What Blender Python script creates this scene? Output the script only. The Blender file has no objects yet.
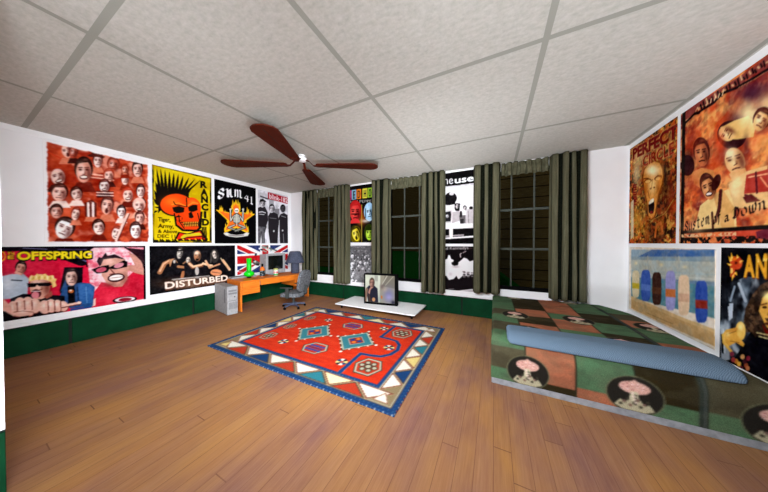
import bpy, bmesh, math, random
import numpy as np
from mathutils import Vector, Matrix

random.seed(7)
U = 1.35                      # metres per layout unit (all lengths below are layout units)
scene = bpy.context.scene
COL = scene.collection

# ------------------------------------------------------------------ camera, world, lights, exposure
cam_data = bpy.data.cameras.new('camera')
cam_data.sensor_width = 36.0
cam_data.lens = 36.0 * 221.7 / 768.0
cam_data.clip_start = 0.02
cam = bpy.data.objects.new('camera', cam_data)
COL.objects.link(cam)
cam.location = (0, 0, 1.195 * U)
cam.rotation_euler = (math.radians(90 - 0.66), 0, math.radians(26.45))
scene.camera = cam

world = bpy.data.worlds.new('night_sky')
scene.world = world
world.use_nodes = True
world.node_tree.nodes['Background'].inputs[0].default_value = (0.85, 0.95, 1.0, 1)
world.node_tree.nodes['Background'].inputs[1].default_value = 0.20

def area(name, loc, target, sx, sy, power, spread=180, col=(.95, .99, 1.07)):
    d = bpy.data.lights.new(name, 'AREA')
    d.shape = 'RECTANGLE'; d.size = sx * U; d.size_y = sy * U
    d.spread = math.radians(spread); d.energy = power; d.color = col
    o = bpy.data.objects.new(name, d); COL.objects.link(o)
    o.location = Vector(loc) * U
    v = Vector(target) - Vector(loc)
    o.rotation_euler = v.to_track_quat('-Z', 'Y').to_euler()
    return o
# added fill lights, not lamps of the room, unseen behind and beside the camera
area('side_fill', (1.3, .1, 1.3), (-4.5, 1.2, 1.1), 1.6, 1.6, 43, 90)
area('left_ceiling_fill', (1.2, .0, .35), (-4.2, 1.2, 2.43), 1.4, .5, 15, 80)
area('far_left_ceiling_fill', (.8, -.1, .2), (-4.3, 1.0, 2.43), 1.4, .5, 27, 60)
area('left_floor_fill', (1.0, -.2, 2.3), (-3.6, 1.5, 0), 1.4, .5, 39, 60)
area('right_floor_fill', (-1.2, -1.0, 2.3), (.3, 2.8, 0), 1.6, .5, 62, 60)
area('middle_floor_fill', (.2, -.5, 2.35), (-2.2, 2.9, 0), 1.6, .5, 40, 48)
area('far_floor_fill', (.6, -.6, 2.35), (-4.0, 2.6, .0), 1.6, .5, 17, 48)
area('middle_ceiling_fill', (.2, -.5, .15), (-1.2, 3.9, 2.43), 1.6, .4, 37, 40)
area('right_ceiling_fill', (-1.0, -.9, .15), (1.2, 2.6, 2.43), 1.6, .4, 53, 60)
area('far_corner_fill', (.9, -.9, 1.5), (-4.3, 3.9, 1.0), 1.4, 1.2, 46, 54)

vs = scene.view_settings
vs.view_transform = 'Standard'; vs.look = 'None'; vs.gamma = 1.0; vs.use_curve_mapping = False
vs.exposure = 0.0

# ------------------------------------------------------------------ colour and materials
def lin(c):
    c = np.asarray(c, dtype=float)
    return np.where(c <= 0.04045, c / 12.92, ((c + 0.055) / 1.055) ** 2.4)
def hexc(h): return np.array([int(h[i:i + 2], 16) / 255 for i in (0, 2, 4)])
def rgba(h): return tuple(float(v) for v in lin(hexc(h))) + (1.0,)

class NT:
    def __init__(self, name):
        self.m = bpy.data.materials.new(name); self.m.use_nodes = True
        self.t = self.m.node_tree; self.b = self.t.nodes['Principled BSDF']
        self.b.inputs['Specular IOR Level'].default_value = 0.25
    def n(self, kind, **kw):
        nd = self.t.nodes.new(kind)
        for k, v in kw.items(): setattr(nd, k, v)
        return nd
    def l(self, a, b): self.t.links.new(a, b)
    def coord(self, scale=(1, 1, 1), rot=(0, 0, 0), loc=(0, 0, 0)):
        tc = self.n('ShaderNodeTexCoord'); mp = self.n('ShaderNodeMapping')
        mp.inputs['Scale'].default_value = scale; mp.inputs['Rotation'].default_value = rot; mp.inputs['Location'].default_value = loc
        self.l(tc.outputs['Object'], mp.inputs['Vector'])
        return mp.outputs['Vector']
    def noise(self, vec, scale, detail=3, rough=.55):
        nz = self.n('ShaderNodeTexNoise'); nz.inputs['Scale'].default_value = scale
        nz.inputs['Detail'].default_value = detail; nz.inputs['Roughness'].default_value = rough
        self.l(vec, nz.inputs['Vector']); return nz.outputs['Fac']
    def ramp(self, fac, stops):
        r = self.n('ShaderNodeValToRGB'); cr = r.color_ramp
        while len(cr.elements) < len(stops): cr.elements.new(.5)
        for e, (p, c) in zip(cr.elements, stops): e.position = p; e.color = rgba(c)
        self.l(fac, r.inputs['Fac']); return r.outputs['Color']
    def mix(self, fac, a, b, mode='MIX'):
        mx = self.n('ShaderNodeMix', data_type='RGBA', blend_type=mode)
        if isinstance(fac, float): mx.inputs[0].default_value = fac
        else: self.l(fac, mx.inputs[0])
        for i, v in ((6, a), (7, b)):
            if isinstance(v, str): mx.inputs[i].default_value = rgba(v)
            else: self.l(v, mx.inputs[i])
        return mx.outputs[2]
    def math(self, op, a, b=None, c=None):
        m = self.n('ShaderNodeMath', operation=op)
        for i, v in enumerate((a, b, c)):
            if v is None: continue
            if isinstance(v, (int, float)): m.inputs[i].default_value = v
            else: self.l(v, m.inputs[i])
        return m.outputs[0]
    def bump(self, h, strength=.2, dist=.01):
        b = self.n('ShaderNodeBump'); b.inputs['Strength'].default_value = strength; b.inputs['Distance'].default_value = dist
        self.l(h, b.inputs['Height']); self.l(b.outputs['Normal'], self.b.inputs['Normal'])
    def base(self, c): self.l(c, self.b.inputs['Base Color'])

def mat(name, c0, c1=None, scale=20, rough=.6, metal=0.0, aniso=(1, 1, 1), detail=3, bump=0.0, spec=.25, lo=.35, hi=.65):
    k = NT(name)
    vec = k.coord(aniso)
    f = k.noise(vec, scale, detail)
    k.base(k.ramp(f, [(lo, c0), (hi, c1 or c0)]))
    k.b.inputs['Roughness'].default_value = rough; k.b.inputs['Metallic'].default_value = metal
    k.b.inputs['Specular IOR Level'].default_value = spec
    if bump: k.bump(f, bump)
    return k.m

def mat_print(name, rough=.55, fibre=0.0, scale=200, spec=.2):
    k = NT(name)
    a = k.n('ShaderNodeVertexColor', layer_name='print')
    f = k.noise(k.coord(), scale, 2)
    g = k.ramp(f, [(.3, '%02x%02x%02x' % ((int(255 - 60 * fibre * 4),) * 3)), (.7, 'ffffff')])
    k.base(k.mix(1.0, a.outputs['Color'], g, 'MULTIPLY'))
    k.b.inputs['Roughness'].default_value = rough; k.b.inputs['Specular IOR Level'].default_value = spec
    if fibre: k.bump(f, fibre)
    return k.m

MWALL = mat('white_wall_paint', 'eeeeee', 'f1f1f1', 3, .75, spec=.1)
MTRIM = mat('white_trim_paint', 'f0f0f0', 'f3f3f3', 5, .5, spec=.2)
MGREEN = mat('green_panel_paint', '08331c', '0b3d23', 4, .6, spec=.05)
MGROOVE = mat('dark_green_groove', '06180e', '081c10', 4, .7)
MBLACK = mat('black_paint', '050505', '090909', 30, .7, spec=.05)
MMUNTIN = mat('grey_muntin_paint', '40443c', '4c5048', 30, .7, spec=.1)
MWHITE = mat('white_speckled_laminate', 'ececea', 'fafaf8', 60, .4)
MPRINT = mat_print('poster_print', .85, 0.0, 200, .02)
MRUG = mat_print('woven_wool', .95, .25, 260, .05)
MQUILT = mat_print('quilted_cotton', .95, .2, 160, .05)
MLABEL = mat_print('printed_label', .4)
MDESK = mat('orange_pine', 'c85e10', 'e68428', 5, .45, aniso=(6, 1, 14), detail=4, lo=.3, hi=.7)
MGREY = mat('beige_grey_plastic', '8c8c8c', 'a2a2a2', 60, .6, aniso=(1, 1, .25))
MGREYD = mat('dark_grey_plastic', '6c6c6e', '78787a', 60, .6)
MSCR = mat('dark_tube_glass', '0a0c0b', '101412', 3, .12, spec=.6)
MTWEED = mat('grey_tweed', '2c2e30', '7c7f82', 46, .95, bump=.2, lo=.35, hi=.65, spec=.05)
MCHARC = mat('charcoal_plastic', '2c302e', '3a3e3c', 40, .55)
MSTEEL = mat('blue_grey_metal', '363c4c', '50586e', 20, .5)
MDENIM = mat('slate_blue_fabric', '383c48', '50566a', 40, .9, bump=.15)
MFAN = mat('dark_mahogany', '3e1206', '501a0a', 6, .6, spec=.1, aniso=(12, 2, 2), lo=.3, hi=.7)
MFANSEAM = mat('dark_wood_seam', '160503', '1c0704', 6, .6)
MEMER = mat('emerald_glass', '00c414', '04dc1c', 3, .15, spec=.5)
MCURT = None
MFOLDSHADE = mat('dark_fold_shade', '0c0e09', '171a12', 30, .95, spec=.02)  # near-black colour that paints in the shade of the curtain folds
MBASE = mat('grey_bed_base', '7c7e82', '94969a', 14, .8)
MPILLOW = None

def special_materials():
    global MCURT, MFLOOR, MCEIL, MGLASS, MGRASS, MSIDING, MPILLOW, MTV
    # curtain: olive cloth with a faint vertical weave
    k = NT('olive_curtain_cloth')
    f = k.noise(k.coord((30, 30, 1.2)), 1.6, 4, .6)
    f2 = k.noise(k.coord(), 120, 2)
    c = k.ramp(f, [(.3, '3e3e2a'), (.55, '565440'), (.75, '6a6852')])
    k.base(k.mix(.25, c, k.ramp(f2, [(.3, '3a3c2c'), (.7, '7a7a64')])))
    k.b.inputs['Roughness'].default_value = .95; k.b.inputs['Specular IOR Level'].default_value = .05
    MCURT = k.m
    # plank floor, boards run along Y
    k = NT('honey_plank_floor')
    tc = k.n('ShaderNodeTexCoord'); sp = k.n('ShaderNodeSeparateXYZ'); k.l(tc.outputs['Object'], sp.inputs[0])
    xr = k.math('MULTIPLY', sp.outputs[0], 1 / (.092 * U)); row = k.math('FLOOR', xr)
    wn = k.n('ShaderNodeTexWhiteNoise', noise_dimensions='1D'); k.l(row, wn.inputs['W'])
    yr = k.math('ADD', k.math('MULTIPLY', sp.outputs[1], 1 / (1.9 * U)), k.math('MULTIPLY', wn.outputs['Value'], 9))
    cb = k.n('ShaderNodeCombineXYZ'); k.l(row, cb.inputs[0]); k.l(k.math('FLOOR', yr), cb.inputs[1])
    w2 = k.n('ShaderNodeTexWhiteNoise', noise_dimensions='2D'); k.l(cb.outputs[0], w2.inputs['Vector'])
    fx = k.math('FRACT', xr); seam = k.math('MAXIMUM', k.math('LESS_THAN', fx, .03), k.math('LESS_THAN', k.math('FRACT', yr), .0028))
    tone = k.ramp(w2.outputs['Value'], [(0, '7a5240'), (.25, '96683c'), (.5, '8a6048'), (.75, 'a5784a'), (1, '84584a')])
    g1 = k.noise(k.coord((7, .8, 1)), 2.6, 5, .65)
    g2 = k.noise(k.coord((1.1, .45, 1)), 1.7, 4, .65)
    g3 = k.noise(k.coord((46, 1.3, 1)), 2.0, 5, .75)
    g4 = k.noise(k.coord((1.6, .7, 1)), 1.1, 3)
    c = k.mix(.36, tone, k.ramp(g1, [(.3, '65402e'), (.5, '8e6244'), (.7, 'ae8460')]))
    c = k.mix(.42, c, k.ramp(g2, [(.34, '6c4646'), (.5, '8c6040'), (.66, 'aa7434')]))
    c = k.mix(.14, c, k.ramp(g3, [(.36, '4a2c20'), (.64, 'bc9870')]))
    c = k.mix(.22, c, k.ramp(g4, [(.35, '70505c'), (.65, 'b8863c')]))
    c = k.mix(k.math('MULTIPLY', seam, k.math('MULTIPLY_ADD', g4, 1.2, -.05)), c, '4c2e22')
    k.base(c); k.b.inputs['Roughness'].default_value = .7; k.b.inputs['Specular IOR Level'].default_value = .06
    MFLOOR = k.m
    # suspended ceiling: square tiles with grey runners
    k = NT('speckled_ceiling_tile')
    tc = k.n('ShaderNodeTexCoord'); sp = k.n('ShaderNodeSeparateXYZ'); k.l(tc.outputs['Object'], sp.inputs[0])
    def line(out, off, pitch, w):
        a = k.math('MULTIPLY', out, 1 / U); a = k.math('SUBTRACT', a, off - w / 2 - 20 * pitch)
        a = k.math('MODULO', a, pitch)
        return k.math('LESS_THAN', a, w)
    ln = k.math('MAXIMUM', line(sp.outputs[0], .275, 1.212, .036), line(sp.outputs[1], .42, 1.2325, .036))
    f = k.noise(k.coord((1, 1, 1)), 30, 5, .75); f2 = k.noise(k.coord((1, 2.2, 1)), 14, 3)
    c = k.mix(.5, k.ramp(f, [(.3, 'a6a69e'), (.5, 'bbb9b0'), (.7, 'cac8bf')]), k.ramp(f2, [(.3, 'abaca0'), (.7, 'c6c3bd')]))
    k.base(k.mix(ln, c, '98998f')); k.b.inputs['Roughness'].default_value = .9; k.b.inputs['Specular IOR Level'].default_value = .05
    MCEIL = k.m
    # window glass
    k = NT('window_glass')
    tr = k.n('ShaderNodeBsdfTransparent'); tr.inputs[0].default_value = (.8, .82, .8, 1)
    gl = k.n('ShaderNodeBsdfGlossy'); gl.inputs['Roughness'].default_value = .25; gl.inputs[0].default_value = (.5, .5, .5, 1)
    fr = k.n('ShaderNodeFresnel'); fr.inputs[0].default_value = 1.08
    ms = k.n('ShaderNodeMixShader'); k.l(fr.outputs[0], ms.inputs[0]); k.l(tr.outputs[0], ms.inputs[1]); k.l(gl.outputs[0], ms.inputs[2])
    k.l(ms.outputs[0], k.t.nodes['Material Output'].inputs['Surface'])
    MGLASS = k.m
    MGRASS = mat('dark_lawn', '065010', '0a6a14', 9, .9, spec=.05, detail=6)
    # dark board siding
    k = NT('dark_board_siding')
    tc = k.n('ShaderNodeTexCoord'); sp = k.n('ShaderNodeSeparateXYZ'); k.l(tc.outputs['Object'], sp.inputs[0])
    a = k.math('MODULO', k.math('MULTIPLY', sp.outputs[2], 1 / U), .26)
    gap = k.math('LESS_THAN', a, .022)
    f = k.noise(k.coord((1.5, 1.5, 12)), 3, 4)
    k.base(k.mix(gap, k.ramp(f, [(.3, '5c4628'), (.7, '786038')]), '2c2010')); k.b.inputs['Roughness'].default_value = .95; k.b.inputs['Specular IOR Level'].default_value = .03
    MSIDING = k.m
    # ribbed blue cloth
    k = NT('ribbed_blue_cloth')
    w = k.n('ShaderNodeTexWave', wave_type='BANDS'); k.l(k.coord((1, 2.2, 1), (0, 0, .5)), w.inputs['Vector'])
    w.inputs['Scale'].default_value = 26; w.inputs['Distortion'].default_value = 6; w.inputs['Detail'].default_value = 2
    k.base(k.ramp(w.outputs['Fac'], [(0, '4e6070'), (1, '6a7e90')])); k.b.inputs['Roughness'].default_value = .95; k.b.inputs['Specular IOR Level'].default_value = .05
    k.bump(w.outputs['Fac'], .25)
    MPILLOW = k.m
    # lit television picture
    k = NT('television_picture')
    a = k.n('ShaderNodeVertexColor', layer_name='print')
    k.b.inputs['Base Color'].default_value = (.01, .01, .01, 1); k.b.inputs['Roughness'].default_value = .3
    k.l(a.outputs['Color'], k.b.inputs['Emission Color']); k.b.inputs['Emission Strength'].default_value = 1.05; k.b.inputs['Specular IOR Level'].default_value = 0
    MTV = k.m
special_materials()

# ------------------------------------------------------------------ mesh building
class MB:
    """collects shapes in layout units; mk() links them as one mesh object"""
    def __init__(self): self.bm = bmesh.new()
    def box(self, x0, y0, z0, x1, y1, z1, bev=0.0, seg=2):
        t = bmesh.new(); bmesh.ops.create_cube(t, size=1)
        for v in t.verts:
            v.co = Vector((x0 + (v.co.x + .5) * (x1 - x0), y0 + (v.co.y + .5) * (y1 - y0), z0 + (v.co.z + .5) * (z1 - z0)))
        if bev: bmesh.ops.bevel(t, geom=t.edges[:], offset=bev, segments=seg, affect='EDGES', profile=.5)
        return self.add(t)
    def add(self, t, M=None):
        if M is not None: t.transform(M)
        me = bpy.data.meshes.new('tmp'); t.to_mesh(me); t.free()
        self.bm.from_mesh(me); bpy.data.meshes.remove(me); return self
    def lathe(self, prof, n=32, c=(0, 0), M=None, cap=True):
        t = bmesh.new(); rings = []
        for r, z in prof:
            rings.append([t.verts.new((c[0] + r * math.cos(2 * math.pi * i / n), c[1] + r * math.sin(2 * math.pi * i / n), z)) for i in range(n)])
        for a, b in zip(rings, rings[1:]):
            for i in range(n): t.faces.new((a[i], a[(i + 1) % n], b[(i + 1) % n], b[i]))
        if cap: t.faces.new(rings[0][::-1]); t.faces.new(rings[-1])
        return self.add(t, M)
    def tube(self, pts, r, n=10, r1=None):
        t = bmesh.new(); rings = []; pts = [Vector(p) for p in pts]
        for i, p in enumerate(pts):
            d = (pts[min(i + 1, len(pts) - 1)] - pts[max(i - 1, 0)]).normalized()
            up = Vector((0, 0, 1)) if abs(d.z) < .9 else Vector((1, 0, 0))
            a = d.cross(up).normalized(); b = a.cross(d)
            rr = r if r1 is None else r + (r1 - r) * i / (len(pts) - 1)
            rings.append([t.verts.new(p + a * rr * math.cos(2 * math.pi * k / n) + b * rr * math.sin(2 * math.pi * k / n)) for k in range(n)])
        for a, b in zip(rings, rings[1:]):
            for i in range(n): t.faces.new((a[i], a[(i + 1) % n], b[(i + 1) % n], b[i]))
        t.faces.new(rings[0][::-1]); t.faces.new(rings[-1])
        return self.add(t)
    def prism(self, poly, z0, z1, M=None, bev=0.0):
        t = bmesh.new()
        a = [t.verts.new((x, y, z0)) for x, y in poly]; b = [t.verts.new((x, y, z1)) for x, y in poly]
        n = len(poly); t.faces.new(a[::-1]); t.faces.new(b)
        for i in range(n): t.faces.new((a[i], a[(i + 1) % n], b[(i + 1) % n], b[i]))
        if bev: bmesh.ops.bevel(t, geom=t.edges[:], offset=bev, segments=2, affect='EDGES', profile=.5)
        return self.add(t, M)
    def rot(self, M): self.bm.transform(M); return self

def props(o, label=None, cat=None, group=None, kind=None):
    if label: o['label'] = label
    if cat: o['category'] = cat
    if group: o['group'] = group
    if kind: o['kind'] = kind
    return o

def link(name, me, m, parent=None, loc=(0, 0, 0), rotz=0.0):
    me.materials.append(m)
    o = bpy.data.objects.new(name, me); COL.objects.link(o)
    o.location = Vector(loc) * U; o.rotation_euler = (0, 0, rotz)
    if parent: o.parent = parent
    return o

def mk(name, mb, m, parent=None, smooth=False, loc=(0, 0, 0), rotz=0.0):
    bmesh.ops.recalc_face_normals(mb.bm, faces=mb.bm.faces[:])
    mb.bm.transform(Matrix.Scale(U, 4))
    me = bpy.data.meshes.new(name); mb.bm.to_mesh(me); mb.bm.free()
    if smooth:
        for p in me.polygons: p.use_smooth = True
        try: me.set_sharp_from_angle(angle=math.radians(35))
        except Exception: pass
    return link(name, me, m, parent, loc, rotz)

def struct(name, mb, m, parent=None, smooth=False):
    o = mk(name, mb, m, parent, smooth)
    if parent is None: o['kind'] = 'structure'
    return o

def empty(name, loc, rotz, label, cat, group=None):
    o = bpy.data.objects.new(name, None); COL.objects.link(o)
    o.empty_display_size = .1
    o.location = Vector(loc) * U; o.rotation_euler = (0, 0, rotz)
    return props(o, label, cat, group)

def raw_mesh(name, verts, quads, ngons=(), colors=None, smooth=False):
    """verts Nx3 in layout units, quads Mx4; optional per-vertex sRGB colours"""
    me = bpy.data.meshes.new(name)
    verts = np.asarray(verts, dtype=np.float32) * U
    quads = np.asarray(quads, dtype=np.int32).reshape(-1, 4)
    li = quads.ravel(); ls = np.arange(0, len(li), 4, dtype=np.int32)
    for g in ngons:
        ls = np.append(ls, len(li)).astype(np.int32); li = np.append(li, np.asarray(g, dtype=np.int32)).astype(np.int32)
    me.vertices.add(len(verts)); me.vertices.foreach_set('co', verts.ravel())
    me.loops.add(len(li)); me.loops.foreach_set('vertex_index', li)
    me.polygons.add(len(ls)); me.polygons.foreach_set('loop_start', ls)
    me.update(calc_edges=True); me.validate()
    if colors is not None:
        at = me.color_attributes.new('print', 'FLOAT_COLOR', 'POINT')
        c = np.ones((len(verts), 4), dtype=np.float32); c[:, :3] = np.minimum(lin(colors), .88)
        at.data.foreach_set('color', c.ravel())
    if smooth:
        for p in me.polygons: p.use_smooth = True
    return me

def sheet(name, P, C, back, smooth=False):
    """closed thin sheet: printed grid P (ny,nx,3) with colours C, backed by an offset rim"""
    ny, nx = P.shape[:2]
    idx = np.arange(ny * nx).reshape(ny, nx)
    q = np.stack([idx[1:, :-1], idx[1:, 1:], idx[:-1, 1:], idx[:-1, :-1]], -1).reshape(-1, 4)
    ring = np.concatenate([idx[0, :-1], idx[:-1, -1], idx[-1, :0:-1], idx[:0:-1, 0]])
    V = P.reshape(-1, 3); base = len(V); n = len(ring)
    V2 = V[ring] + np.asarray(back)
    k = np.arange(n); k2 = (k + 1) % n
    side = np.stack([ring[k], ring[k2], base + k2, base + k], -1)
    cols = None if C is None else np.concatenate([C.reshape(-1, 3), C.reshape(-1, 3)[ring]])
    return raw_mesh(name, np.concatenate([V, V2]), np.concatenate([q, side]), [list(base + k)], cols, smooth)
# ------------------------------------------------------------------ printed artwork: a small painter that returns a colour per grid vertex
_text = {}
def text_tris(s, off):
    if (s, off) in _text: return _text[(s, off)]
    cu = bpy.data.curves.new('lettering', 'FONT'); cu.body = s; cu.offset = off; cu.resolution_u = 3
    o = bpy.data.objects.new('lettering', cu); COL.objects.link(o)
    bpy.context.view_layer.update()
    me = bpy.data.meshes.new_from_object(o.evaluated_get(bpy.context.evaluated_depsgraph_get()))
    me.calc_loop_triangles()
    v = np.array([p.co[:2] for p in me.vertices]); t = np.array([x.vertices[:] for x in me.loop_triangles])
    bpy.data.objects.remove(o); bpy.data.curves.remove(cu); bpy.data.meshes.remove(me)
    lo, hi = v.min(0), v.max(0)
    caps = max(hi[1], .7)
    v = (v - [lo[0], 0]) / [hi[0] - lo[0], caps]
    _text[(s, off)] = v[t]; return v[t]

# broad-nib letters (x, y in a unit box, y up)
NIB = {
 'S': [[(.85, .88), (.6, 1), (.3, .95), (.12, .78), (.3, .6), (.7, .45), (.88, .25), (.7, .05), (.35, 0), (.05, .18)], [(.02, .34), (.3, .12)], [(.62, .98), (.9, .7)]],
 'U': [[(.0, .95), (.25, 1), (.25, .15), (.45, .0), (.75, .15)], [(.7, 1), (.75, .1), (1, 0)], [(.48, .9), (.48, .15)]],
 'M': [[(.0, .9), (.2, 1), (.2, .1), (.05, 0)], [(.2, .85), (.4, 1), (.5, .85), (.5, .05)], [(.5, .85), (.7, 1), (.82, .85), (.82, .1), (1, 0)]],
 '4': [[(.6, 1), (.05, .4), (.95, .4)], [(.7, .9), (.7, 0)]],
 '1': [[(.2, .85), (.55, 1), (.55, .08), (.85, 0)], [(.25, 0), (.6, .08)]],
 's': [[(.8, .6), (.5, .7), (.2, .55), (.75, .25), (.5, .0), (.1, .1)]],
 'y': [[(.1, .72), (.2, .2), (.45, .05), (.8, .25)], [(.88, .72), (.84, .05), (.62, -.38), (.3, -.48), (.05, -.36)]],
 't': [[(.4, 1), (.4, .15), (.6, 0), (.85, .1)], [(.1, .68), (.8, .68)]],
 'i': [[(.3, .7), (.5, .6), (.5, .1), (.75, 0)], [(.4, .9), (.6, .95)]],
 'r': [[(.15, .7), (.35, .6), (.35, .05), (.15, 0)], [(.35, .55), (.65, .72), (.85, .6)]],
 'e': [[(.2, .35), (.8, .5), (.55, .72), (.2, .5), (.25, .12), (.5, 0), (.85, .15)]],
 'm': [[(.05, .65), (.18, .6), (.18, .05)], [(.18, .6), (.4, .72), (.5, .55), (.5, .05)], [(.5, .6), (.72, .72), (.84, .55), (.84, .1), (1, 0)]],
 'n': [[(.05, .65), (.25, .6), (.25, .05)], [(.25, .6), (.6, .74), (.75, .55), (.75, .1), (.95, 0)]],
 'o': [[(.5, .72), (.15, .5), (.2, .12), (.5, 0), (.85, .2), (.8, .55), (.5, .72)]],
 'f': [[(.85, .95), (.6, 1), (.42, .8), (.42, .0), (.3, -.2)], [(.12, .66), (.8, .66)]],
 'a': [[(.2, .62), (.55, .7), (.72, .55), (.72, .1), (.95, 0)], [(.7, .4), (.2, .28), (.2, .08), (.45, .0), (.7, .15)]],
 'D': [[(.0, .75), (.3, 1), (.75, .85), (.92, .5), (.7, .1), (.3, 0), (.05, .15)], [(.3, .9), (.3, .05)], [(.48, .85), (.48, .15)]],
 'w': [[(.05, .68), (.15, .1), (.35, 0), (.5, .15)], [(.48, .7), (.5, .1), (.68, 0), (.86, .2)], [(.8, .85), (.92, .6), (.86, .15)]],
 ' ': [],
}

class Canvas:
    def __init__(self, w, h, asp):
        self.w, self.h, self.asp = w, h, asp
        self.c = np.zeros((h, w, 3)); self.keep = None
    def px(self, p): p = np.asarray(p, dtype=float); return p * [self.w, self.h]
    def region(self, lo, hi):
        x0, y0 = np.maximum(np.floor(lo).astype(int), 0); x1, y1 = np.minimum(np.ceil(hi).astype(int) + 1, [self.w, self.h])
        if x0 >= x1 or y0 >= y1: return None
        X, Y = np.meshgrid(np.arange(x0, x1) + .5, np.arange(y0, y1) + .5)
        return (slice(y0, y1), slice(x0, x1)), X, Y
    def inside(self, q, X, Y):
        m = np.zeros(X.shape, bool)
        for (ax, ay), (bx, by) in zip(q, np.roll(q, -1, 0)):
            if ay == by: continue
            m ^= ((ay > Y) != (by > Y)) & (X < (bx - ax) * (Y - ay) / (by - ay) + ax)
        return m
    def poly(self, col, pts):
        q = self.px(pts); r = self.region(q.min(0), q.max(0))
        if r is None: return
        s, X, Y = r; m = self.inside(q, X, Y); self.c[s][m] = hexc(col)
        return s, m
    def ellipse(self, col, ox, oy, ax, ay, bx, by, soft=None):
        o, a, b = self.px((ox, oy)), self.px((ax, ay)), self.px((bx, by))
        ext = np.sqrt(a ** 2 + b ** 2) * (1 if soft is None else 1.9)
        r = self.region(o - ext, o + ext)
        if r is None: return
        s, X, Y = r; det = a[0] * b[1] - a[1] * b[0]
        if abs(det) < 1e-9: return
        dx, dy = X - o[0], Y - o[1]
        d = ((dx * b[1] - dy * b[0]) / det) ** 2 + ((dy * a[0] - dx * a[1]) / det) ** 2
        if soft is None: self.c[s][d <= 1] = hexc(col)
        else:
            al = (soft * np.exp(-d * 1.6))[..., None]; self.c[s] = self.c[s] * (1 - al) + hexc(col) * al
    def line(self, col, w, pts):
        q = self.px(pts); hw = max(w * self.h / 2, .55)
        for a, b in zip(q, q[1:]):
            r = self.region(np.minimum(a, b) - hw, np.maximum(a, b) + hw)
            if r is None: continue
            s, X, Y = r; d = b - a; L2 = max(d @ d, 1e-9)
            t = np.clip(((X - a[0]) * d[0] + (Y - a[1]) * d[1]) / L2, 0, 1)
            self.c[s][(X - a[0] - t * d[0]) ** 2 + (Y - a[1] - t * d[1]) ** 2 <= hw * hw] = hexc(col)
    def text(self, col, s, bl, br, tl, off):
        bl, br, tl = map(np.asarray, (bl, br, tl))
        for tri in text_tris(s, off): self.poly(col, bl + tri[:, :1] * (br - bl) + tri[:, 1:] * (tl - bl))
    def nib(self, col, s, bl, br, tl, w):
        bl, br, tl = map(np.asarray, (bl, br, tl)); n = len(s); nv = np.array([math.cos(.75), math.sin(.75) * .8]) * w / 2
        f = lambda p: bl + (np.asarray(p)[:, :1] / n) * (br - bl) + np.asarray(p)[:, 1:] * (tl - bl)
        for i, ch in enumerate(s):
            for st in NIB.get(ch, []):
                for p, q in zip(st, st[1:]):
                    p = np.array([p[0] * .86 + i, p[1]]); q = np.array([q[0] * .86 + i, q[1]])
                    for e in (nv, nv * [1, 0] * .5 + [0, .03]):
                        self.poly(col, f([p - e, p + e, q + e, q - e]))
    def fbm(self, f, seed, aniso=1.0):
        rng = np.random.default_rng(seed); out = np.zeros((self.h, self.w)); amp = 1; tot = 0
        for o in range(3):
            ny = max(int(f * 2 ** o / aniso), 2); nx = max(int(f * self.asp * 2 ** o), 2)
            g = rng.random((ny + 2, nx + 2))
            y = np.linspace(0, ny, self.h); x = np.linspace(0, nx, self.w)
            yi = y.astype(int); xi = x.astype(int); ty = (y - yi)[:, None]; tx = (x - xi)[None]
            ty = ty * ty * (3 - 2 * ty); tx = tx * tx * (3 - 2 * tx)
            a = g[np.ix_(yi, xi)]; b = g[np.ix_(yi, xi + 1)]; c = g[np.ix_(yi + 1, xi)]; d = g[np.ix_(yi + 1, xi + 1)]
            out += amp * ((a * (1 - tx) + b * tx) * (1 - ty) + (c * (1 - tx) + d * tx) * ty); tot += amp; amp *= .6
        return out / tot
    def mottle(self, cols, f, seed, amt, aniso=1.0, poly=None):
        m = np.ones((self.h, self.w))
        if poly is not None:
            X, Y = np.meshgrid(np.arange(self.w) + .5, np.arange(self.h) + .5); m = self.inside(self.px(poly), X, Y) * 1.0
        if self.keep is not None: m = m * self.keep
        for i, c in enumerate(cols):
            a = np.clip((self.fbm(f, seed + i * 13, aniso) - .52) / .12, 0, 1) * amt * m
            self.c = self.c * (1 - a[..., None]) + hexc(c) * a[..., None]
    def blur(self, s):
        n = int(3 * s) + 1; k = np.exp(-.5 * (np.arange(-n, n + 1) / s) ** 2); k /= k.sum()
        for ax in (0, 1):
            p = np.pad(self.c, [(n, n) if i == ax else (0, 0) for i in range(3)], mode='edge')
            self.c = sum(k[i] * np.take(p, np.arange(i, i + self.c.shape[ax]), axis=ax) for i in range(2 * n + 1))
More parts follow.
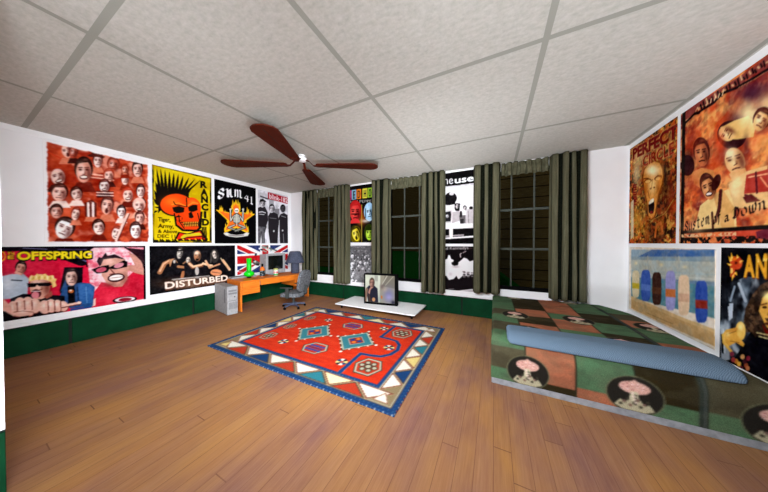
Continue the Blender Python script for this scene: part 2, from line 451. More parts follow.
    def run(self, ops):
        for op in ops:
            k, a = op[0], op[1:]
            if k == 'F': self.c[:] = hexc(a[0])
            elif k == 'P': self.poly(*a)
            elif k == 'E': self.ellipse(*a)
            elif k == 'S': self.ellipse(*a)
            elif k == 'L': self.line(*a)
            elif k == 'T': self.text(*a)
            elif k == 'N': self.nib(*a)
            elif k == 'M': self.mottle(*a)
            elif k == 'G': self.c = np.clip(self.c + a[0] * 2 * (self.fbm(a[1], a[2]) - .5)[..., None], 0, 1)
            elif k == 'B': self.blur(a[0] * 1.6)
            elif k == 'W':      # plain paper margin with a torn inner edge
                X, Y = np.meshgrid((np.arange(self.w) + .5) / self.w, (np.arange(self.h) + .5) / self.h)
                d = np.minimum(np.minimum(X, 1 - X), np.minimum(Y * self.h / self.w, (1 - Y) * self.h / self.w))
                m = d < .022 + .022 * self.fbm(26, 3); self.c[m] = hexc('f2efee')
            elif k == 'X':      # ragged dark frame down the left and along the foot
                X, Y = np.meshgrid((np.arange(self.w) + .5) / self.w, (np.arange(self.h) + .5) / self.h)
                n = self.fbm(30, 9); m = (X > .018) & (X < .045 + .02 * n) | (Y > .90) & (Y < .925) | (Y > .955) & (n > .5); self.c[m] = hexc('160e0c')
                m = (X < .018) & (n > .52); self.c[m] = hexc('d8a070'); m = (Y > .93) & (Y < .952) & (self.fbm(70, 4) > .5) & (X > .03) & (X < .5); self.c[m] = hexc('e0b888')
        return self
    def down(self): return self.c.reshape(self.h // 2, 2, self.w // 2, 2, 3).mean((1, 3))

def paint(ops, nx, ny, asp): return Canvas(nx * 2, ny * 2, asp).run(ops).down()

# painted poster designs: F fill, P polygon, E ellipse, S soft ellipse, L line, T text, N nib letters, M mottle, G grain, B blur (u right, v down)
ART={
 'faces':(
  ('F','f2efee'),
  ('P','b23a1e',[(.0277,.0),(.2616,.0121),(.594,.0117),(.9669,.0038),(.9713,.3756),(.9594,.6307),(.9652,.8845),(.955,1.0009),(.4413,.9907),(.1893,.997),(.0136,.9899),(.025,.7687),(.0196,.5306),(.0305,.3464),(.0222,.1803)]),
  ('M',['7a1408','e0603a','8e1c0c','f0a48a','a02a12'],9,3,.75,1.0),
  ('L','c83a1c',.0136,[(.0442,.1186),(.1998,.1798),(.425,.1575)]),
  ('L','f0b8a0',.0154,[(.3973,.2575),(.5055,.2514),(.5906,.2838)]),
  ('L','f0b8a0',.0129,[(.3838,.2913),(.5051,.2837)]),
  ('L','d8482a',.0218,[(.039,.5137),(.3562,.4203)]),
  ('P','d87858',[(.1182,.2141),(.1461,.1455),(.2206,.1267),(.2485,.1835)]),
  ('E','e8a890',.1844,.0688,.0379,-.0276,.0181,.0605),
  ('S','fbe8de',.17,.0702,.0218,-.016,.0125,.0422,.8),
  ('S','4a1410',.2141,.0595,.0179,-.013,.0155,.0512,.75),
  ('S','4a1410',.1639,.0708,.0131,-.0096,.0029,.0096,.55),
  ('E','4a1410',.1645,.0733,.0074,-.0054,.0011,.0039),
  ('L','4a1410',.004,[(.1511,.0696),(.1708,.052)]),
  ('S','4a1410',.1973,.0435,.0133,-.0098,.0029,.0097,.55),
  ('E','4a1410',.1979,.046,.0075,-.0055,.0012,.0039),
  ('L','4a1410',.0041,[(.1843,.0424),(.2044,.0244)]),
  ('S','4a1410',.1924,.0711,.0062,-.0045,.0036,.0121,.5),
  ('L','4a1410',.0037,[(.1948,.0766),(.1834,.0902)]),
  ('S','fbe8de',.183,.0758,.0053,-.0038,.0036,.0121,.6),
  ('E','4a1410',.1929,.1032,.0115,-.0082,.0051,.017),
  ('P','3a100c',[(.1857,.192),(.2075,.1337),(.2651,.1192),(.2865,.1682)]),
  ('E','5a1810',.2385,.0522,.0382,-.0021,-.01,.0673),
  ('E','a83a24',.2365,.0691,.0304,-.0015,-.0091,.0611),
  ('P','5a1810',[(.2065,.0492),(.2132,.0155),(.2382,-.0061),(.2627,-.0024),(.2745,.0259),(.2715,.0577),(.269,.0356),(.2581,.0184),(.2386,.0206),(.2205,.0253),(.2109,.042)]),
  ('S','a83a24',.2512,.0037,.0143,-.001,-.0013,.0086,.35),
  ('S','fbe8de',.2277,.0604,.0176,-.0009,-.0063,.0427,.8),
  ('S','4a1410',.2564,.0818,.0143,-.0006,-.0077,.0516,.75),
  ('S','4a1410',.2239,.0567,.0105,-.0006,-.0014,.0097,.55),
  ('E','4a1410',.2236,.0592,.006,-.0003,-.0006,.0039),
  ('L','4a1410',.0035,[(.2166,.0469),(.2328,.046)]),
  ('S','4a1410',.2507,.0573,.0107,-.0006,-.0015,.0098,.55),
  ('E','4a1410',.2504,.0597,.0061,-.0003,-.0006,.0039),
  ('L','4a1410',.0035,[(.2433,.0474),(.2598,.0465)]),
  ('S','4a1410',.2406,.0765,.005,-.0002,-.0018,.0122,.5),
  ('L','4a1410',.0032,[(.2407,.0826),(.2303,.086)]),
  ('S','fbe8de',.2339,.0739,.0042,-.0002,-.0018,.0122,.6),
  ('L','4a1410',.0046,[(.2214,.1026),(.2329,.1006),(.2439,.1034)]),
  ('P','d87858',[(.3864,.2438),(.4117,.1793),(.4787,.1642),(.5037,.2193)]),
  ('E','501812',.4459,.0893,.0452,-.0112,-.0009,.0732),
  ('E','f0cfc4',.4457,.1079,.036,-.0087,-.0008,.0666),
  ('P','501812',[(.4078,.0961),(.4116,.0584),(.4384,.0276),(.4677,.0238),(.4852,.0501),(.4856,.0848),(.48,.0621),(.4649,.0472),(.4422,.0558),(.4213,.0664),(.412,.0872)]),
  ('S','f0cfc4',.455,.0338,.0168,-.0044,-.0001,.0093,.35),
  ('S','fbe8de',.4341,.1015,.0208,-.0051,-.0006,.0464,.8),
  ('S','4a1410',.4708,.1152,.017,-.0041,-.0007,.0563,.75),
  ('S','4a1410',.4292,.0987,.0125,-.0031,-.0001,.0106,.55),
  ('E','4a1410',.4291,.1014,.0071,-.0017,-.0001,.0042),
  ('L','4a1410',.004,[(.4194,.0906),(.4385,.0845)]),
  ('S','4a1410',.461,.0909,.0127,-.0031,-.0001,.0107,.55),
  ('E','4a1410',.461,.0936,.0072,-.0018,-.0001,.0043),
  ('L','4a1410',.004,[(.451,.0827),(.4705,.0765)]),
  ('S','4a1410',.4515,.1145,.0059,-.0014,-.0002,.0133,.5),
  ('L','4a1410',.0037,[(.4522,.121),(.4404,.1278)]),
  ('S','fbe8de',.4431,.1139,.005,-.0012,-.0002,.0133,.6),
  ('L','4a1410',.0053,[(.4319,.1483),(.4452,.1425),(.4587,.1421)]),
  ('P','d87858',[(.5109,.2673),(.5456,.1947),(.6391,.1747),(.6746,.2353)]),
  ('E','7a2010',.5954,.0925,.0621,-.0024,-.0136,.0834),
  ('E','b84428',.5923,.1136,.0494,-.0016,-.0123,.0757),
  ('P','7a2010',[(.5437,.0902),(.5542,.0483),(.5945,.0202),(.6345,.0235),(.654,.058),(.6493,.0979),(.6451,.0704),(.6271,.0495),(.5954,.0533),(.566,.06),(.5506,.0812)]),
  ('S','b84428',.6158,.0316,.0233,-.0013,-.0017,.0107,.35),
  ('S','fbe8de',.5778,.1032,.0285,-.001,-.0086,.0528,.8),
  ('S','4a1410',.6248,.1286,.0234,-.0007,-.0105,.0641,.75),
  ('S','4a1410',.5717,.0988,.017,-.0006,-.002,.0121,.55),
  ('E','4a1410',.5712,.1018,.0097,-.0003,-.0008,.0048),
  ('L','4a1410',.0045,[(.5598,.087),(.5862,.0851)]),
  ('S','4a1410',.6153,.0983,.0174,-.0006,-.002,.0122,.55),
  ('E','4a1410',.6149,.1013,.0099,-.0004,-.0008,.0049),
  ('L','4a1410',.0046,[(.6032,.0863),(.6301,.0844)]),
  ('S','4a1410',.599,.1226,.0081,-.0002,-.0025,.0152,.5),
  ('L','4a1410',.0042,[(.5991,.1302),(.5823,.1347)]),
  ('S','fbe8de',.588,.1197,.0069,-.0002,-.0025,.0151,.6),
  ('L','4a1410',.006,[(.5679,.1557),(.5865,.1528),(.6045,.1559)]),
  ('P','d87858',[(.7675,.2838),(.8023,.2025),(.8956,.1841),(.9308,.2546)]),
  ('E','30100c',.8497,.0886,.063,-.0141,-.0011,.0929),
  ('E','f0bfae',.8494,.1122,.0502,-.0109,-.001,.0845),
  ('P','30100c',[(.7968,.0971),(.8019,.0493),(.8391,.0103),(.88,.0054),(.9045,.0388),(.9052,.083),(.8972,.0541),(.8761,.0352),(.8444,.046),(.8155,.0595),(.8026,.0858)]),
  ('S','f0bfae',.8622,.0182,.0235,-.0056,-.0001,.0119,.35),
  ('S','fbe8de',.8333,.104,.0289,-.0064,-.0007,.0589,.8),
  ('S','4a1410',.8845,.1216,.0237,-.0051,-.0009,.0716,.75),
  ('S','4a1410',.8264,.1005,.0173,-.0038,-.0002,.0134,.55),
  ('E','4a1410',.8264,.1038,.0098,-.0022,-.0001,.0054),
  ('L','4a1410',.0053,[(.8128,.0901),(.8394,.0825)]),
  ('S','4a1410',.8707,.0907,.0177,-.0039,-.0002,.0136,.55),
  ('E','4a1410',.8707,.0941,.01,-.0022,-.0001,.0054),
  ('L','4a1410',.0054,[(.8568,.0803),(.8839,.0725)]),
  ('S','4a1410',.8575,.1206,.0082,-.0018,-.0002,.0169,.5),
  ('L','4a1410',.0049,[(.8586,.1289),(.8422,.1374)]),
  ('S','fbe8de',.8459,.1198,.007,-.0015,-.0002,.0169,.6),
  ('L','4a1410',.007,[(.8303,.1634),(.8489,.1562),(.8676,.1557)]),
  ('P','3a100c',[(.0264,.5008),(.0627,.4251),(.1609,.408),(.1984,.4746)]),
  ('E','eec0b0',.1127,.3402,.0513,-.0277,.0149,.0735),
  ('S','fbe8de',.094,.339,.0295,-.016,.0103,.0512,.8),
  ('S','4a1410',.1519,.3356,.0244,-.0131,.0128,.0624,.75),
  ('S','4a1410',.0861,.3385,.0176,-.0096,.0023,.0117,.55),
  ('E','4a1410',.0867,.3414,.01,-.0054,.0009,.0047),
  ('L','4a1410',.0045,[(.0698,.3345),(.0964,.3182)]),
  ('S','4a1410',.1313,.3138,.0181,-.0099,.0024,.0118,.55),
  ('E','4a1410',.1319,.3168,.0103,-.0056,.001,.0047),
  ('L','4a1410',.0046,[(.1145,.3099),(.1419,.2932)]),
  ('S','4a1410',.1229,.3446,.0084,-.0045,.003,.0147,.5),
  ('L','4a1410',.0042,[(.1256,.3513),(.1097,.3647)]),
  ('S','fbe8de',.1103,.3481,.0071,-.0038,.003,.0147,.6),
  ('E','4a1410',.1205,.3786,.0288,-.0152,.003,.0148),
  ('E','f4ece0',.12,.3763,.024,-.0127,.0016,.0081),
  ('P','6a1a10',[(.2166,.4733),(.2605,.3651),(.3795,.3435),(.4248,.4416)]),
  ('E','2a100c',.3208,.212,.0803,-.0178,-.0016,.1264),
  ('E','e09880',.3204,.2442,.064,-.0136,-.0015,.1149),
  ('P','2a100c',[(.2537,.2224),(.2603,.1579),(.3074,.1055),(.3597,.0992),(.3912,.145),(.392,.2056),(.3817,.1659),(.3546,.1397),(.3141,.154),(.2774,.1718),(.2611,.2072)]),
  ('S','e09880',.3369,.1164,.03,-.0074,-.0002,.0161,.35),
  ('S','fbe8de',.2999,.2326,.0368,-.008,-.001,.0799,.8),
  ('S','4a1410',.3653,.2578,.0305,-.0063,-.0012,.0977,.75),
  ('S','4a1410',.2912,.2276,.0219,-.0048,-.0002,.0182,.55),
  ('E','4a1410',.2911,.2322,.0124,-.0027,-.0001,.0073),
  ('L','4a1410',.0067,[(.2739,.2133),(.3076,.2035)]),
  ('S','4a1410',.3476,.2153,.0227,-.005,-.0002,.0185,.55),
  ('E','4a1410',.3476,.2199,.0128,-.0028,-.0001,.0074),
  ('L','4a1410',.0069,[(.3298,.2008),(.3646,.1907)]),
  ('S','4a1410',.3306,.2558,.0105,-.0022,-.0003,.023,.5),
  ('L','4a1410',.0062,[(.332,.267),(.3111,.2781)]),
  ('S','fbe8de',.3158,.2543,.0089,-.0019,-.0003,.0229,.6),
  ('E','4a1410',.3196,.3039,.0357,-.007,-.0003,.023),
  ('E','f4ece0',.3196,.3005,.0298,-.0059,-.0002,.0126),
  ('P','3a100c',[(.4776,.3784),(.5075,.3154),(.5875,.3008),(.6176,.355)]),
  ('E','a03018',.5481,.2273,.054,-.011,-.0009,.0717),
  ('E','e8b09c',.5478,.2456,.043,-.0086,-.0008,.0652),
  ('P','a03018',[(.5027,.234),(.507,.1971),(.5389,.1669),(.5739,.1631),(.595,.1888),(.5956,.2229),(.5887,.2006),(.5706,.1861),(.5435,.1945),(.5187,.2049),(.5076,.2253)]),
  ('S','e8b09c',.5587,.1729,.0201,-.0044,-.0001,.0092,.35),
  ('S','fbe8de',.534,.2393,.0248,-.005,-.0006,.0455,.8),
  ('S','4a1410',.5779,.2527,.0203,-.004,-.0007,.0552,.75),
  ('S','4a1410',.5281,.2366,.0148,-.003,-.0001,.0104,.55),
  ('E','4a1410',.5281,.2392,.0084,-.0017,-.0001,.0042),
  ('L','4a1410',.004,[(.5164,.2286),(.5392,.2226)]),
  ('S','4a1410',.5661,.2289,.0151,-.0031,-.0001,.0105,.55),
  ('E','4a1410',.566,.2315,.0086,-.0017,-.0001,.0042),
  ('L','4a1410',.004,[(.5541,.2209),(.5774,.2148)]),
  ('S','4a1410',.5547,.252,.007,-.0014,-.0002,.0131,.5),
  ('L','4a1410',.0037,[(.5557,.2584),(.5416,.265)]),
  ('S','fbe8de',.5448,.2514,.006,-.0012,-.0002,.013,.6),
  ('L','4a1410',.0052,[(.5314,.2851),(.5474,.2795),(.5634,.2791)]),
  ('P','8a2412',[(.6497,.3861),(.676,.3183),(.7457,.3062),(.7716,.3669)]),
  ('E','8a2a18',.7116,.2237,.047,-.0092,-.001,.0786),
  ('E','f2d0c0',.7114,.2437,.0375,-.0072,-.0009,.0715),
  ('P','8a2a18',[(.672,.2286),(.6759,.1883),(.7038,.1569),(.7343,.1547),(.7525,.1839),(.7529,.2213),(.747,.1966),(.7314,.1797),(.7077,.1874),(.6861,.1975),(.6764,.2193)]),
  ('S','f2d0c0',.721,.1646,.0175,-.0037,-.0001,.01,.35),
  ('S','fbe8de',.6993,.236,.0216,-.0042,-.0006,.0499,.8),
  ('S','4a1410',.7375,.253,.0177,-.0033,-.0007,.0604,.75),
  ('S','4a1410',.6942,.2328,.013,-.0025,-.0001,.0114,.55),
  ('E','4a1410',.6942,.2356,.0073,-.0014,-.0001,.0046),
  ('L','4a1410',.0044,[(.684,.2234),(.7039,.2181)]),
  ('S','4a1410',.7273,.2263,.0132,-.0026,-.0001,.0115,.55),
  ('E','4a1410',.7273,.2292,.0075,-.0015,-.0001,.0046),
  ('L','4a1410',.0045,[(.7169,.2169),(.7371,.2115)]),
  ('S','4a1410',.7174,.2511,.0061,-.0012,-.0002,.0143,.5),
  ('L','4a1410',.0041,[(.7182,.2581),(.7059,.2647)]),
  ('S','fbe8de',.7087,.2499,.0052,-.001,-.0002,.0143,.6),
  ('L','4a1410',.0059,[(.697,.2862),(.7109,.2808),(.7249,.2812)]),
  ('P','3a100c',[(.4316,.4998),(.4624,.4383),(.545,.4257),(.5762,.4801)]),
  ('E','5a1a12',.5042,.3521,.0558,-.0097,-.0009,.071),
  ('E','f6eae4',.504,.3701,.0444,-.0075,-.0008,.0645),
  ('P','5a1a12',[(.4574,.3576),(.4618,.3212),(.4947,.2921),(.531,.2891),(.5527,.315),(.5534,.3488),(.5462,.3266),(.5276,.3118),(.4995,.3195),(.4739,.3292),(.4625,.3491)]),
  ('S','f6eae4',.5152,.2985,.0208,-.0039,-.0001,.0091,.35),
  ('S','fbe8de',.4897,.3635,.0256,-.0044,-.0006,.045,.8),
  ('S','4a1410',.5351,.3779,.021,-.0035,-.0007,.0546,.75),
  ('S','4a1410',.4836,.3607,.0153,-.0026,-.0001,.0103,.55),
  ('E','4a1410',.4836,.3633,.0087,-.0015,-.0001,.0041),
  ('L','4a1410',.0039,[(.4715,.3526),(.495,.3472)]),
  ('S','4a1410',.5229,.354,.0157,-.0027,-.0001,.0104,.55),
  ('E','4a1410',.5228,.3566,.0089,-.0015,-.0001,.0041),
  ('L','4a1410',.004,[(.5105,.3458),(.5345,.3403)]),
  ('S','4a1410',.5112,.3767,.0073,-.0012,-.0002,.0129,.5),
  ('L','4a1410',.0036,[(.5121,.383),(.4976,.3892)]),
  ('S','fbe8de',.5009,.3758,.0062,-.001,-.0002,.0129,.6),
  ('E','4a1410',.5036,.4037,.0248,-.0039,-.0002,.0129),
  ('E','f4ece0',.5036,.4017,.0207,-.0033,-.0001,.0071),
  ('P','f4d8cc',[(.0335,.6521),(.0706,.5809),(.1713,.5682),(.2098,.6335)]),
  ('E','3a120c',.1235,.4802,.0672,.0018,-.0101,.0842),
  ('E','f0b8a4',.1208,.5017,.0535,.0018,-.0092,.0765),
  ('P','3a120c',[(.0676,.4764),(.0777,.4341),(.1204,.4066),(.1639,.4109),(.1862,.4468),(.1823,.4874),(.1769,.4592),(.1567,.4373),(.1224,.4403),(.0908,.4463),(.0748,.4674)]),
  ('S','f0b8a4',.1439,.4188,.0252,.0002,-.0013,.0108,.35),
  ('S','fbe8de',.1048,.4907,.0308,.0009,-.0064,.0533,.8),
  ('S','4a1410',.1565,.518,.0254,.001,-.0079,.0649,.75),
  ('S','4a1410',.098,.486,.0184,.0005,-.0015,.0122,.55),
  ('E','4a1410',.0977,.489,.0104,.0003,-.0006,.0049),
  ('L','4a1410',.0043,[(.0849,.4736),(.1133,.4724)]),
  ('S','4a1410',.1453,.4868,.0189,.0005,-.0015,.0123,.55),
  ('E','4a1410',.1449,.4899,.0107,.0003,-.0006,.0049),
  ('L','4a1410',.0044,[(.1318,.4742),(.161,.4731)]),
  ('S','4a1410',.1283,.5111,.0087,.0003,-.0018,.0153,.5),
  ('L','4a1410',.004,[(.1286,.5188),(.1106,.5229)]),
  ('S','fbe8de',.1163,.5077,.0074,.0003,-.0018,.0153,.6),
  ('L','4a1410',.0057,[(.0956,.5438),(.1157,.5415),(.1353,.5452)]),
  ('P','f4d8cc',[(.1895,.6165),(.2186,.557),(.2965,.5471),(.3259,.6013)]),
  ('E','3a100a',.2551,.4746,.051,-.0245,.0137,.065),
  ('E','e8c0b0',.2584,.4912,.0407,-.0193,.0125,.0592),
  ('P','3a100a',[(.2117,.4935),(.209,.4589),(.2344,.4228),(.2681,.4094),(.2937,.4265),(.301,.4571),(.2898,.4389),(.2693,.431),(.2443,.4462),(.2219,.4627),(.215,.4842)]),
  ('S','e8c0b0',.2551,.4226,.0189,-.0093,.0017,.0082,.35),
  ('S','fbe8de',.2436,.4894,.0234,-.0112,.0086,.0413,.8),
  ('S','4a1410',.2894,.4891,.0192,-.0091,.0107,.0502,.75),
  ('S','4a1410',.2372,.4886,.014,-.0067,.002,.0094,.55),
  ('E','4a1410',.2377,.491,.0079,-.0038,.0008,.0038),
  ('L','4a1410',.0037,[(.2242,.4847),(.2454,.4729)]),
  ('S','4a1410',.2731,.4709,.0143,-.0068,.002,.0095,.55),
  ('E','4a1410',.2736,.4732,.0081,-.0039,.0008,.0038),
  ('L','4a1410',.0037,[(.2598,.467),(.2815,.4549)]),
  ('S','4a1410',.2664,.495,.0066,-.0031,.0025,.0119,.5),
  ('L','4a1410',.0034,[(.2686,.5005),(.256,.5106)]),
  ('S','fbe8de',.2565,.4973,.0057,-.0027,.0025,.0118,.6),
  ('L','4a1410',.0049,[(.2499,.5317),(.2645,.5221),(.2803,.5171)]),
  ('P','6a1a10',[(.6564,.5795),(.692,.5101),(.7881,.4981),(.8245,.5614)]),
  ('E','b83018',.7406,.4127,.0648,-.0096,-.001,.0812),
  ('E','f0c0ac',.7403,.4333,.0516,-.0073,-.0009,.0738),
  ('P','b83018',[(.6862,.4178),(.6913,.3763),(.7295,.3438),(.7716,.3413),(.797,.3715),(.7977,.4102),(.7894,.3846),(.7677,.3671),(.7351,.3752),(.7053,.3858),(.6921,.4082)]),
  ('S','f0c0ac',.7533,.3517,.0242,-.0039,-.0001,.0104,.35),
  ('S','fbe8de',.7237,.4254,.0298,-.0043,-.0006,.0514,.8),
  ('S','4a1410',.7765,.4431,.0245,-.0034,-.0008,.0626,.75),
  ('S','4a1410',.7167,.4221,.0178,-.0026,-.0001,.0117,.55),
  ('E','4a1410',.7166,.425,.0101,-.0015,-.0001,.0047),
  ('L','4a1410',.0046,[(.7026,.4124),(.7299,.4069)]),
  ('S','4a1410',.7622,.4154,.0182,-.0027,-.0001,.0119,.55),
  ('E','4a1410',.7622,.4184,.0103,-.0015,-.0001,.0047),
  ('L','4a1410',.0047,[(.7479,.4057),(.7758,.4)]),
  ('S','4a1410',.7486,.441,.0084,-.0012,-.0002,.0148,.5),
  ('L','4a1410',.0042,[(.7498,.4482),(.7329,.455)]),
  ('S','fbe8de',.7367,.4397,.0072,-.001,-.0002,.0147,.6),
  ('E','4a1410',.7399,.4717,.0288,-.0038,-.0002,.0148),
  ('E','f4ece0',.7399,.4695,.024,-.0032,-.0001,.0081),
  ('P','3a100c',[(.8123,.5142),(.8417,.4458),(.9203,.4351),(.9498,.4977)]),
  ('E','3c1210',.8818,.3501,.0531,-.0084,-.001,.0801),
  ('E','f4d4c8',.8815,.3705,.0423,-.0064,-.0009,.0729),
  ('P','3c1210',[(.8371,.3543),(.8414,.3133),(.8728,.2819),(.9073,.2803),(.9278,.3105),(.9284,.3487),(.9217,.3233),(.904,.3057),(.8773,.3131),(.8529,.3229),(.842,.3449)]),
  ('S','f4d4c8',.8923,.2902,.0198,-.0034,-.0001,.0102,.35),
  ('S','fbe8de',.8679,.3625,.0244,-.0038,-.0006,.0508,.8),
  ('S','4a1410',.911,.3807,.0199,-.003,-.0007,.0616,.75),
  ('S','4a1410',.8621,.359,.0146,-.0023,-.0001,.0116,.55),
  ('E','4a1410',.8621,.3619,.0083,-.0013,-.0001,.0046),
  ('L','4a1410',.0046,[(.8506,.3493),(.873,.3443)]),
  ('S','4a1410',.8994,.3532,.0149,-.0023,-.0001,.0117,.55),
  ('E','4a1410',.8994,.3561,.0084,-.0013,-.0001,.0047),
  ('L','4a1410',.0047,[(.8877,.3434),(.9105,.3383)]),
  ('S','4a1410',.8883,.3782,.0069,-.001,-.0002,.0146,.5),
  ('L','4a1410',.0043,[(.8892,.3854),(.8754,.3918)]),
  ('S','fbe8de',.8785,.3768,.0059,-.0009,-.0002,.0146,.6),
  ('L','4a1410',.0061,[(.8654,.4136),(.8811,.4084),(.8968,.4091)]),
  ('P','d87858',[(.4432,.7575),(.4786,.6744),(.5736,.6661),(.6095,.7467)]),
  ('E','4a1610',.5289,.5574,.0635,.0028,-.0134,.1006),
  ('E','e0a08a',.5263,.5829,.0505,.0026,-.0121,.0913),
  ('P','4a1610',[(.476,.5486),(.4857,.4986),(.5262,.4689),(.5671,.4776),(.588,.5221),(.5842,.5703),(.5792,.5363),(.5603,.5086),(.5279,.5095),(.4981,.5143),(.4828,.5384)]),
  ('S','e0a08a',.5483,.4854,.0238,.0006,-.0017,.0129,.35),
  ('S','fbe8de',.5112,.5685,.0291,.0014,-.0084,.0637,.8),
  ('S','4a1410',.5599,.605,.0239,.0014,-.0104,.0773,.75),
  ('S','4a1410',.5048,.5624,.0174,.0008,-.0019,.0145,.55),
  ('E','4a1410',.5044,.566,.0099,.0005,-.0008,.0058),
  ('L','4a1410',.0055,[(.4924,.5466),(.5193,.5473)]),
  ('S','4a1410',.5494,.5669,.0178,.0008,-.002,.0147,.55),
  ('E','4a1410',.549,.5705,.0101,.0005,-.0008,.0059),
  ('L','4a1410',.0056,[(.5367,.5508),(.5642,.5516)]),
  ('S','4a1410',.5334,.5947,.0083,.0004,-.0024,.0183,.5),
  ('L','4a1410',.0051,[(.5336,.604),(.5166,.6076)]),
  ('S','fbe8de',.522,.5898,.007,.0004,-.0024,.0182,.6),
  ('E','4a1410',.521,.6338,.0152,.001,-.0034,.0255),
  ('P','f4d8cc',[(.6037,.7648),(.6311,.7045),(.7042,.699),(.7317,.7571)]),
  ('E','200a0a',.6683,.6202,.0494,-.0048,-.0009,.0724),
  ('E','fbf3f0',.6681,.6386,.0393,-.0036,-.0008,.0658),
  ('P','200a0a',[(.6268,.6216),(.6308,.5848),(.66,.5581),(.6921,.5584),(.7112,.5868),(.7117,.6213),(.7055,.598),(.689,.5812),(.6642,.5865),(.6415,.5941),(.6313,.6134)]),
  ('S','fbf3f0',.6781,.5666,.0184,-.002,-.0001,.0092,.35),
  ('S','fbe8de',.6555,.6306,.0227,-.0021,-.0006,.0459,.8),
  ('S','4a1410',.6956,.6493,.0186,-.0016,-.0007,.0557,.75),
  ('S','4a1410',.6501,.6272,.0136,-.0013,-.0001,.0105,.55),
  ('E','4a1410',.65,.6298,.0077,-.0007,-.0001,.0042),
  ('L','4a1410',.0041,[(.6394,.6178),(.6602,.6144)]),
  ('S','4a1410',.6848,.6239,.0138,-.0013,-.0001,.0106,.55),
  ('E','4a1410',.6848,.6265,.0078,-.0007,-.0001,.0042),
  ('L','4a1410',.0041,[(.6739,.6144),(.6951,.611)]),
  ('S','4a1410',.6744,.6459,.0064,-.0006,-.0002,.0132,.5),
  ('L','4a1410',.0037,[(.6753,.6524),(.6624,.6575)]),
  ('S','fbe8de',.6653,.6441,.0055,-.0005,-.0002,.0131,.6),
  ('L','4a1410',.0054,[(.6531,.6767),(.6677,.6728),(.6823,.6742)]),
  ('P','e8a890',[(.769,.6936),(.8087,.623),(.9161,.613),(.9571,.6793)]),
  ('E','eebcaa',.8628,.5236,.0726,-.0084,-.001,.0837),
  ('E','f4c8b8',.8626,.545,.0578,-.0064,-.0009,.0761),
  ('P','eebcaa',[(.802,.5277),(.8077,.485),(.8503,.4524),(.8975,.4506),(.926,.4824),(.9269,.5224),(.9175,.4957),(.8931,.4773),(.8566,.4849),(.8233,.4951),(.8086,.5179)]),
  ('S','f4c8b8',.877,.461,.0271,-.0035,-.0001,.0107,.35),
  ('S','fbe8de',.844,.5364,.0333,-.0038,-.0006,.053,.8),
  ('S','4a1410',.9031,.5558,.0274,-.0029,-.0008,.0646,.75),
  ('S','4a1410',.8361,.5328,.0199,-.0023,-.0001,.0121,.55),
  ('E','4a1410',.836,.5358,.0113,-.0013,-.0001,.0048),
  ('L','4a1410',.0048,[(.8204,.5225),(.8509,.5174)]),
  ('S','4a1410',.8871,.527,.0204,-.0023,-.0001,.0123,.55),
  ('E','4a1410',.887,.53,.0116,-.0013,-.0001,.0049),
  ('L','4a1410',.0049,[(.871,.5166),(.9023,.5114)]),
  ('S','4a1410',.8719,.5531,.0095,-.001,-.0002,.0153,.5),
  ('L','4a1410',.0044,[(.8731,.5606),(.8543,.5671)]),
  ('S','fbe8de',.8585,.5515,.008,-.0009,-.0002,.0152,.6),
  ('E','4a1410',.8621,.5845,.0323,-.0033,-.0002,.0152),
  ('E','f4ece0',.8621,.5823,.0269,-.0027,-.0001,.0084),
  ('P','8a2412',[(.0311,.8032),(.0589,.7478),(.1333,.7422),(.1614,.7955)]),
  ('E','2c0e0a',.0967,.6701,.0503,-.0049,-.0009,.0665),
  ('E','d89884',.0964,.687,.04,-.0037,-.0008,.0604),
  ('P','2c0e0a',[(.0544,.6719),(.0585,.6381),(.0881,.6132),(.1208,.6131),(.1404,.6389),(.1409,.6707),(.1345,.6493),(.1177,.634),(.0924,.6392),(.0693,.6465),(.0591,.6643)]),
  ('S','d89884',.1066,.6207,.0187,-.0021,-.0001,.0085,.35),
  ('S','fbe8de',.0836,.6798,.0231,-.0022,-.0006,.0421,.8),
  ('S','4a1410',.1244,.6966,.0189,-.0017,-.0007,.0512,.75),
  ('S','4a1410',.0781,.6767,.0138,-.0013,-.0001,.0096,.55),
  ('E','4a1410',.0781,.6791,.0078,-.0008,-.0001,.0038),
  ('L','4a1410',.0034,[(.0672,.6682),(.0884,.6649)]),
  ('S','4a1410',.1134,.6733,.0141,-.0014,-.0001,.0097,.55),
  ('E','4a1410',.1134,.6758,.008,-.0008,-.0001,.0039),
  ('L','4a1410',.0035,[(.1023,.6647),(.124,.6614)]),
  ('S','4a1410',.1029,.6937,.0065,-.0006,-.0002,.0121,.5),
  ('L','4a1410',.0032,[(.1037,.6997),(.0907,.7044)]),
  ('S','fbe8de',.0936,.6921,.0056,-.0005,-.0002,.0121,.6),
  ('L','4a1410',.0045,[(.0812,.7221),(.096,.7185),(.111,.7196)]),
  ('P','d87858',[(.315,.7645),(.3424,.7001),(.4155,.694),(.4429,.7561)]),
  ('E','5c1a10',.3797,.61,.0494,-.0053,-.001,.0773),
  ('E','f4e4de',.3795,.6297,.0393,-.004,-.0009,.0703),
  ('P','5c1a10',[(.3382,.6117),(.3423,.5724),(.3715,.5437),(.4035,.5439),(.4226,.5742),(.4231,.611),(.4169,.5862),(.4004,.5683),(.3756,.574),(.3529,.5822),(.3428,.6028)]),
  ('S','f4e4de',.3896,.5527,.0184,-.0023,-.0001,.0099,.35),
  ('S','fbe8de',.3668,.6212,.0227,-.0024,-.0006,.049,.8),
  ('S','4a1410',.4069,.641,.0186,-.0018,-.0008,.0595,.75),
  ('S','4a1410',.3615,.6175,.0136,-.0014,-.0001,.0112,.55),
  ('E','4a1410',.3614,.6203,.0077,-.0008,-.0001,.0045),
  ('L','4a1410',.0042,[(.3508,.6075),(.3716,.6039)]),
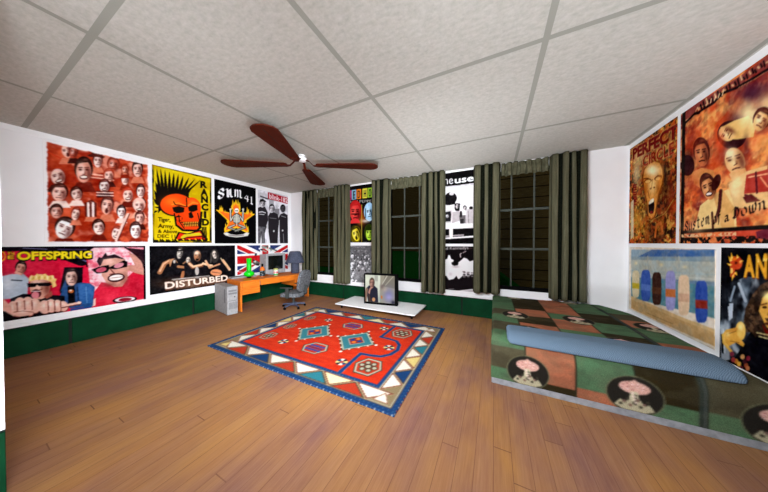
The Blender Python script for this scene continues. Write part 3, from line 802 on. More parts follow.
  ('S','4a1410',.3962,.6139,.0138,-.0015,-.0001,.0113,.55),
  ('E','4a1410',.3961,.6167,.0078,-.0008,-.0001,.0045),
  ('L','4a1410',.0042,[(.3853,.6038),(.4065,.6)]),
  ('S','4a1410',.3858,.6375,.0064,-.0006,-.0002,.0141,.5),
  ('L','4a1410',.0038,[(.3866,.6444),(.3737,.6499)]),
  ('S','fbe8de',.3767,.6356,.0055,-.0005,-.0002,.014,.6),
  ('L','4a1410',.0055,[(.3644,.6703),(.379,.6662),(.3936,.6677)]),
  ('P','6a1a10',[(.0504,1.0275),(.0942,.9436),(.2136,.9418),(.2595,1.0295)]),
  ('E','260c08',.1619,.8264,.0728,.0399,-.0361,.0969),
  ('E','fbf2ee',.1528,.851,.0577,.0321,-.0326,.0876),
  ('P','260c08',[(.1023,.7895),(.1254,.7434),(.18,.734),(.2263,.7644),(.2402,.8215),(.2238,.8689),(.2263,.8313),(.2107,.7928),(.1723,.7767),(.1361,.7659),(.1126,.7827)]),
  ('S','fbf2ee',.2021,.7626,.0276,.0144,-.0047,.0126,.35),
  ('S','fbe8de',.1386,.8284,.0333,.0184,-.0227,.0612,.8),
  ('S','4a1410',.1868,.8913,.0274,.0154,-.028,.0741,.75),
  ('S','4a1410',.1326,.8187,.0199,.0109,-.0052,.014,.55),
  ('E','4a1410',.1313,.8222,.0113,.0062,-.0021,.0056),
  ('L','4a1410',.0055,[(.1219,.7961),(.1531,.811)]),
  ('S','4a1410',.1837,.8468,.0205,.0113,-.0053,.0142,.55),
  ('E','4a1410',.1824,.8504,.0116,.0064,-.0021,.0057),
  ('L','4a1410',.0056,[(.1727,.8237),(.2049,.8391)]),
  ('S','4a1410',.1583,.8667,.0094,.0053,-.0065,.0175,.5),
  ('L','4a1410',.005,[(.1563,.8763),(.1357,.8709)]),
  ('S','fbe8de',.1462,.8557,.008,.0045,-.0065,.0175,.6),
  ('L','4a1410',.0072,[(.1135,.8877),(.1359,.8963),(.156,.9121)]),
  ('P','6a1a10',[(.3664,.9618),(.4002,.8964),(.4913,.8939),(.5258,.9603)]),
  ('E','34100a',.4445,.8046,.061,-.0132,.0085,.0792),
  ('E','f4d8cc',.4464,.8248,.0486,-.0103,.0078,.0721),
  ('P','34100a',[(.393,.8136),(.3936,.7728),(.4265,.7384),(.4665,.7328),(.494,.7602),(.4989,.7979),(.4882,.7735),(.4655,.7582),(.4352,.7685),(.4079,.781),(.3977,.8038)]),
  ('S','f4d8cc',.4502,.7442,.0226,-.0053,.0011,.0101,.35),
  ('S','fbe8de',.4297,.8183,.028,-.006,.0054,.0502,.8),
  ('S','4a1410',.4821,.8316,.0231,-.0048,.0067,.0612,.75),
  ('S','4a1410',.4226,.8155,.0167,-.0036,.0012,.0115,.55),
  ('E','4a1410',.4228,.8184,.0095,-.002,.0005,.0046),
  ('L','4a1410',.0044,[(.4081,.8072),(.4336,.7998)]),
  ('S','4a1410',.4655,.8056,.0171,-.0037,.0013,.0116,.55),
  ('E','4a1410',.4657,.8085,.0097,-.0021,.0005,.0046),
  ('L','4a1410',.0045,[(.4507,.7972),(.4768,.7896)]),
  ('S','4a1410',.4552,.8317,.008,-.0017,.0016,.0145,.5),
  ('L','4a1410',.0041,[(.457,.8386),(.4416,.8465)]),
  ('S','fbe8de',.4436,.8313,.0068,-.0014,.0016,.0144,.6),
  ('L','4a1410',.0058,[(.4323,.8691),(.4501,.8623),(.4686,.8613)]),
  ('P','8a2412',[(.5438,1.0067),(.573,.946),(.6513,.945),(.6807,1.0071)]),
  ('E','8a2412',.6158,.8613,.0509,.0136,-.0182,.0732),
  ('E','f4d8cc',.6121,.8799,.0405,.011,-.0165,.0664),
  ('P','8a2412',[(.5735,.8441),(.5846,.8084),(.6194,.7943),(.6519,.809),(.6658,.8466),(.6595,.8819),(.6578,.8554),(.6443,.8309),(.6182,.8251),(.5937,.8227),(.5797,.8377)]),
  ('S','f4d8cc',.6362,.8111,.0191,.0048,-.0023,.0094,.35),
  ('S','fbe8de',.6008,.8661,.0234,.0063,-.0115,.0464,.8),
  ('S','4a1410',.6378,.903,.0191,.0053,-.0141,.0561,.75),
  ('S','4a1410',.596,.8602,.014,.0037,-.0026,.0106,.55),
  ('E','4a1410',.5955,.8628,.0079,.0021,-.001,.0042),
  ('L','4a1410',.0042,[(.587,.8458),(.6087,.8518)]),
  ('S','4a1410',.6318,.8724,.0143,.0038,-.0027,.0107,.55),
  ('E','4a1410',.6312,.8751,.0081,.0022,-.0011,.0043),
  ('L','4a1410',.0043,[(.6226,.8579),(.6447,.864)]),
  ('S','4a1410',.617,.8901,.0066,.0018,-.0033,.0133,.5),
  ('L','4a1410',.0039,[(.6166,.8971),(.6027,.8964)]),
  ('S','fbe8de',.6082,.8842,.0056,.0015,-.0033,.0133,.6),
  ('E','4a1410',.6051,.9143,.0225,.0063,-.0033,.0132),
  ('E','f4ece0',.6055,.9123,.0188,.0053,-.0018,.0073),
  ('P','3a100c',[(.7941,.8298),(.8253,.7653),(.9089,.7605),(.9403,.8237)]),
  ('E','4a1612',.8677,.6749,.0564,-.0044,-.0009,.0781),
  ('E','e8b4a2',.8675,.6948,.0449,-.0033,-.0009,.071),
  ('P','4a1612',[(.8203,.6758),(.8248,.6362),(.8581,.6078),(.8948,.6086),(.9167,.6395),(.9173,.6767),(.9102,.6515),(.8913,.6331),(.863,.6385),(.837,.6464),(.8255,.667)]),
  ('S','e8b4a2',.8789,.6172,.021,-.0019,-.0001,.01,.35),
  ('S','fbe8de',.853,.6859,.0259,-.002,-.0006,.0495,.8),
  ('S','4a1410',.8989,.7067,.0212,-.0015,-.0007,.0601,.75),
  ('S','4a1410',.8469,.6822,.0155,-.0012,-.0001,.0113,.55),
  ('E','4a1410',.8468,.685,.0088,-.0007,-.0001,.0045),
  ('L','4a1410',.0045,[(.8346,.6719),(.8584,.6686)]),
  ('S','4a1410',.8865,.6791,.0158,-.0012,-.0001,.0114,.55),
  ('E','4a1410',.8865,.682,.009,-.0007,-.0001,.0046),
  ('L','4a1410',.0046,[(.8741,.6687),(.8983,.6654)]),
  ('S','4a1410',.8747,.7028,.0073,-.0005,-.0002,.0142,.5),
  ('L','4a1410',.0041,[(.8757,.7098),(.861,.7151)]),
  ('S','fbe8de',.8643,.7007,.0063,-.0005,-.0002,.0142,.6),
  ('L','4a1410',.0059,[(.8504,.7356),(.867,.7317),(.8838,.7334)]),
  ('P','8a2412',[(.7292,1.0059),(.7674,.9296),(.8701,.9279),(.909,1.0064)]),
  ('E','34100c',.8194,.8221,.0694,-.003,-.0011,.0946),
  ('E','fbf3ee',.8191,.8462,.0552,-.002,-.001,.086),
  ('P','34100c',[(.7612,.8212),(.7668,.7735),(.8076,.7404),(.8527,.7427),(.8798,.7812),(.8805,.8265),(.8717,.7955),(.8484,.7724),(.8135,.7778),(.7817,.7863),(.7676,.8108)]),
  ('S','fbf3ee',.8331,.7526,.0259,-.0016,-.0001,.0121,.35),
  ('S','fbe8de',.8013,.8349,.0318,-.0013,-.0007,.0599,.8),
  ('S','4a1410',.8577,.8621,.0262,-.0009,-.0009,.0729,.75),
  ('S','4a1410',.7938,.8301,.019,-.0008,-.0002,.0137,.55),
  ('E','4a1410',.7937,.8335,.0108,-.0004,-.0001,.0055),
  ('L','4a1410',.0054,[(.7788,.8171),(.8079,.814)]),
  ('S','4a1410',.8425,.828,.0195,-.0008,-.0002,.0138,.55),
  ('E','4a1410',.8425,.8315,.011,-.0004,-.0001,.0055),
  ('L','4a1410',.0055,[(.8272,.8149),(.857,.8118)]),
  ('S','4a1410',.8279,.8562,.009,-.0003,-.0002,.0172,.5),
  ('L','4a1410',.005,[(.8291,.8648),(.8111,.8705)]),
  ('S','fbe8de',.8151,.8532,.0077,-.0003,-.0002,.0172,.6),
  ('L','4a1410',.0071,[(.798,.8949),(.8185,.8909),(.8391,.8938)]),
  ('P','d87858',[(.1952,.8101),(.2172,.7552),(.2753,.7511),(.2969,.8046)]),
  ('E','7a1c0c',.2492,.6789,.0378,.0091,-.0146,.0652),
  ('E','f0d0c2',.2464,.6954,.0301,.0074,-.0133,.0592),
  ('P','7a1c0c',[(.2178,.6653),(.2261,.6334),(.252,.6197),(.276,.6316),(.2862,.6641),(.2816,.6954),(.2803,.6722),(.2704,.6511),(.251,.6469),(.2328,.6457),(.2224,.6595)]),
  ('S','f0d0c2',.2644,.634,.0141,.0032,-.0019,.0084,.35),
  ('S','fbe8de',.2381,.6837,.0174,.0042,-.0093,.0414,.8),
  ('S','4a1410',.2654,.7148,.0141,.0036,-.0113,.0499,.75),
  ('S','4a1410',.2345,.6787,.0104,.0025,-.0021,.0094,.55),
  ('E','4a1410',.2341,.681,.0059,.0014,-.0008,.0038),
  ('L','4a1410',.0035,[(.2278,.6663),(.244,.6708)]),
  ('S','4a1410',.261,.6881,.0106,.0026,-.0021,.0095,.55),
  ('E','4a1410',.2606,.6905,.006,.0015,-.0009,.0038),
  ('L','4a1410',.0036,[(.2542,.6756),(.2706,.6802)]),
  ('S','4a1410',.2501,.7042,.0049,.0012,-.0027,.0118,.5),
  ('L','4a1410',.0032,[(.2497,.7104),(.2394,.7104)]),
  ('S','fbe8de',.2435,.6994,.0042,.001,-.0027,.0118,.6),
  ('L','4a1410',.0046,[(.2296,.7242),(.2411,.726),(.2519,.7325)]),
  ('P','8a2412',[(.6577,.2494),(.6811,.1995),(.7433,.1868),(.7666,.2285)]),
  ('E','8a2410',.7128,.1299,.042,-.0093,-.0007,.0561),
  ('E','d87858',.7126,.1442,.0335,-.0073,-.0006,.051),
  ('P','8a2410',[(.6773,.1357),(.6807,.1066),(.7056,.0827),(.7329,.0794),(.7491,.0992),(.7496,.1259),(.7443,.1086),(.7303,.0974),(.7092,.1042),(.6899,.1127),(.6812,.1287)]),
  ('S','d87858',.7211,.0872,.0156,-.0036,-.0001,.0072,.35),
  ('S','fbe8de',.7018,.1394,.0193,-.0042,-.0004,.0356,.8),
  ('S','4a1410',.7359,.1493,.0157,-.0034,-.0005,.0431,.75),
  ('S','4a1410',.6972,.1373,.0116,-.0025,-.0001,.0081,.55),
  ('E','4a1410',.6972,.1394,.0066,-.0014,-.0,.0033),
  ('L','4a1410',.0032,[(.6881,.1313),(.7058,.1263)]),
  ('S','4a1410',.7268,.1309,.0118,-.0026,-.0001,.0082,.55),
  ('E','4a1410',.7267,.1329,.0067,-.0015,-.0,.0033),
  ('L','4a1410',.0032,[(.7175,.1248),(.7355,.1197)]),
  ('S','4a1410',.718,.1491,.0055,-.0012,-.0001,.0102,.5),
  ('L','4a1410',.0029,[(.7187,.1541),(.7078,.1594)]),
  ('S','fbe8de',.7102,.1487,.0047,-.001,-.0001,.0102,.6),
  ('L','4a1410',.0042,[(.6998,.1753),(.7123,.1707),(.7247,.1701)]),
  ('P','4a1610',[(.3505,.0669),(.3869,.0419),(.4136,.0066),(.4742,-.0003),(.4943,.0374),(.5151,.0401),(.494,.0647),(.4395,.0626),(.3735,.0795)]),
  ('L','4a1410',.0093,[(.4322,.4318),(.589,.4125)]),
  ('L','f4e0d8',.0093,[(.432,.446),(.5888,.4273)]),
  ('L','4a1410',.0093,[(.4318,.4603),(.5886,.4422)]),
  ('L','f4e0d8',.0093,[(.4317,.4745),(.5884,.457)]),
  ('L','4a1410',.0093,[(.4315,.4887),(.5882,.4719)]),
  ('L','5a1810',.0156,[(.3314,.5703),(.3347,.7085)]),
  ('L','f4e0d8',.0158,[(.3531,.5677),(.3552,.7068)]),
  ('L','5a1810',.0159,[(.3751,.565),(.3759,.7051)]),
  ('L','f4e0d8',.016,[(.3973,.5624),(.3969,.7034)]),
  ('L','5a1810',.0162,[(.4199,.5597),(.4181,.7017)]),
  ('L','eecabc',.0221,[(.6116,.9605),(.6739,.7908),(.7377,.6501)]),
  ('L','5a1a10',.0071,[(.6265,.9603),(.7535,.6487)]),
  ('G',.06,46,5),
  ('G',.06,14,8),
  ('W',.9),
  ('B',.8),
 ),
 'skull':(
  ('F','141008'),
  ('P','dcc20a',[(.0356,.0155),(.4617,.0182),(.9706,.0266),(.9525,.9693),(.7533,.953),(.4498,.968),(.0232,.9603),(.0374,.6195),(.0257,.4016)]),
  ('M',['b08a04','e8d81c','caa808'],7,5,.5,1.0),
  ('P','100c08',[(.0879,.5045),(.0843,.4053),(.1858,.3589),(.3188,.2998),(.5016,.2937),(.5508,.35),(.4011,.3308),(.2644,.3486),(.1591,.441),(.1321,.5671),(.0815,.6159)]),
  ('P','100c08',[(.0738,.5834),(.0439,.586),(.0351,.5867),(.0286,.6037),(.0277,.6202),(.0582,.6012),(.0798,.5828),(.093,.5817),(.1403,.5775)]),
  ('P','100c08',[(.0693,.5506),(.042,.5444),(.0357,.5362),(.0246,.5373),(.0191,.5379),(.0542,.5344),(.0804,.5319),(.0911,.5397),(.1357,.5444)]),
  ('P','100c08',[(.0747,.517),(.045,.498),(.0365,.477),(.0281,.456),(.0253,.4345),(.0577,.4526),(.0812,.472),(.0942,.4928),(.1412,.5102)]),
  ('P','100c08',[(.0751,.4838),(.0482,.4427),(.0424,.3995),(.0342,.3622),(.0316,.3243),(.0639,.3583),(.0872,.3939),(.0974,.437),(.1416,.4766)]),
  ('P','100c08',[(.0954,.4483),(.066,.391),(.0579,.3316),(.05,.2668),(.0477,.2014),(.0799,.2623),(.103,.3253),(.1155,.3847),(.1624,.4406)]),
  ('P','100c08',[(.1207,.4164),(.0888,.3405),(.0784,.2625),(.0711,.1534),(.0693,.0437),(.1012,.1482),(.1239,.2555),(.1388,.3337),(.1885,.4082)]),
  ('P','100c08',[(.164,.3954),(.1329,.3155),(.1236,.2333),(.1209,.1336),(.124,.0329),(.1516,.1281),(.1699,.226),(.1837,.3084),(.233,.3869)]),
  ('P','100c08',[(.2081,.3787),(.1801,.3032),(.1744,.2253),(.1792,.1322),(.19,.0378),(.2107,.1266),(.2216,.2178),(.232,.2959),(.2783,.3698)]),
  ('P','100c08',[(.2555,.3635),(.2322,.2913),(.2315,.2163),(.2416,.1303),(.2577,.0429),(.2738,.1247),(.2799,.2086),(.2851,.2837),(.327,.3544)]),
  ('P','100c08',[(.2984,.3488),(.2826,.2795),(.2899,.207),(.3055,.1284),(.3274,.0481),(.3386,.1227),(.3394,.1992),(.3367,.2717),(.3712,.3394)]),
  ('P','100c08',[(.342,.3385),(.334,.2756),(.3496,.2093),(.371,.1323),(.399,.0535),(.405,.1265),(.4003,.2014),(.3892,.2677),(.416,.3288)]),
  ('P','100c08',[(.3863,.3327),(.3865,.274),(.4107,.2116),(.4411,.1358),(.4785,.058),(.476,.13),(.4626,.2036),(.4427,.266),(.4616,.3229)]),
  ('P','100c08',[(.4256,.3323),(.4371,.2751),(.4733,.2139),(.5219,.1428),(.5782,.0691),(.5578,.1369),(.5264,.2059),(.4945,.267),(.5021,.3224)]),
  ('P','100c08',[(.4626,.3371),(.4814,.2796),(.5256,.2181),(.6007,.1458),(.685,.0703),(.6377,.1399),(.5798,.21),(.5398,.2716),(.5402,.3271)]),
  ('P','100c08',[(.4942,.3474),(.5162,.2941),(.5638,.2367),(.6741,.1514),(.7963,.0614),(.7122,.1454),(.6188,.2288),(.5753,.2861),(.5728,.3376)]),
  ('E','100c08',.3604,.4717,.2711,-.0282,-.0021,.164),
  ('E','e8420c',.3659,.4735,.2495,-.0259,-.0018,.1454),
  ('S','ff7a1e',.2899,.4421,.1615,-.018,-.001,.0785,.8),
  ('P','100c08',[(.315,.5971),(.8167,.5312),(.7942,.7744),(.7228,.8352),(.4514,.8342),(.3401,.7631)]),
  ('P','e03c0a',[(.3368,.5953),(.7776,.5396),(.7556,.7634),(.7042,.8057),(.4748,.8094),(.368,.7453)]),
  ('E','e8420c',.6182,.4989,.1709,-.0161,-.0019,.1525),
  ('S','ff8024',.6406,.4105,.0923,-.0102,-.0006,.0494,.7),
  ('P','100c08',[(.297,.5199),(.3991,.4913),(.496,.5056),(.4836,.5691),(.3644,.5931),(.3153,.5739)]),
  ('P','100c08',[(.555,.4952),(.6402,.4475),(.7212,.4441),(.7267,.5188),(.6389,.5512),(.5722,.5471)]),
  ('L','f88a28',.0146,[(.2894,.4837),(.3996,.4488),(.5138,.4798)]),
  ('L','f88a28',.0134,[(.5493,.4714),(.6406,.4179),(.7342,.4177)]),
  ('L','100c08',.0103,[(.317,.4391),(.3438,.4781),(.5284,.488)]),
  ('L','100c08',.0109,[(.53,.3622),(.5373,.4872)]),
  ('P','100c08',[(.5659,.5769),(.6145,.5484),(.6565,.6241),(.6163,.6466),(.5711,.6398)]),
  ('E','100c08',.3969,.6613,.0618,-.0041,-.0005,.0378),
  ('P','e03c0a',[(.3553,.6523),(.454,.6288),(.4476,.6817),(.3686,.6984)]),
  ('L','100c08',.0132,[(.4416,.7106),(.57,.7277),(.7564,.6927)]),
  ('P','f0a030',[(.4674,.7092),(.7437,.6834),(.7366,.7492),(.4869,.7705)]),
  ('L','100c08',.0075,[(.4877,.7032),(.4928,.7654)]),
  ('L','100c08',.0076,[(.5169,.7015),(.522,.7641)]),
  ('L','100c08',.0077,[(.5465,.6998),(.5516,.7627)]),
  ('L','100c08',.0077,[(.5764,.6981),(.5816,.7613)]),
  ('L','100c08',.0078,[(.6066,.6963),(.6119,.76)]),
  ('L','100c08',.0079,[(.6371,.6946),(.6425,.7585)]),
  ('L','100c08',.0079,[(.668,.6928),(.6735,.7571)]),
  ('L','100c08',.008,[(.6993,.691),(.7048,.7557)]),
  ('L','100c08',.0081,[(.7309,.6891),(.7365,.7542)]),
  ('L','100c08',.0092,[(.4699,.7378),(.7498,.7133)]),
  ('L','100c08',.0105,[(.3975,.614),(.4104,.7077),(.4866,.7946)]),
  ('L','100c08',.0116,[(.7261,.564),(.7568,.6624),(.7491,.7637)]),
  ('P','100c08',[(.3156,.969),(.389,.8457),(.5385,.8653),(.7873,.8027),(.9186,.9383),(.9013,.9696)]),
  ('P','d42410',[(.3514,.9593),(.4113,.8616),(.5383,.8798),(.7677,.8236),(.8646,.9441)]),
  ('P','c8c020',[(.4218,.9206),(.4797,.8812),(.7546,.8443),(.8125,.8834),(.5379,.909),(.4501,.9441)]),
  ('L','100c08',.0109,[(.4102,.9493),(.5378,.9235),(.8254,.8985)]),
  ('T', '100c08', 'R', (.7788, .1779), (.9143, .1629), (.7799, .0818), .055),
  ('T', '100c08', 'A', (.7845, .2909), (.9204, .2786), (.7857, .1946), .055),
  ('T', '100c08', 'N', (.7903, .3965), (.9266, .3868), (.7915, .3001), .055),
  ('T', '100c08', 'C', (.7961, .5101), (.9327, .5031), (.7973, .4135), .055),
  ('T', '100c08', 'I', (.8413, .6187), (.8913, .6204), (.8425, .5213), .055),
  ('T', '100c08', 'D', (.8077, .7331), (.945, .7316), (.8089, .6362), .055),
  ('T', '2a1a04', 'Tiger,', (.0802, .7179), (.265, .7161), (.0809, .6647), .025),
  ('T', '2a1a04', 'Army,', (.0791, .8022), (.3178, .8014), (.0798, .749), .025),
  ('T', '2a1a04', '& Above', (.0782, .8688), (.372, .865), (.0788, .8244), .02),
  ('T', '3a2404', 'DEC 11', (.0675, .9311), (.338, .9314), (.0681, .8868), .02),
  ('L','e0d010',.0096,[(.0772,.9464),(.0917,.9752)]),
  ('L','100c08',.0097,[(.107,.9483),(.1219,.9638)]),
  ('L','100c08',.0098,[(.1372,.9502),(.1523,.968)]),
  ('L','e0d010',.0098,[(.1678,.9521),(.183,.9723)]),
  ('L','100c08',.0099,[(.1988,.954),(.2144,.9607)]),
  ('L','100c08',.01,[(.2302,.9559),(.2459,.9649)]),
  ('L','e0d010',.0101,[(.2621,.9441),(.2778,.9693)]),
  ('L','100c08',.0102,[(.2943,.946),(.3101,.9737)]),
  ('L','100c08',.0103,[(.3268,.9479),(.3431,.9618)]),
  ('L','e0d010',.0104,[(.3598,.9499),(.3763,.9662)]),
  ('L','100c08',.0105,[(.3932,.9518),(.4099,.9706)]),
  ('L','100c08',.0106,[(.4271,.9539),(.4442,.9584)]),
  ('L','e0d010',.0107,[(.4616,.9415),(.4787,.9629)]),
  ('L','100c08',.0108,[(.4963,.9435),(.5136,.9675)]),
  ('L','100c08',.0109,[(.5316,.9455),(.549,.972)]),
  ('L','e0d010',.0111,[(.5673,.9475),(.5852,.9595)]),
  ('L','100c08',.0112,[(.6034,.9495),(.6216,.9641)]),
  ('L','100c08',.0113,[(.6401,.9516),(.6584,.9688)]),
  ('L','e0d010',.0114,[(.6775,.9388),(.6961,.956)]),
  ('L','100c08',.0115,[(.7152,.9408),(.734,.9607)]),
  ('L','100c08',.0116,[(.7534,.9428),(.7724,.9654)]),
  ('L','e0d010',.0118,[(.7921,.9449),(.8114,.9703)]),
  ('L','100c08',.0119,[(.8314,.947),(.8512,.9571)]),
  ('L','100c08',.012,[(.8713,.9492),(.8913,.9619)]),
  ('L','100c08',.0072,[(.887,.7576),(.8918,.9127)]),
  ('L','100c08',.0072,[(.8702,.7584),(.875,.9182)]),
  ('L','100c08',.0071,[(.8535,.7591),(.8582,.9236)]),
  ('L','100c08',.0071,[(.837,.7598),(.8415,.929)]),
  ('L','100c08',.0071,[(.8205,.7606),(.825,.9343)]),
  ('L','100c08',.0071,[(.8041,.7613),(.8085,.9396)]),
  ('B',.6),
 ),
 'star':(
  ('F','050506'),
  ('P','e8b81c',[(.4784,.2614),(.5777,.4653),(.9777,.4667),(.6733,.63),(.8032,.8332),(.4874,.7409),(.1987,.8318),(.3005,.6417),(.0254,.4724),(.3773,.4994)]),
  ('P','e8b81c',[(.3684,.4401),(.3644,.3879),(.3927,.3499),(.4007,.261),(.4258,.3376),(.4452,.3),(.4633,.3869),(.458,.4319)]),
  ('P','e8b81c',[(.49,.4528),(.4859,.3924),(.5154,.3489),(.5238,.2463),(.5498,.3351),(.57,.292),(.5888,.3927),(.5832,.4447)]),
  ('P','e8b81c',[(.1254,.5228),(.1228,.4827),(.1415,.454),(.1469,.3859),(.1632,.4452),(.176,.4169),(.1877,.4838),(.1841,.5181)]),
  ('P','e8b81c',[(.1961,.5694),(.1927,.5356),(.2156,.511),(.2219,.4534),(.2423,.5031),(.2579,.4788),(.2726,.5351),(.2685,.5642)]),
  ('P','e8b81c',[(.7257,.5064),(.7217,.4622),(.7489,.4302),(.7564,.355),(.7806,.4199),(.7991,.3883),(.8166,.4619),(.8116,.4999)]),
  ('P','e8b81c',[(.8314,.506),(.8283,.476),(.8493,.4542),(.855,.4033),(.8738,.4471),(.888,.4256),(.9016,.4753),(.8978,.501)]),
  ('P','e8b81c',[(.2092,.7965),(.2059,.7555),(.2289,.7271),(.2354,.6581),(.2558,.719),(.2715,.6906),(.2862,.7592),(.2819,.794)]),
  ('P','e8b81c',[(.7003,.8044),(.696,.7602),(.7252,.7293),(.7332,.6546),(.7593,.7204),(.7792,.6896),(.7981,.7639),(.7928,.8016)]),
  ('P','e8b81c',[(.2647,.668),(.2619,.6336),(.2815,.6094),(.287,.5513),(.3042,.6021),(.3175,.578),(.3299,.6353),(.3263,.6646)]),
  ('P','e8b81c',[(.6507,.6467),(.6468,.6066),(.6733,.5779),(.6807,.5099),(.7043,.5691),(.7224,.5407),(.7395,.6077),(.7347,.6421)]),
  ('P','e8b81c',[(.0982,.4982),(.0959,.4683),(.1125,.4466),(.1172,.3957),(.1318,.4397),(.1431,.4184),(.1537,.4681),(.1506,.4937)]),
  ('P','f06a1e',[(.4777,.3196),(.5617,.4866),(.8952,.488),(.642,.6209),(.7505,.7856),(.4855,.7122),(.2397,.7886),(.3267,.6315),(.0902,.4922),(.3921,.5145)]),
  ('P','f06a1e',[(.4119,.4361),(.4102,.4045),(.4226,.3821),(.4262,.3287),(.4369,.3753),(.4452,.3532),(.4528,.4057),(.4505,.4326)]),
  ('P','f06a1e',[(.504,.4396),(.5023,.404),(.5151,.3788),(.5189,.3186),(.5298,.3714),(.5385,.3465),(.5462,.4058),(.5438,.4361)]),
  ('P','f06a1e',[(.1686,.5194),(.1669,.5005),(.1783,.4868),(.1814,.4548),(.1914,.4825),(.1991,.4691),(.2063,.5004),(.2042,.5165)]),
  ('P','f06a1e',[(.7934,.4938),(.7913,.4745),(.8052,.4603),(.8089,.4275),(.8212,.4558),(.8306,.4419),(.8395,.4739),(.837,.4904)]),
  ('P','f06a1e',[(.2442,.7838),(.2425,.7632),(.2542,.749),(.2574,.7143),(.2677,.7449),(.2756,.7308),(.2829,.7651),(.2808,.7825)]),
  ('P','f06a1e',[(.7153,.7792),(.7134,.757),(.7269,.7417),(.7306,.7043),(.7426,.7373),(.7517,.722),(.7604,.759),(.7579,.7778)]),
  ('E','e8e6dc',.4935,.4477,.0519,-.0046,-.0004,.0406),
  ('E','26241e',.4762,.454,.0138,-.0012,-.0001,.0119),
  ('E','26241e',.5108,.451,.0139,-.0012,-.0001,.012),
  ('P','c8c6b8',[(.4623,.479),(.5245,.4738),(.5137,.501),(.4722,.5043)]),
  ('L','26241e',.0047,[(.469,.4927),(.5208,.4885)]),
  ('E','26241e',.4955,.5836,.1039,-.0069,-.001,.0908),
  ('E','8a8a80',.4955,.5836,.0866,-.0057,-.0009,.0812),
  ('L','c8c6b8',.0117,[(.4208,.5414),(.4927,.5265),(.573,.535)]),
  ('L','c8c6b8',.0117,[(.4205,.565),(.4924,.5504),(.5727,.5591)]),
  ('L','c8c6b8',.0117,[(.4203,.5886),(.4921,.5743),(.5725,.5833)]),
  ('L','c8c6b8',.0117,[(.42,.6122),(.4919,.5982),(.5722,.6075)]),
  ('L','c8c6b8',.0117,[(.4197,.6358),(.4916,.6221),(.572,.6317)]),
  ('L','c8c6b8',.0141,[(.4963,.5072),(.4943,.6912)]),
  ('L','26241e',.0317,[(.4105,.5539),(.3531,.6281),(.3483,.4652)]),
  ('L','c8c6b8',.0159,[(.4105,.5539),(.3531,.6281),(.3483,.4652)]),
  ('L','c8c6b8',.0091,[(.3482,.4769),(.3685,.4342)]),
  ('L','c8c6b8',.0091,[(.3482,.4769),(.3553,.4284)]),
  ('L','c8c6b8',.009,[(.3482,.4769),(.3421,.4297)]),
  ('L','c8c6b8',.009,[(.3482,.4769),(.3289,.4379)]),
  ('L','26241e',.0358,[(.4428,.6937),(.2994,.7401),(.528,.7856)]),
  ('L','8a8a80',.0224,[(.4428,.6937),(.2994,.7401),(.528,.7856)]),
  ('L','c8c6b8',.0089,[(.4429,.689),(.2995,.7332)]),
  ('L','26241e',.034,[(.5836,.5414),(.6439,.6104),(.653,.4386)]),
  ('L','c8c6b8',.017,[(.5836,.5414),(.6439,.6104),(.653,.4386)]),
  ('L','c8c6b8',.0097,[(.6528,.4508),(.6316,.41)]),
  ('L','c8c6b8',.0097,[(.6528,.4508),(.6461,.4013)]),
  ('L','c8c6b8',.0097,[(.6528,.4508),(.6607,.4)]),
  ('L','c8c6b8',.0098,[(.6528,.4508),(.6752,.406)]),
  ('L','26241e',.0394,[(.5466,.6886),(.7012,.7229),(.4588,.788)]),
  ('L','8a8a80',.0246,[(.5466,.6886),(.7012,.7229),(.4588,.788)]),
  ('L','c8c6b8',.0099,[(.5467,.6838),(.7012,.7155)]),
  ('P','d8d6d0',[(.1836,.836),(.263,.8177),(.344,.8455),(.4856,.8563),(.6559,.8377),(.7299,.806),(.8128,.8136),(.7743,.8647),(.6373,.8822),(.4851,.8969),(.3108,.8835),(.2305,.8667)]),
  ('L','55534e',.0094,[(.3111,.858),(.4854,.873),(.674,.852)]),
  ('L','6a6862',.0067,[(.3046,.8558),(.3142,.8718)]),
  ('L','6a6862',.0068,[(.334,.8577),(.3437,.8739)]),
  ('L','6a6862',.0068,[(.3637,.8595),(.3735,.8757)]),
  ('L','6a6862',.0069,[(.3937,.8608),(.4036,.8771)]),
  ('L','6a6862',.0069,[(.424,.8616),(.434,.8779)]),
  ('L','6a6862',.007,[(.4546,.8617),(.4647,.8781)]),
  ('L','6a6862',.007,[(.4855,.861),(.4957,.8775)]),
  ('L','6a6862',.0071,[(.5167,.8595),(.527,.8761)]),
  ('L','6a6862',.0072,[(.5483,.8573),(.5587,.874)]),
  ('L','6a6862',.0072,[(.5802,.8545),(.5907,.8713)]),
  ('L','6a6862',.0073,[(.6124,.8513),(.623,.8681)]),
  ('L','6a6862',.0073,[(.6449,.8478),(.6556,.8647)]),
  ('N', 'f2f2f8', 'S', (.0733, .3091), (.2407, .2527), (.075, .1622), .27),
  ('N', 'f2f2f8', 'U', (.2407, .2573), (.4243, .2299), (.2422, .1246), .25),
  ('N', 'f2f2f8', 'M', (.4242, .2346), (.6553, .2232), (.4257, .1026), .21),
  ('N', 'f2f2f8', '4', (.6841, .2565), (.8261, .2828), (.6853, .1435), .26),
  ('N', 'f2f2f8', '1', (.8185, .2862), (.9348, .3119), (.8198, .1607), .32),
  ('B',.5),
 ),
 'trio':(
  ('F','eceaf0'),
  ('P','b8b6be',[(.074,.1104),(.3229,.1358),(.3226,.1617),(.0737,.1405)]),
  ('L','3c3a3e',.0244,[(.082,.1194),(.3142,.142)]),
  ('P','a8a6ac',[(.3447,.1072),(.4993,.1148),(.4978,.2743),(.3431,.2764)]),
  ('P','8a888c',[(.52,.3121),(.6826,.2971),(.6814,.4197),(.5191,.4054)]),
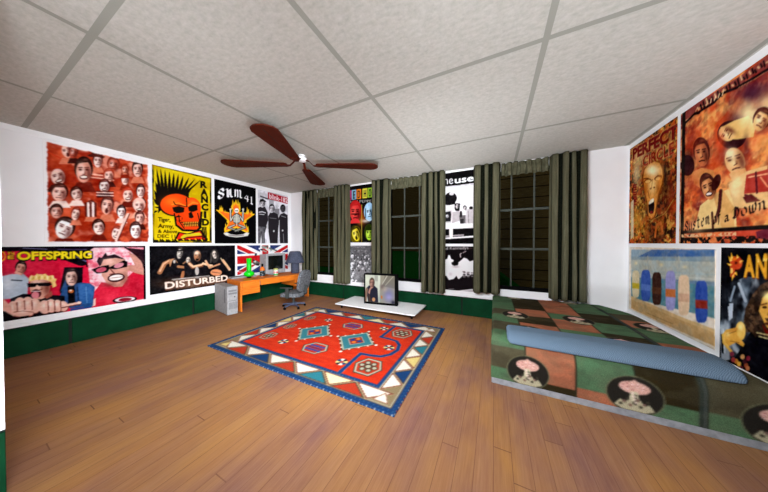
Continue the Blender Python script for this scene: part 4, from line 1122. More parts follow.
  ('P','c8c6cc',[(.8527,.2396),(1.0047,.1964),(1.0034,.3384),(.852,.3232)]),
  ('P','3a383c',[(-.0033,.6828),(.2663,.6705),(.1976,.8141),(.2083,.9931),(.1053,.9932),(.099,.8167),(.065,.9933),(-.0065,.9934)]),
  ('M',['8a888e','f0eef2','5a585e'],8,9,.25,1.0),
  ('P','262226',[(-.0077,.3484),(.0719,.3159),(.2153,.3019),(.2989,.3972),(.3102,.5517),(.2408,.6845),(-.0033,.6828)]),
  ('E','1c1a1c',.1375,.2375,.084,-.0091,-.0008,.0751),
  ('E','d8d4d8',.1373,.2566,.0669,-.007,-.0007,.0683),
  ('P','1c1a1c',[(.0667,.2424),(.0732,.2039),(.1226,.1738),(.1772,.1715),(.21,.1994),(.2112,.2351),(.2004,.2114),(.1722,.1954),(.1301,.2029),(.0915,.2126),(.0745,.2335)]),
  ('S','d8d4d8',.1536,.1811,.0312,-.0036,-.0001,.0096,.35),
  ('S','2a262a',.1841,.2654,.0315,-.0033,-.0006,.0578,.75),
  ('S','2a262a',.1065,.2463,.0231,-.0025,-.0001,.0109,.55),
  ('E','2a262a',.1065,.249,.0131,-.0014,-.0,.0044),
  ('L','2a262a',.0054,[(.0882,.2374),(.1236,.2322)]),
  ('S','2a262a',.1655,.24,.0235,-.0025,-.0001,.011,.55),
  ('E','2a262a',.1655,.2427,.0133,-.0014,-.0,.0044),
  ('L','2a262a',.0054,[(.1469,.231),(.1829,.2257)]),
  ('S','2a262a',.1481,.2637,.0109,-.0011,-.0001,.0137,.5),
  ('L','2a262a',.0049,[(.1496,.2704),(.1278,.2767)]),
  ('S','d8d4d8',.1326,.2626,.0093,-.001,-.0001,.0137,.6),
  ('L','2a262a',.0071,[(.1121,.2973),(.1369,.2921),(.1618,.2924)]),
  ('P','1c1a1c',[(.0488,.2308),(.0653,.1815),(.1547,.1558),(.229,.1854),(.2625,.2098),(.1541,.2116)]),
  ('L','d8d6da',.0183,[(.031,.4195),(.1317,.4035),(.2267,.416)]),
  ('L','d8d6da',.0106,[(.0306,.4544),(.193,.4519)]),
  ('P','262226',[(.3109,.4739),(.3722,.4041),(.4967,.3807),(.6344,.4098),(.6709,.5294),(.6405,.7483),(.6195,.9928),(.3664,.993),(.3167,.7591)]),
  ('E','2a262a',.4348,.3049,.0912,-.0086,-.0008,.0812),
  ('E','d8d4d8',.4346,.3255,.0726,-.0066,-.0007,.0738),
  ('P','2a262a',[(.358,.3092),(.365,.2676),(.4187,.2358),(.4779,.234),(.5136,.2646),(.5149,.3033),(.5031,.2776),(.4725,.2598),(.4268,.2673),(.3848,.2774),(.3664,.2996)]),
  ('S','d8d4d8',.4523,.2441,.0339,-.0035,-.0001,.0104,.35),
  ('S','2a262a',.4854,.3357,.0342,-.0031,-.0006,.0625,.75),
  ('S','2a262a',.4011,.3139,.0251,-.0023,-.0001,.0118,.55),
  ('E','2a262a',.4011,.3169,.0142,-.0013,-.0,.0047),
  ('L','2a262a',.0059,[(.3812,.3041),(.4197,.2989)]),
  ('S','2a262a',.4652,.3079,.0255,-.0024,-.0001,.0119,.55),
  ('E','2a262a',.4652,.3109,.0145,-.0013,-.0,.0047),
  ('L','2a262a',.006,[(.445,.298),(.4841,.2928)]),
  ('S','2a262a',.4463,.3333,.0119,-.0011,-.0001,.0148,.5),
  ('L','2a262a',.0054,[(.448,.3406),(.4243,.3471)]),
  ('S','d8d4d8',.4295,.3319,.0101,-.0009,-.0001,.0148,.6),
  ('L','2a262a',.0078,[(.4073,.3692),(.4342,.3639),(.4613,.3646)]),
  ('L','7a787c',.0115,[(.3625,.5015),(.5777,.5029)]),
  ('P','262226',[(.6619,.4756),(.7293,.4024),(.8516,.365),(.9874,.4021),(1.0026,.9924),(.7046,.9927),(.6688,.7474)]),
  ('E','121012',.813,.2712,.0955,-.009,-.0007,.0762),
  ('E','4a464a',.8128,.2906,.076,-.007,-.0006,.0693),
  ('P','121012',[(.7326,.276),(.7399,.2369),(.796,.2065),(.858,.2043),(.8954,.2326),(.8969,.2689),(.8845,.2449),(.8524,.2285),(.8045,.236),(.7606,.2458),(.7413,.2669)]),
  ('S','4a464a',.8312,.2139,.0355,-.0036,-.0001,.0097,.35),
  ('S','1a181a',.8661,.2996,.0359,-.0032,-.0005,.0586,.75),
  ('S','1a181a',.7778,.28,.0263,-.0025,-.0001,.011,.55),
  ('E','1a181a',.7777,.2828,.0149,-.0014,-.0,.0044),
  ('L','1a181a',.0057,[(.7569,.271),(.7972,.2657)]),
  ('S','1a181a',.8449,.2737,.0267,-.0025,-.0001,.0111,.55),
  ('E','1a181a',.8449,.2765,.0152,-.0014,-.0,.0045),
  ('L','1a181a',.0058,[(.8237,.2646),(.8647,.2593)]),
  ('S','1a181a',.8251,.2978,.0124,-.0011,-.0001,.0139,.5),
  ('L','1a181a',.0052,[(.8268,.3046),(.8021,.3109)]),
  ('S','4a464a',.8075,.2966,.0106,-.001,-.0001,.0139,.6),
  ('L','1a181a',.0075,[(.7843,.3318),(.8125,.3266),(.8408,.3269)]),
  ('L','9a989c',.0123,[(.753,.4363),(.9157,.4524)]),
  ('E','c8c4c8',.4931,.7532,.0271,-.0009,-.0002,.0213),
  ('E','c8c4c8',.7989,.7319,.0294,-.001,-.0002,.0194),
  ('L','dcdade',.0117,[(.6804,.5288),(.6855,.9927)]),
  ('L','dcdade',.0137,[(.2744,.7088),(.3316,.993)]),
  ('L','8a888c',.0132,[(.1485,.7647),(.1629,.9677)]),
  ('L','8a888c',.0121,[(.8229,.7978),(.8409,.987)]),
  ('P','b01a2a',[(.3112,.013),(1.0113,.0367),(1.0153,.1669),(.31,.1373)]),
  ('T', 'f6eef0', 'blink-182', (.3489, .1249), (.9897, .1469), (.3499, .0286), .02),
  ('B',.6),
 ),
 'fists':(
  ('F','d4163a'),
  ('P','c41030',[(.0531,.0633),(.3697,.2548),(.4007,.7943),(.0489,.679)]),
  ('S','e83454',.1806,.2324,.1167,.0138,-.0011,.1628,.6),
  ('P','0e0a12',[(.0363,-.0088),(1.0027,.0073),(1.0025,.0366),(.5936,.026),(.5903,.1215),(.5398,.1967),(.5518,.3394),(.4883,.2996),(.3479,.1504),(.1818,.0642),(.0359,.0625)]),
  ('L','5a5a80',.0189,[(.4054,.0806),(.4891,.1768),(.5395,.2436)]),
  ('L','6a6a90',.0106,[(.1821,.0208),(.3047,.0414)]),
  ('L','3a3050',.0195,[(.371,.0496),(.5407,.0559)]),
  ('P','d4163a',[(.4819,.3295),(.5391,.3),(.5627,.6889),(.5228,.8343),(.486,.6682)]),
  ('P','eebac2',[(.5508,.094),(.5936,.026),(.9849,.0289),(.979,1.0203),(.5875,.9835),(.5656,.658),(.5543,.3712)]),
  ('M',['e04a64','f8e0e2','d83050','fbeef0'],16,11,.5,1.0,[(.5508,.094),(.5936,.026),(.9849,.0289),(.979,1.0203),(.5875,.9835),(.5656,.658),(.5543,.3712)]),
  ('P','241018',[(.8268,.032),(.9847,.0726),(.9836,.2547),(.8909,.1044)]),
  ('P','0c0810',[(.4038,.3184),(.5196,.3348),(.5109,.706),(.3891,.7905),(.3727,.6672)]),
  ('P','2c4a7c',[(.3783,.6835),(.4085,.498),(.4195,.6203)]),
  ('P','b4c4d4',[(.0421,.4078),(.1227,.3713),(.1797,.3736),(.2087,.4558),(.1971,.7001),(.0401,.7018)]),
  ('S','dfe8f0',.1127,.4884,.0551,.0129,-.0009,.1319,.7),
  ('L','1c2430',.0137,[(.1241,.4512),(.1713,.4696)]),
  ('P','d89c88',[(.1368,.3606),(.1466,.3087),(.1848,.3418),(.1718,.3992)]),
  ('E','1a1012',.17,.2818,.0274,.0202,-.0074,.0892),
  ('E','dca08c',.1683,.3045,.0218,.0163,-.0068,.081),
  ('P','1a1012',[(.1472,.2595),(.1524,.216),(.1706,.1997),(.1881,.2188),(.1962,.2652),(.1936,.3083),(.1921,.2758),(.1846,.2453),(.1706,.2375),(.1575,.2338),(.1503,.2519)]),
  ('S','dca08c',.1799,.2208,.0102,.0073,-.001,.0114,.35),
  ('S','5a2018',.1824,.3336,.0103,.0078,-.0057,.0684,.75),
  ('S','5a2018',.1594,.2799,.0075,.0056,-.0011,.0129,.55),
  ('E','5a2018',.1592,.2831,.0043,.0032,-.0004,.0052),
  ('L','5a2018',.0046,[(.1544,.262),(.166,.2699)]),
  ('S','5a2018',.1787,.2959,.0077,.0057,-.0011,.013,.55),
  ('E','5a2018',.1784,.2991,.0043,.0032,-.0004,.0052),
  ('L','5a2018',.0047,[(.1735,.2778),(.1854,.2859)]),
  ('S','5a2018',.1711,.3172,.0036,.0027,-.0014,.0162,.5),
  ('L','5a2018',.0042,[(.1711,.3258),(.1636,.3246)]),
  ('S','dca08c',.1663,.3097,.003,.0023,-.0013,.0162,.6),
  ('L','5a2018',.006,[(.1569,.3429),(.1652,.3466),(.1731,.3568)]),
  ('P','d41c38',[(.5726,.8029),(.6448,.5969),(.7608,.6913),(.8887,.4756),(.982,.5098),(.9827,.985),(.7896,.9904),(.5874,.9995)]),
  ('S','f03a54',.7003,.8591,.0873,.0276,-.0008,.1329,.6),
  ('S','9a0c22',.9204,.7495,.0843,.0217,-.0013,.2146,.6),
  ('P','c88a78',[(.8502,.1024),(.9238,.1954),(.9884,.3282),(.9871,.5472),(.9219,.5063),(.8244,.4126),(.8407,.3455),(.906,.354)]),
  ('L','2a1216',.0208,[(.8268,.032),(.9241,.1418),(.9852,.2731)]),
  ('L','2a1216',.021,[(.8489,.0605),(.9407,.1931),(.985,.3168)]),
  ('L','2a1216',.0212,[(.8714,.0894),(.9576,.245),(.9847,.3606)]),
  ('L','2a1216',.0213,[(.8942,.1187),(.9746,.2975),(.9844,.4043)]),
  ('P','1c0e16',[(.6125,.2515),(.6266,.1819),(.6473,.1966),(.6761,.1136),(.6901,.1672),(.7416,.1441),(.764,.1659),(.8255,.2396),(.7636,.2337),(.6609,.273),(.6326,.3346)]),
  ('P','d29684',[(.6396,.3193),(.6612,.2239),(.7487,.2053),(.8255,.2396),(.8483,.4163),(.8393,.5891),(.7991,.7113),(.7381,.7025),(.6801,.6215),(.6455,.483)]),
  ('S','f2c8b8',.704,.2612,.0582,.0062,-.0004,.0664,.7),
  ('S','8a4a40',.8234,.5857,.0379,.008,-.0009,.1385,.7),
  ('S','7a3a34',.7015,.6531,.0727,.0177,-.0003,.0532,.7),
  ('P','100a0e',[(.5753,.3808),(.6256,.3434),(.6964,.3201),(.7034,.3608),(.8175,.2527),(.8443,.2832),(.8406,.3733),(.7475,.4008),(.7032,.3874),(.6855,.4442),(.6112,.4507)]),
  ('E','c8546c',.6433,.3946,.037,-.0125,.0032,.0387),
  ('E','d88a98',.7751,.337,.038,-.0224,.0054,.0396),
  ('L','7a3a34',.0163,[(.7105,.3952),(.7395,.4737),(.7055,.4809)]),
  ('E','3a1014',.7541,.5474,.0658,-.0074,.0042,.0746),
  ('E','f4ece6',.7526,.5437,.0538,-.0061,.0026,.0474),
  ('L','8a5a50',.0084,[(.7022,.5468),(.8079,.5411)]),
  ('E','1a0a10',.8211,.9494,.0976,.01,.0023,.056),
  ('E','e8d8dc',.8212,.9425,.0818,.0082,.0016,.0385),
  ('E','901428',.8212,.9459,.0535,.0054,.0013,.0315),
  ('P','e8c4b4',[(.5748,.8832),(.6019,.8441),(.5984,.9715),(.5477,.9844)]),
  ('P','244a80',[(.3662,.783),(.39,.6572),(.428,.5864),(.5054,.5743),(.5633,.6004),(.5963,.6659),(.5809,.9651),(.4352,.9568)]),
  ('P','2c5e9c',[(.4865,.5914),(.5632,.6099),(.5893,.6961),(.5746,.9149),(.4969,.9186)]),
  ('L','14284c',.0119,[(.48,.6359),(.4905,.9318)]),
  ('L','5a8ac0',.0098,[(.5369,.6506),(.5417,.9034)]),
  ('P','0a0a10',[(.4195,.6143),(.4641,.6074),(.4673,.8773),(.4238,.8771)]),
  ('E','c86a30',.4417,.6926,.0168,.0048,-.0002,.0272),
  ('E','e8e0d0',.4394,.6799,.0072,.002,-.0001,.0121),
  ('E','201418',.4457,.4556,.043,.0083,-.0008,.1209),
  ('E','e0b4a4',.4454,.4895,.0342,.007,-.0008,.1209),
  ('P','201418',[(.4096,.4439),(.4131,.3777),(.4385,.3384),(.4664,.3498),(.4831,.4088),(.4835,.4727),(.4781,.4275),(.4637,.3908),(.4421,.3921),(.4224,.3984),(.4136,.4303)]),
  ('S','e0b4a4',.4543,.3601,.016,.0025,-.0001,.017,.35),
  ('S','f4d8cc',.4345,.4704,.0197,.0039,-.0005,.0843,.8),
  ('S','40201c',.4694,.5188,.0162,.0035,-.0007,.1025,.75),
  ('S','40201c',.4298,.4622,.0118,.0023,-.0001,.0192,.55),
  ('E','40201c',.4298,.467,.0067,.0013,-.0,.0077),
  ('L','40201c',.007,[(.4205,.4412),(.4386,.4422)]),
  ('S','40201c',.46,.4681,.0121,.0024,-.0001,.0195,.55),
  ('E','40201c',.46,.473,.0068,.0014,-.0001,.0078),
  ('L','40201c',.0071,[(.4505,.4469),(.469,.4479)]),
  ('S','40201c',.4509,.5052,.0056,.0012,-.0002,.0242,.5),
  ('L','40201c',.0065,[(.4516,.5175),(.4405,.5223)]),
  ('S','f4d8cc',.443,.4987,.0048,.001,-.0002,.0242,.6),
  ('L','40201c',.0093,[(.4323,.5543),(.445,.5524),(.4578,.5602)]),
  ('P','0c0a12',[(.1159,.701),(.1778,.6532),(.3112,.7074),(.401,.7497),(.4054,.9752),(.3645,1.0473),(.1185,.9941)]),
  ('E','e0a48e',.2651,.5764,.0548,.014,-.0012,.1802),
  ('S','f4ccb8',.2476,.5469,.0314,.0077,-.0008,.1252,.8),
  ('S','6a2c22',.3037,.623,.0263,.0071,-.001,.1538,.75),
  ('S','6a2c22',.2739,.6004,.009,.0024,-.0002,.0362,.5),
  ('L','6a2c22',.0093,[(.2751,.6189),(.2571,.6248)]),
  ('S','f4ccb8',.2612,.5899,.0076,.002,-.0002,.036,.6),
  ('P','f0cc7a',[(.2084,.497),(.2068,.4417),(.2191,.4027),(.2372,.4173),(.2497,.3861),(.2704,.4124),(.2938,.394),(.3108,.4315),(.3372,.4249),(.3402,.4691),(.3591,.4876),(.3499,.5294),(.3562,.5894),(.3337,.6127),(.3255,.5238),(.2805,.471),(.2389,.4761)]),
  ('L','fae8b0',.0101,[(.2136,.4706),(.219,.4138)]),
  ('L','c89a44',.0102,[(.2288,.4628),(.2331,.4276)]),
  ('L','fae8b0',.0103,[(.2441,.4549),(.2475,.4192)]),
  ('L','c89a44',.0104,[(.2595,.4806),(.2619,.4333)]),
  ('L','fae8b0',.0105,[(.2752,.4727),(.2766,.4249)]),
  ('L','c89a44',.0106,[(.2912,.4647),(.2914,.4391)]),
  ('L','fae8b0',.0107,[(.3072,.491),(.3065,.4306)]),
  ('L','c89a44',.0108,[(.3236,.483),(.3216,.4451)]),
  ('L','fae8b0',.0109,[(.3402,.4749),(.3371,.4365)]),
  ('P','0a080c',[(.1984,.5139),(.3178,.5307),(.3319,.5572),(.3142,.5817),(.2589,.5677),(.2487,.5427),(.2403,.5741),(.2029,.57)]),
  ('E','4a1018',.2437,.6701,.0267,.0079,-.0004,.0614),
  ('E','e88a94',.2395,.6912,.0205,.0063,-.0003,.0502),
  ('L','f4f0ec',.0104,[(.2236,.6308),(.2647,.6425)]),
  ('P','9a4a3a',[(.2841,.7276),(.3279,.6546),(.333,.7285),(.3,.7613)]),
  ('E','7a3428',.1316,.8477,.028,.0109,-.0007,.1013),
  ('E','e8b4a0',.1289,.8386,.028,.0108,-.0007,.1011),
  ('S','fbe4d8',.1253,.8159,.0167,.0063,-.0004,.0606,.8),
  ('E','7a3428',.1651,.82,.0327,.0122,-.0008,.1135),
  ('E','e8b4a0',.1622,.8109,.0326,.012,-.0008,.1134),
  ('S','fbe4d8',.1586,.7879,.0195,.007,-.0005,.0679,.8),
  ('E','7a3428',.2043,.8208,.0338,.0124,-.0007,.1099),
  ('E','e8b4a0',.2013,.8115,.0337,.0122,-.0007,.1098),
  ('S','fbe4d8',.1975,.7881,.0202,.0071,-.0004,.0658,.8),
  ('E','7a3428',.2395,.8477,.0307,.0114,-.0007,.106),
  ('E','e8b4a0',.2364,.8382,.0306,.0113,-.0007,.1059),
  ('S','fbe4d8',.2325,.8144,.0183,.0066,-.0004,.0634,.8),
  ('E','7a3428',.1789,.9261,.0526,.0218,-.0004,.0544),
  ('E','e8b4a0',.176,.9167,.0524,.0216,-.0004,.0543),
  ('S','fbe4d8',.1723,.8934,.0314,.0126,-.0002,.0325,.8),
  ('E','7a3428',.2916,.8871,.0342,.013,-.0006,.0969),
  ('E','e8b4a0',.2885,.8773,.0341,.0128,-.0006,.0968),
  ('S','fbe4d8',.2844,.853,.0204,.0075,-.0004,.058,.8),
  ('E','7a3428',.3264,.8829,.033,.0123,-.0006,.0983),
  ('E','e8b4a0',.3232,.873,.0329,.0122,-.0006,.0982),
  ('S','fbe4d8',.319,.8484,.0197,.0071,-.0004,.0588,.8),
  ('E','7a3428',.3632,.8966,.0317,.0118,-.0006,.088),
  ('E','e8b4a0',.3599,.8866,.0316,.0117,-.0006,.0879),
  ('S','fbe4d8',.3555,.8615,.0189,.0068,-.0003,.0526,.8),
  ('E','7a3428',.3976,.9154,.0279,.0105,-.0005,.0773),
  ('E','e8b4a0',.3942,.9052,.0278,.0104,-.0005,.0772),
  ('S','fbe4d8',.3897,.8798,.0166,.006,-.0003,.0462,.8),
  ('P','e4a896',[(.0489,.679),(.0841,.6906),(.1198,.8085),(.1191,.9145),(.0919,.8768),(.0482,.7817)]),
  ('L','6a2a22',.0263,[(.3883,.9208),(.497,.9063)]),
  ('L','ecc0ae',.0334,[(.3826,.9009),(.4946,.8869)]),
  ('E','f8dcd0',.4908,.8856,.0112,.0039,-.0001,.0216),
  ('L','8a3c30',.0077,[(.1463,.762),(.1484,.8865)]),
  ('L','8a3c30',.0079,[(.183,.7475),(.1851,.874)]),
  ('L','8a3c30',.0081,[(.2207,.7603),(.2229,.8887)]),
  ('L','8a3c30',.0086,[(.3062,.8035),(.3086,.9367)]),
  ('L','8a3c30',.0087,[(.3424,.8102),(.3449,.9453)]),
  ('L','8a3c30',.0089,[(.3774,.8221),(.38,.9591)]),
  ('L','8a3c30',.0079,[(.1332,.8884),(.1762,.8895),(.2257,.926)]),
  ('L','c86a5a',.0079,[(.1376,.9438),(.1756,.9765),(.2203,.9682)]),
  ('P','0c080c',[(.0309,.788),(.092,.8637),(.1374,.9625),(.2053,.9646),(.205,1.0059),(.0293,1.0173)]),
  ('P','1c4a8c',[(.4352,.9628),(.5743,.9626),(.574,.9944),(.4374,.9939)]),
  ('P','06060a',[(.9851,-.0003),(1.0081,.0),(1.0019,1.0281),(.9789,1.0276)]),
  ('E','f0c81c',.0772,.1267,.0213,.0016,-.0005,.0674),
  ('E','d4163a',.0772,.1267,.016,.0012,-.0004,.0519),
  ('E','f0c81c',.0755,.1266,.008,.0006,-.0002,.0311),
  ('T', '100c04', 'TH', (.1042, .1236), (.1393, .1262), (.1046, .0658), .06),
  ('T', 'f0d020', 'TH', (.1061, .1185), (.1375, .1207), (.1064, .0712), .03),
  ('T', '100c04', 'E', (.1039, .1708), (.139, .1741), (.1043, .1131), .06),
  ('T', 'f0d020', 'E', (.1058, .1657), (.1372, .1686), (.1061, .1185), .03),
  ('T', '100c04', 'OFFSPRiNG', (.1464, .1936), (.5871, .2073), (.1473, .0572), .07),
  ('T', 'f2dc1e', 'OFFSPRiNG', (.1503, .1806), (.5792, .1907), (.151, .0681), .045),
  ('G',.06,46,5),
  ('G',.06,14,8),
  ('B',.6),
 ),
 'quartet':(
  ('F','0b0a0d'),
  ('S','1c1a1e',.3982,.21,.2788,.0214,-.0011,.2282,.6),
  ('L','9a6440',.0778,[(.2067,.3166),(.1395,.375),(.0938,.5563)]),
  ('L','d8a880',.0318,[(.1944,.3018),(.1275,.3865),(.094,.5251)]),
  ('L','0c0a0c',.0235,[(.2032,.2758),(.1937,.4494)]),
  ('P','b8845c',[(.1822,.2951),(.2383,.2794),(.2699,.3651),(.2502,.4446),(.1875,.4485)]),
  ('P','0e0c10',[(.2154,.3311),(.2383,.2849),(.2659,.392),(.355,.5733),(.3138,.7609),(.1862,.7031),(.1936,.4629)]),
  ('E','c0b8b0',.2354,.3471,.0127,.0015,-.0002,.0381),
  ('E','1a1614',.2961,.1411,.036,.0183,-.0135,.1273),
  ('E','b8b0a4',.294,.1735,.0286,.0148,-.0123,.1155),
  ('P','1a1614',[(.2661,.1121),(.273,.0497),(.2968,.0244),(.3198,.0494),(.3304,.1143),(.327,.1757),(.3251,.1298),(.3152,.0876),(.2968,.0781),(.2797,.0744),(.2703,.1009)]),
  ('S','b8b0a4',.309,.0533,.0134,.0064,-.0017,.0163,.35),
  ('S','e8e0d4',.2858,.1498,.0165,.0085,-.0086,.0807,.8),
  ('S','141214',.3125,.2131,.0135,.0071,-.0104,.0975,.75),
  ('S','141214',.2823,.1397,.0099,.005,-.002,.0184,.55),
  ('E','141214',.282,.1443,.0056,.0029,-.0008,.0074),
  ('L','141214',.008,[(.2756,.1149),(.2909,.1247)]),
  ('S','141214',.3075,.16,.0101,.0051,-.002,.0186,.55),
  ('E','141214',.3072,.1647,.0057,.0029,-.0008,.0074),
  ('L','141214',.0081,[(.3007,.135),(.3163,.145)]),
  ('S','141214',.2977,.1912,.0047,.0024,-.0025,.0231,.5),
  ('L','141214',.0074,[(.2976,.2033),(.2879,.2026)]),
  ('S','e8e0d4',.2914,.1811,.004,.0021,-.0025,.0231,.6),
  ('L','141214',.0105,[(.2791,.2295),(.29,.2337),(.3003,.2472)]),
  ('L','08080a',.0301,[(.2673,.1122),(.3411,.1047)]),
  ('L','b07850',.0556,[(.2759,.4622),(.3554,.4944)]),
  ('L','a86a44',.0599,[(.314,.7052),(.3279,.5963)]),
  ('P','141216',[(.3355,.4294),(.3765,.3927),(.4322,.4577),(.424,.6725),(.3411,.6551)]),
  ('E','c8bcac',.3837,.3341,.0238,.0027,-.0004,.0739),
  ('S','efe6d8',.376,.3229,.0138,.0015,-.0003,.0516,.8),
  ('S','241c18',.4003,.3508,.0112,.0013,-.0003,.0624,.75),
  ('S','241c18',.3727,.3181,.0082,.0009,-.0001,.0118,.55),
  ('E','241c18',.3727,.3211,.0047,.0005,-.0,.0047),
  ('L','241c18',.005,[(.3662,.3056),(.3788,.3055)]),
  ('S','241c18',.3937,.3204,.0083,.0009,-.0001,.0119,.55),
  ('E','241c18',.3937,.3234,.0047,.0005,-.0,.0047),
  ('L','241c18',.0051,[(.3871,.3078),(.3999,.3077)]),
  ('S','241c18',.3875,.3434,.0039,.0004,-.0001,.0148,.5),
  ('L','241c18',.0046,[(.388,.3509),(.3802,.3544)]),
  ('S','efe6d8',.382,.3398,.0033,.0004,-.0001,.0148,.6),
  ('L','241c18',.0066,[(.3746,.3744),(.3835,.3725),(.3923,.3766)]),
  ('L','8a6244',.0303,[(.3289,.4005),(.3561,.3619)]),
  ('P','121014',[(.4324,.4145),(.5576,.4314),(.6036,.5284),(.5714,.7635),(.4379,.7333)]),
  ('E','b47a54',.4896,.2454,.0417,.0035,-.0006,.123),
  ('S','1c120e',.5188,.2727,.0197,.0018,-.0005,.1042,.75),
  ('S','1c120e',.4704,.2193,.0144,.0011,-.0001,.0196,.55),
  ('E','1c120e',.4704,.2242,.0082,.0006,-.0,.0078),
  ('L','1c120e',.0085,[(.4591,.1989),(.4811,.198)]),
  ('S','1c120e',.5072,.2222,.0147,.0011,-.0001,.0198,.55),
  ('E','1c120e',.5072,.2271,.0083,.0007,-.0,.0079),
  ('L','1c120e',.0086,[(.4956,.2015),(.5182,.2007)]),
  ('S','1c120e',.4963,.2608,.0068,.0006,-.0001,.0246,.5),
  ('L','1c120e',.0078,[(.4972,.2732),(.4836,.2793)]),
  ('S','b47a54',.4866,.255,.0058,.0005,-.0001,.0246,.6),
  ('L','1c120e',.0112,[(.4738,.3127),(.4893,.3094),(.5048,.3159)]),
  ('S','fbe8d0',.4811,.1755,.038,.0025,-.0003,.0584,.95),
  ('P','1c120e',[(.466,.3025),(.507,.3067),(.5008,.359),(.4715,.3556)]),
  ('L','7a4a30',.0731,[(.3972,.4097),(.4319,.501),(.5422,.4739)]),
  ('L','e8bc94',.0472,[(.3944,.4151),(.4391,.4877),(.5347,.458)]),
  ('L','f0c8a0',.0512,[(.5576,.4314),(.6354,.4877),(.7168,.5153)]),
  ('L','dca880',.0455,[(.5887,.3753),(.6352,.5334),(.7677,.466)]),
  ('E','b8b0a8',.482,.5968,.0234,.0043,-.0005,.0995),
  ('P','0e0c10',[(.668,.3847),(.7684,.3174),(.8467,.3735),(.8363,.6945),(.6995,.6681)]),
  ('E','2c2826',.7047,.2646,.0563,.0048,-.0008,.174),
  ('E','d8c8b8',.705,.2312,.0281,-.0072,.0087,.0986),
  ('S','f0e4d4',.6952,.2216,.0162,-.0042,.0061,.0688,.8),
  ('S','181412',.7258,.2421,.0132,-.0033,.0074,.0833,.75),
  ('S','181412',.691,.2175,.0097,-.0025,.0014,.0157,.55),
  ('E','181412',.6912,.2215,.0055,-.0014,.0006,.0063),
  ('L','181412',.0071,[(.6824,.2055),(.6972,.1966)]),
  ('S','181412',.7158,.2062,.0098,-.0026,.0014,.0158,.55),
  ('E','181412',.716,.2101,.0056,-.0014,.0006,.0063),
  ('L','181412',.0072,[(.7071,.194),(.7221,.1851)]),
  ('S','181412',.7103,.241,.0046,-.0012,.0018,.0198,.5),
  ('L','181412',.0065,[(.7114,.2505),(.7026,.2605)]),
  ('S','f0e4d4',.7035,.24,.0039,-.001,.0017,.0197,.6),
  ('L','181412',.0094,[(.6976,.2909),(.7078,.2824),(.7185,.2818)]),
  ('L','4a4440',.0344,[(.6657,.1998),(.6518,.4134)]),
  ('L','b0a080',.0277,[(.7889,.329),(.8374,.4691)]),
  ('L','d8a880',.0623,[(.8166,.3862),(.864,.5051),(.9126,.6369)]),
  ('L','c8906a',.042,[(.6351,.5487),(.7676,.4755)]),
  ('E','d88a5c',.7244,.6791,.077,.015,-.0004,.0813),
  ('L','3a1c10',.0121,[(.6668,.6556),(.7837,.7098)]),
  ('S','7a5038',.4516,.8671,.3888,.1027,-.0006,.1306,.85),
  ('S','b08a70',.3131,.9003,.2125,.0605,-.0003,.0697,.5),
  ('L','d8d0c8',.0142,[(.2109,.7305),(.6342,.741)]),
  ('L','8a8078',.0229,[(.2233,.7525),(.6501,.769)]),
  ('T', '5a3420', 'DISTURBED', (.1437, .9422), (.9002, .9429), (.1351, .7545), .05),
  ('T', 'f4e4d4', 'DISTURBED', (.1415, .915), (.8893, .914), (.1374, .7709), .03),
  ('G',.06,46,7),
  ('G',.06,14,10),
  ('B',.8),
 ),
 'flag':(
  ('F','1c2a62'),
  ('L','f4f4f2',.27,[(-.1,-.1),(1.1,1.1)]),
  ('L','f4f4f2',.27,[(-.1,1.1),(1.1,-.1)]),
  ('L','c00e14',.12,[(-.1,-.06),(.5,.54)]),
  ('L','c00e14',.12,[(.5,.46),(1.1,1.06)]),
  ('L','c00e14',.12,[(-.1,1.06),(.5,.46)]),
  ('L','c00e14',.12,[(.5,.54),(1.1,-.06)]),
  ('P','f4f4f2',[(.4,0),(.6,0),(.6,1),(.4,1)]),
  ('P','f4f4f2',[(0,.3),(1,.3),(1,.7),(0,.7)]),
  ('P','c00e14',[(.44,0),(.56,0),(.56,1),(.44,1)]),
  ('P','c00e14',[(0,.37),(1,.37),(1,.63),(0,.63)]),
  ('E','8a9088',.4814,.0917,.0551,.0403,-.0088,.0449),
  ('E','dcdcd0',.5557,.1758,.0609,.045,-.0075,.0379),
  ('E','3c4a3c',.5345,.053,.0282,.0202,-.006,.0303),
  ('E','586858',.6106,.1375,.0416,.03,-.0054,.0269),
  ('E','e8e8e0',.6664,.2234,.0469,.0343,-.0055,.0271),
  ('E','2a2c34',.4293,.1691,.0307,.0233,-.0057,.0295),
  ('E','50504c',.3275,.6483,.0625,.0553,-.015,.0777),
  ('E','c8c8c0',.2986,.5857,.0254,.0222,-.0067,.0352),
  ('E','1e1e20',.351,.7106,.0297,.0266,-.0062,.0319),
  ('E','202024',.2794,.5445,.018,.0156,-.0053,.0281),
  ('E','202030',.3188,.3373,.0183,.0149,-.0095,.05),
  ('E','48584a',.7123,.2051,.0434,.0313,-.0048,.0235),
  ('E','a0a898',.4914,.2327,.0435,.0331,-.0044,.0224),
  ('E','e8e8e8',.3889,.1277,.0189,.0143,-.0056,.0293),
  ('M',['303838','e8e8e4'],14,21,.1,1.0),
  ('L','2a2c30',.0182,[(.0256,.834),(.0947,.8786)]),
  ('L','f0f0f0',.0145,[(.0085,.8843),(.0857,.928)]),
  ('B',.7),
 ),
 'colour':(
  ('F','0a0909'),
  ('P','b83a78',[(.0008,.0711),(.1858,.071),(.1853,.2418),(.0002,.2443)]),
  ('L','2a2a26',.0077,[(.0629,.099),(.0625,.2202)]),
  ('L','2a2a26',.0077,[(.0938,.0989),(.0934,.2198)]),
  ('L','2a2a26',.0077,[(.1246,.0988),(.1242,.2194)]),
  ('T', '1c1c1a', 'R', (.0358, .2298), (.1592, .2283), (.0363, .0897), .0),
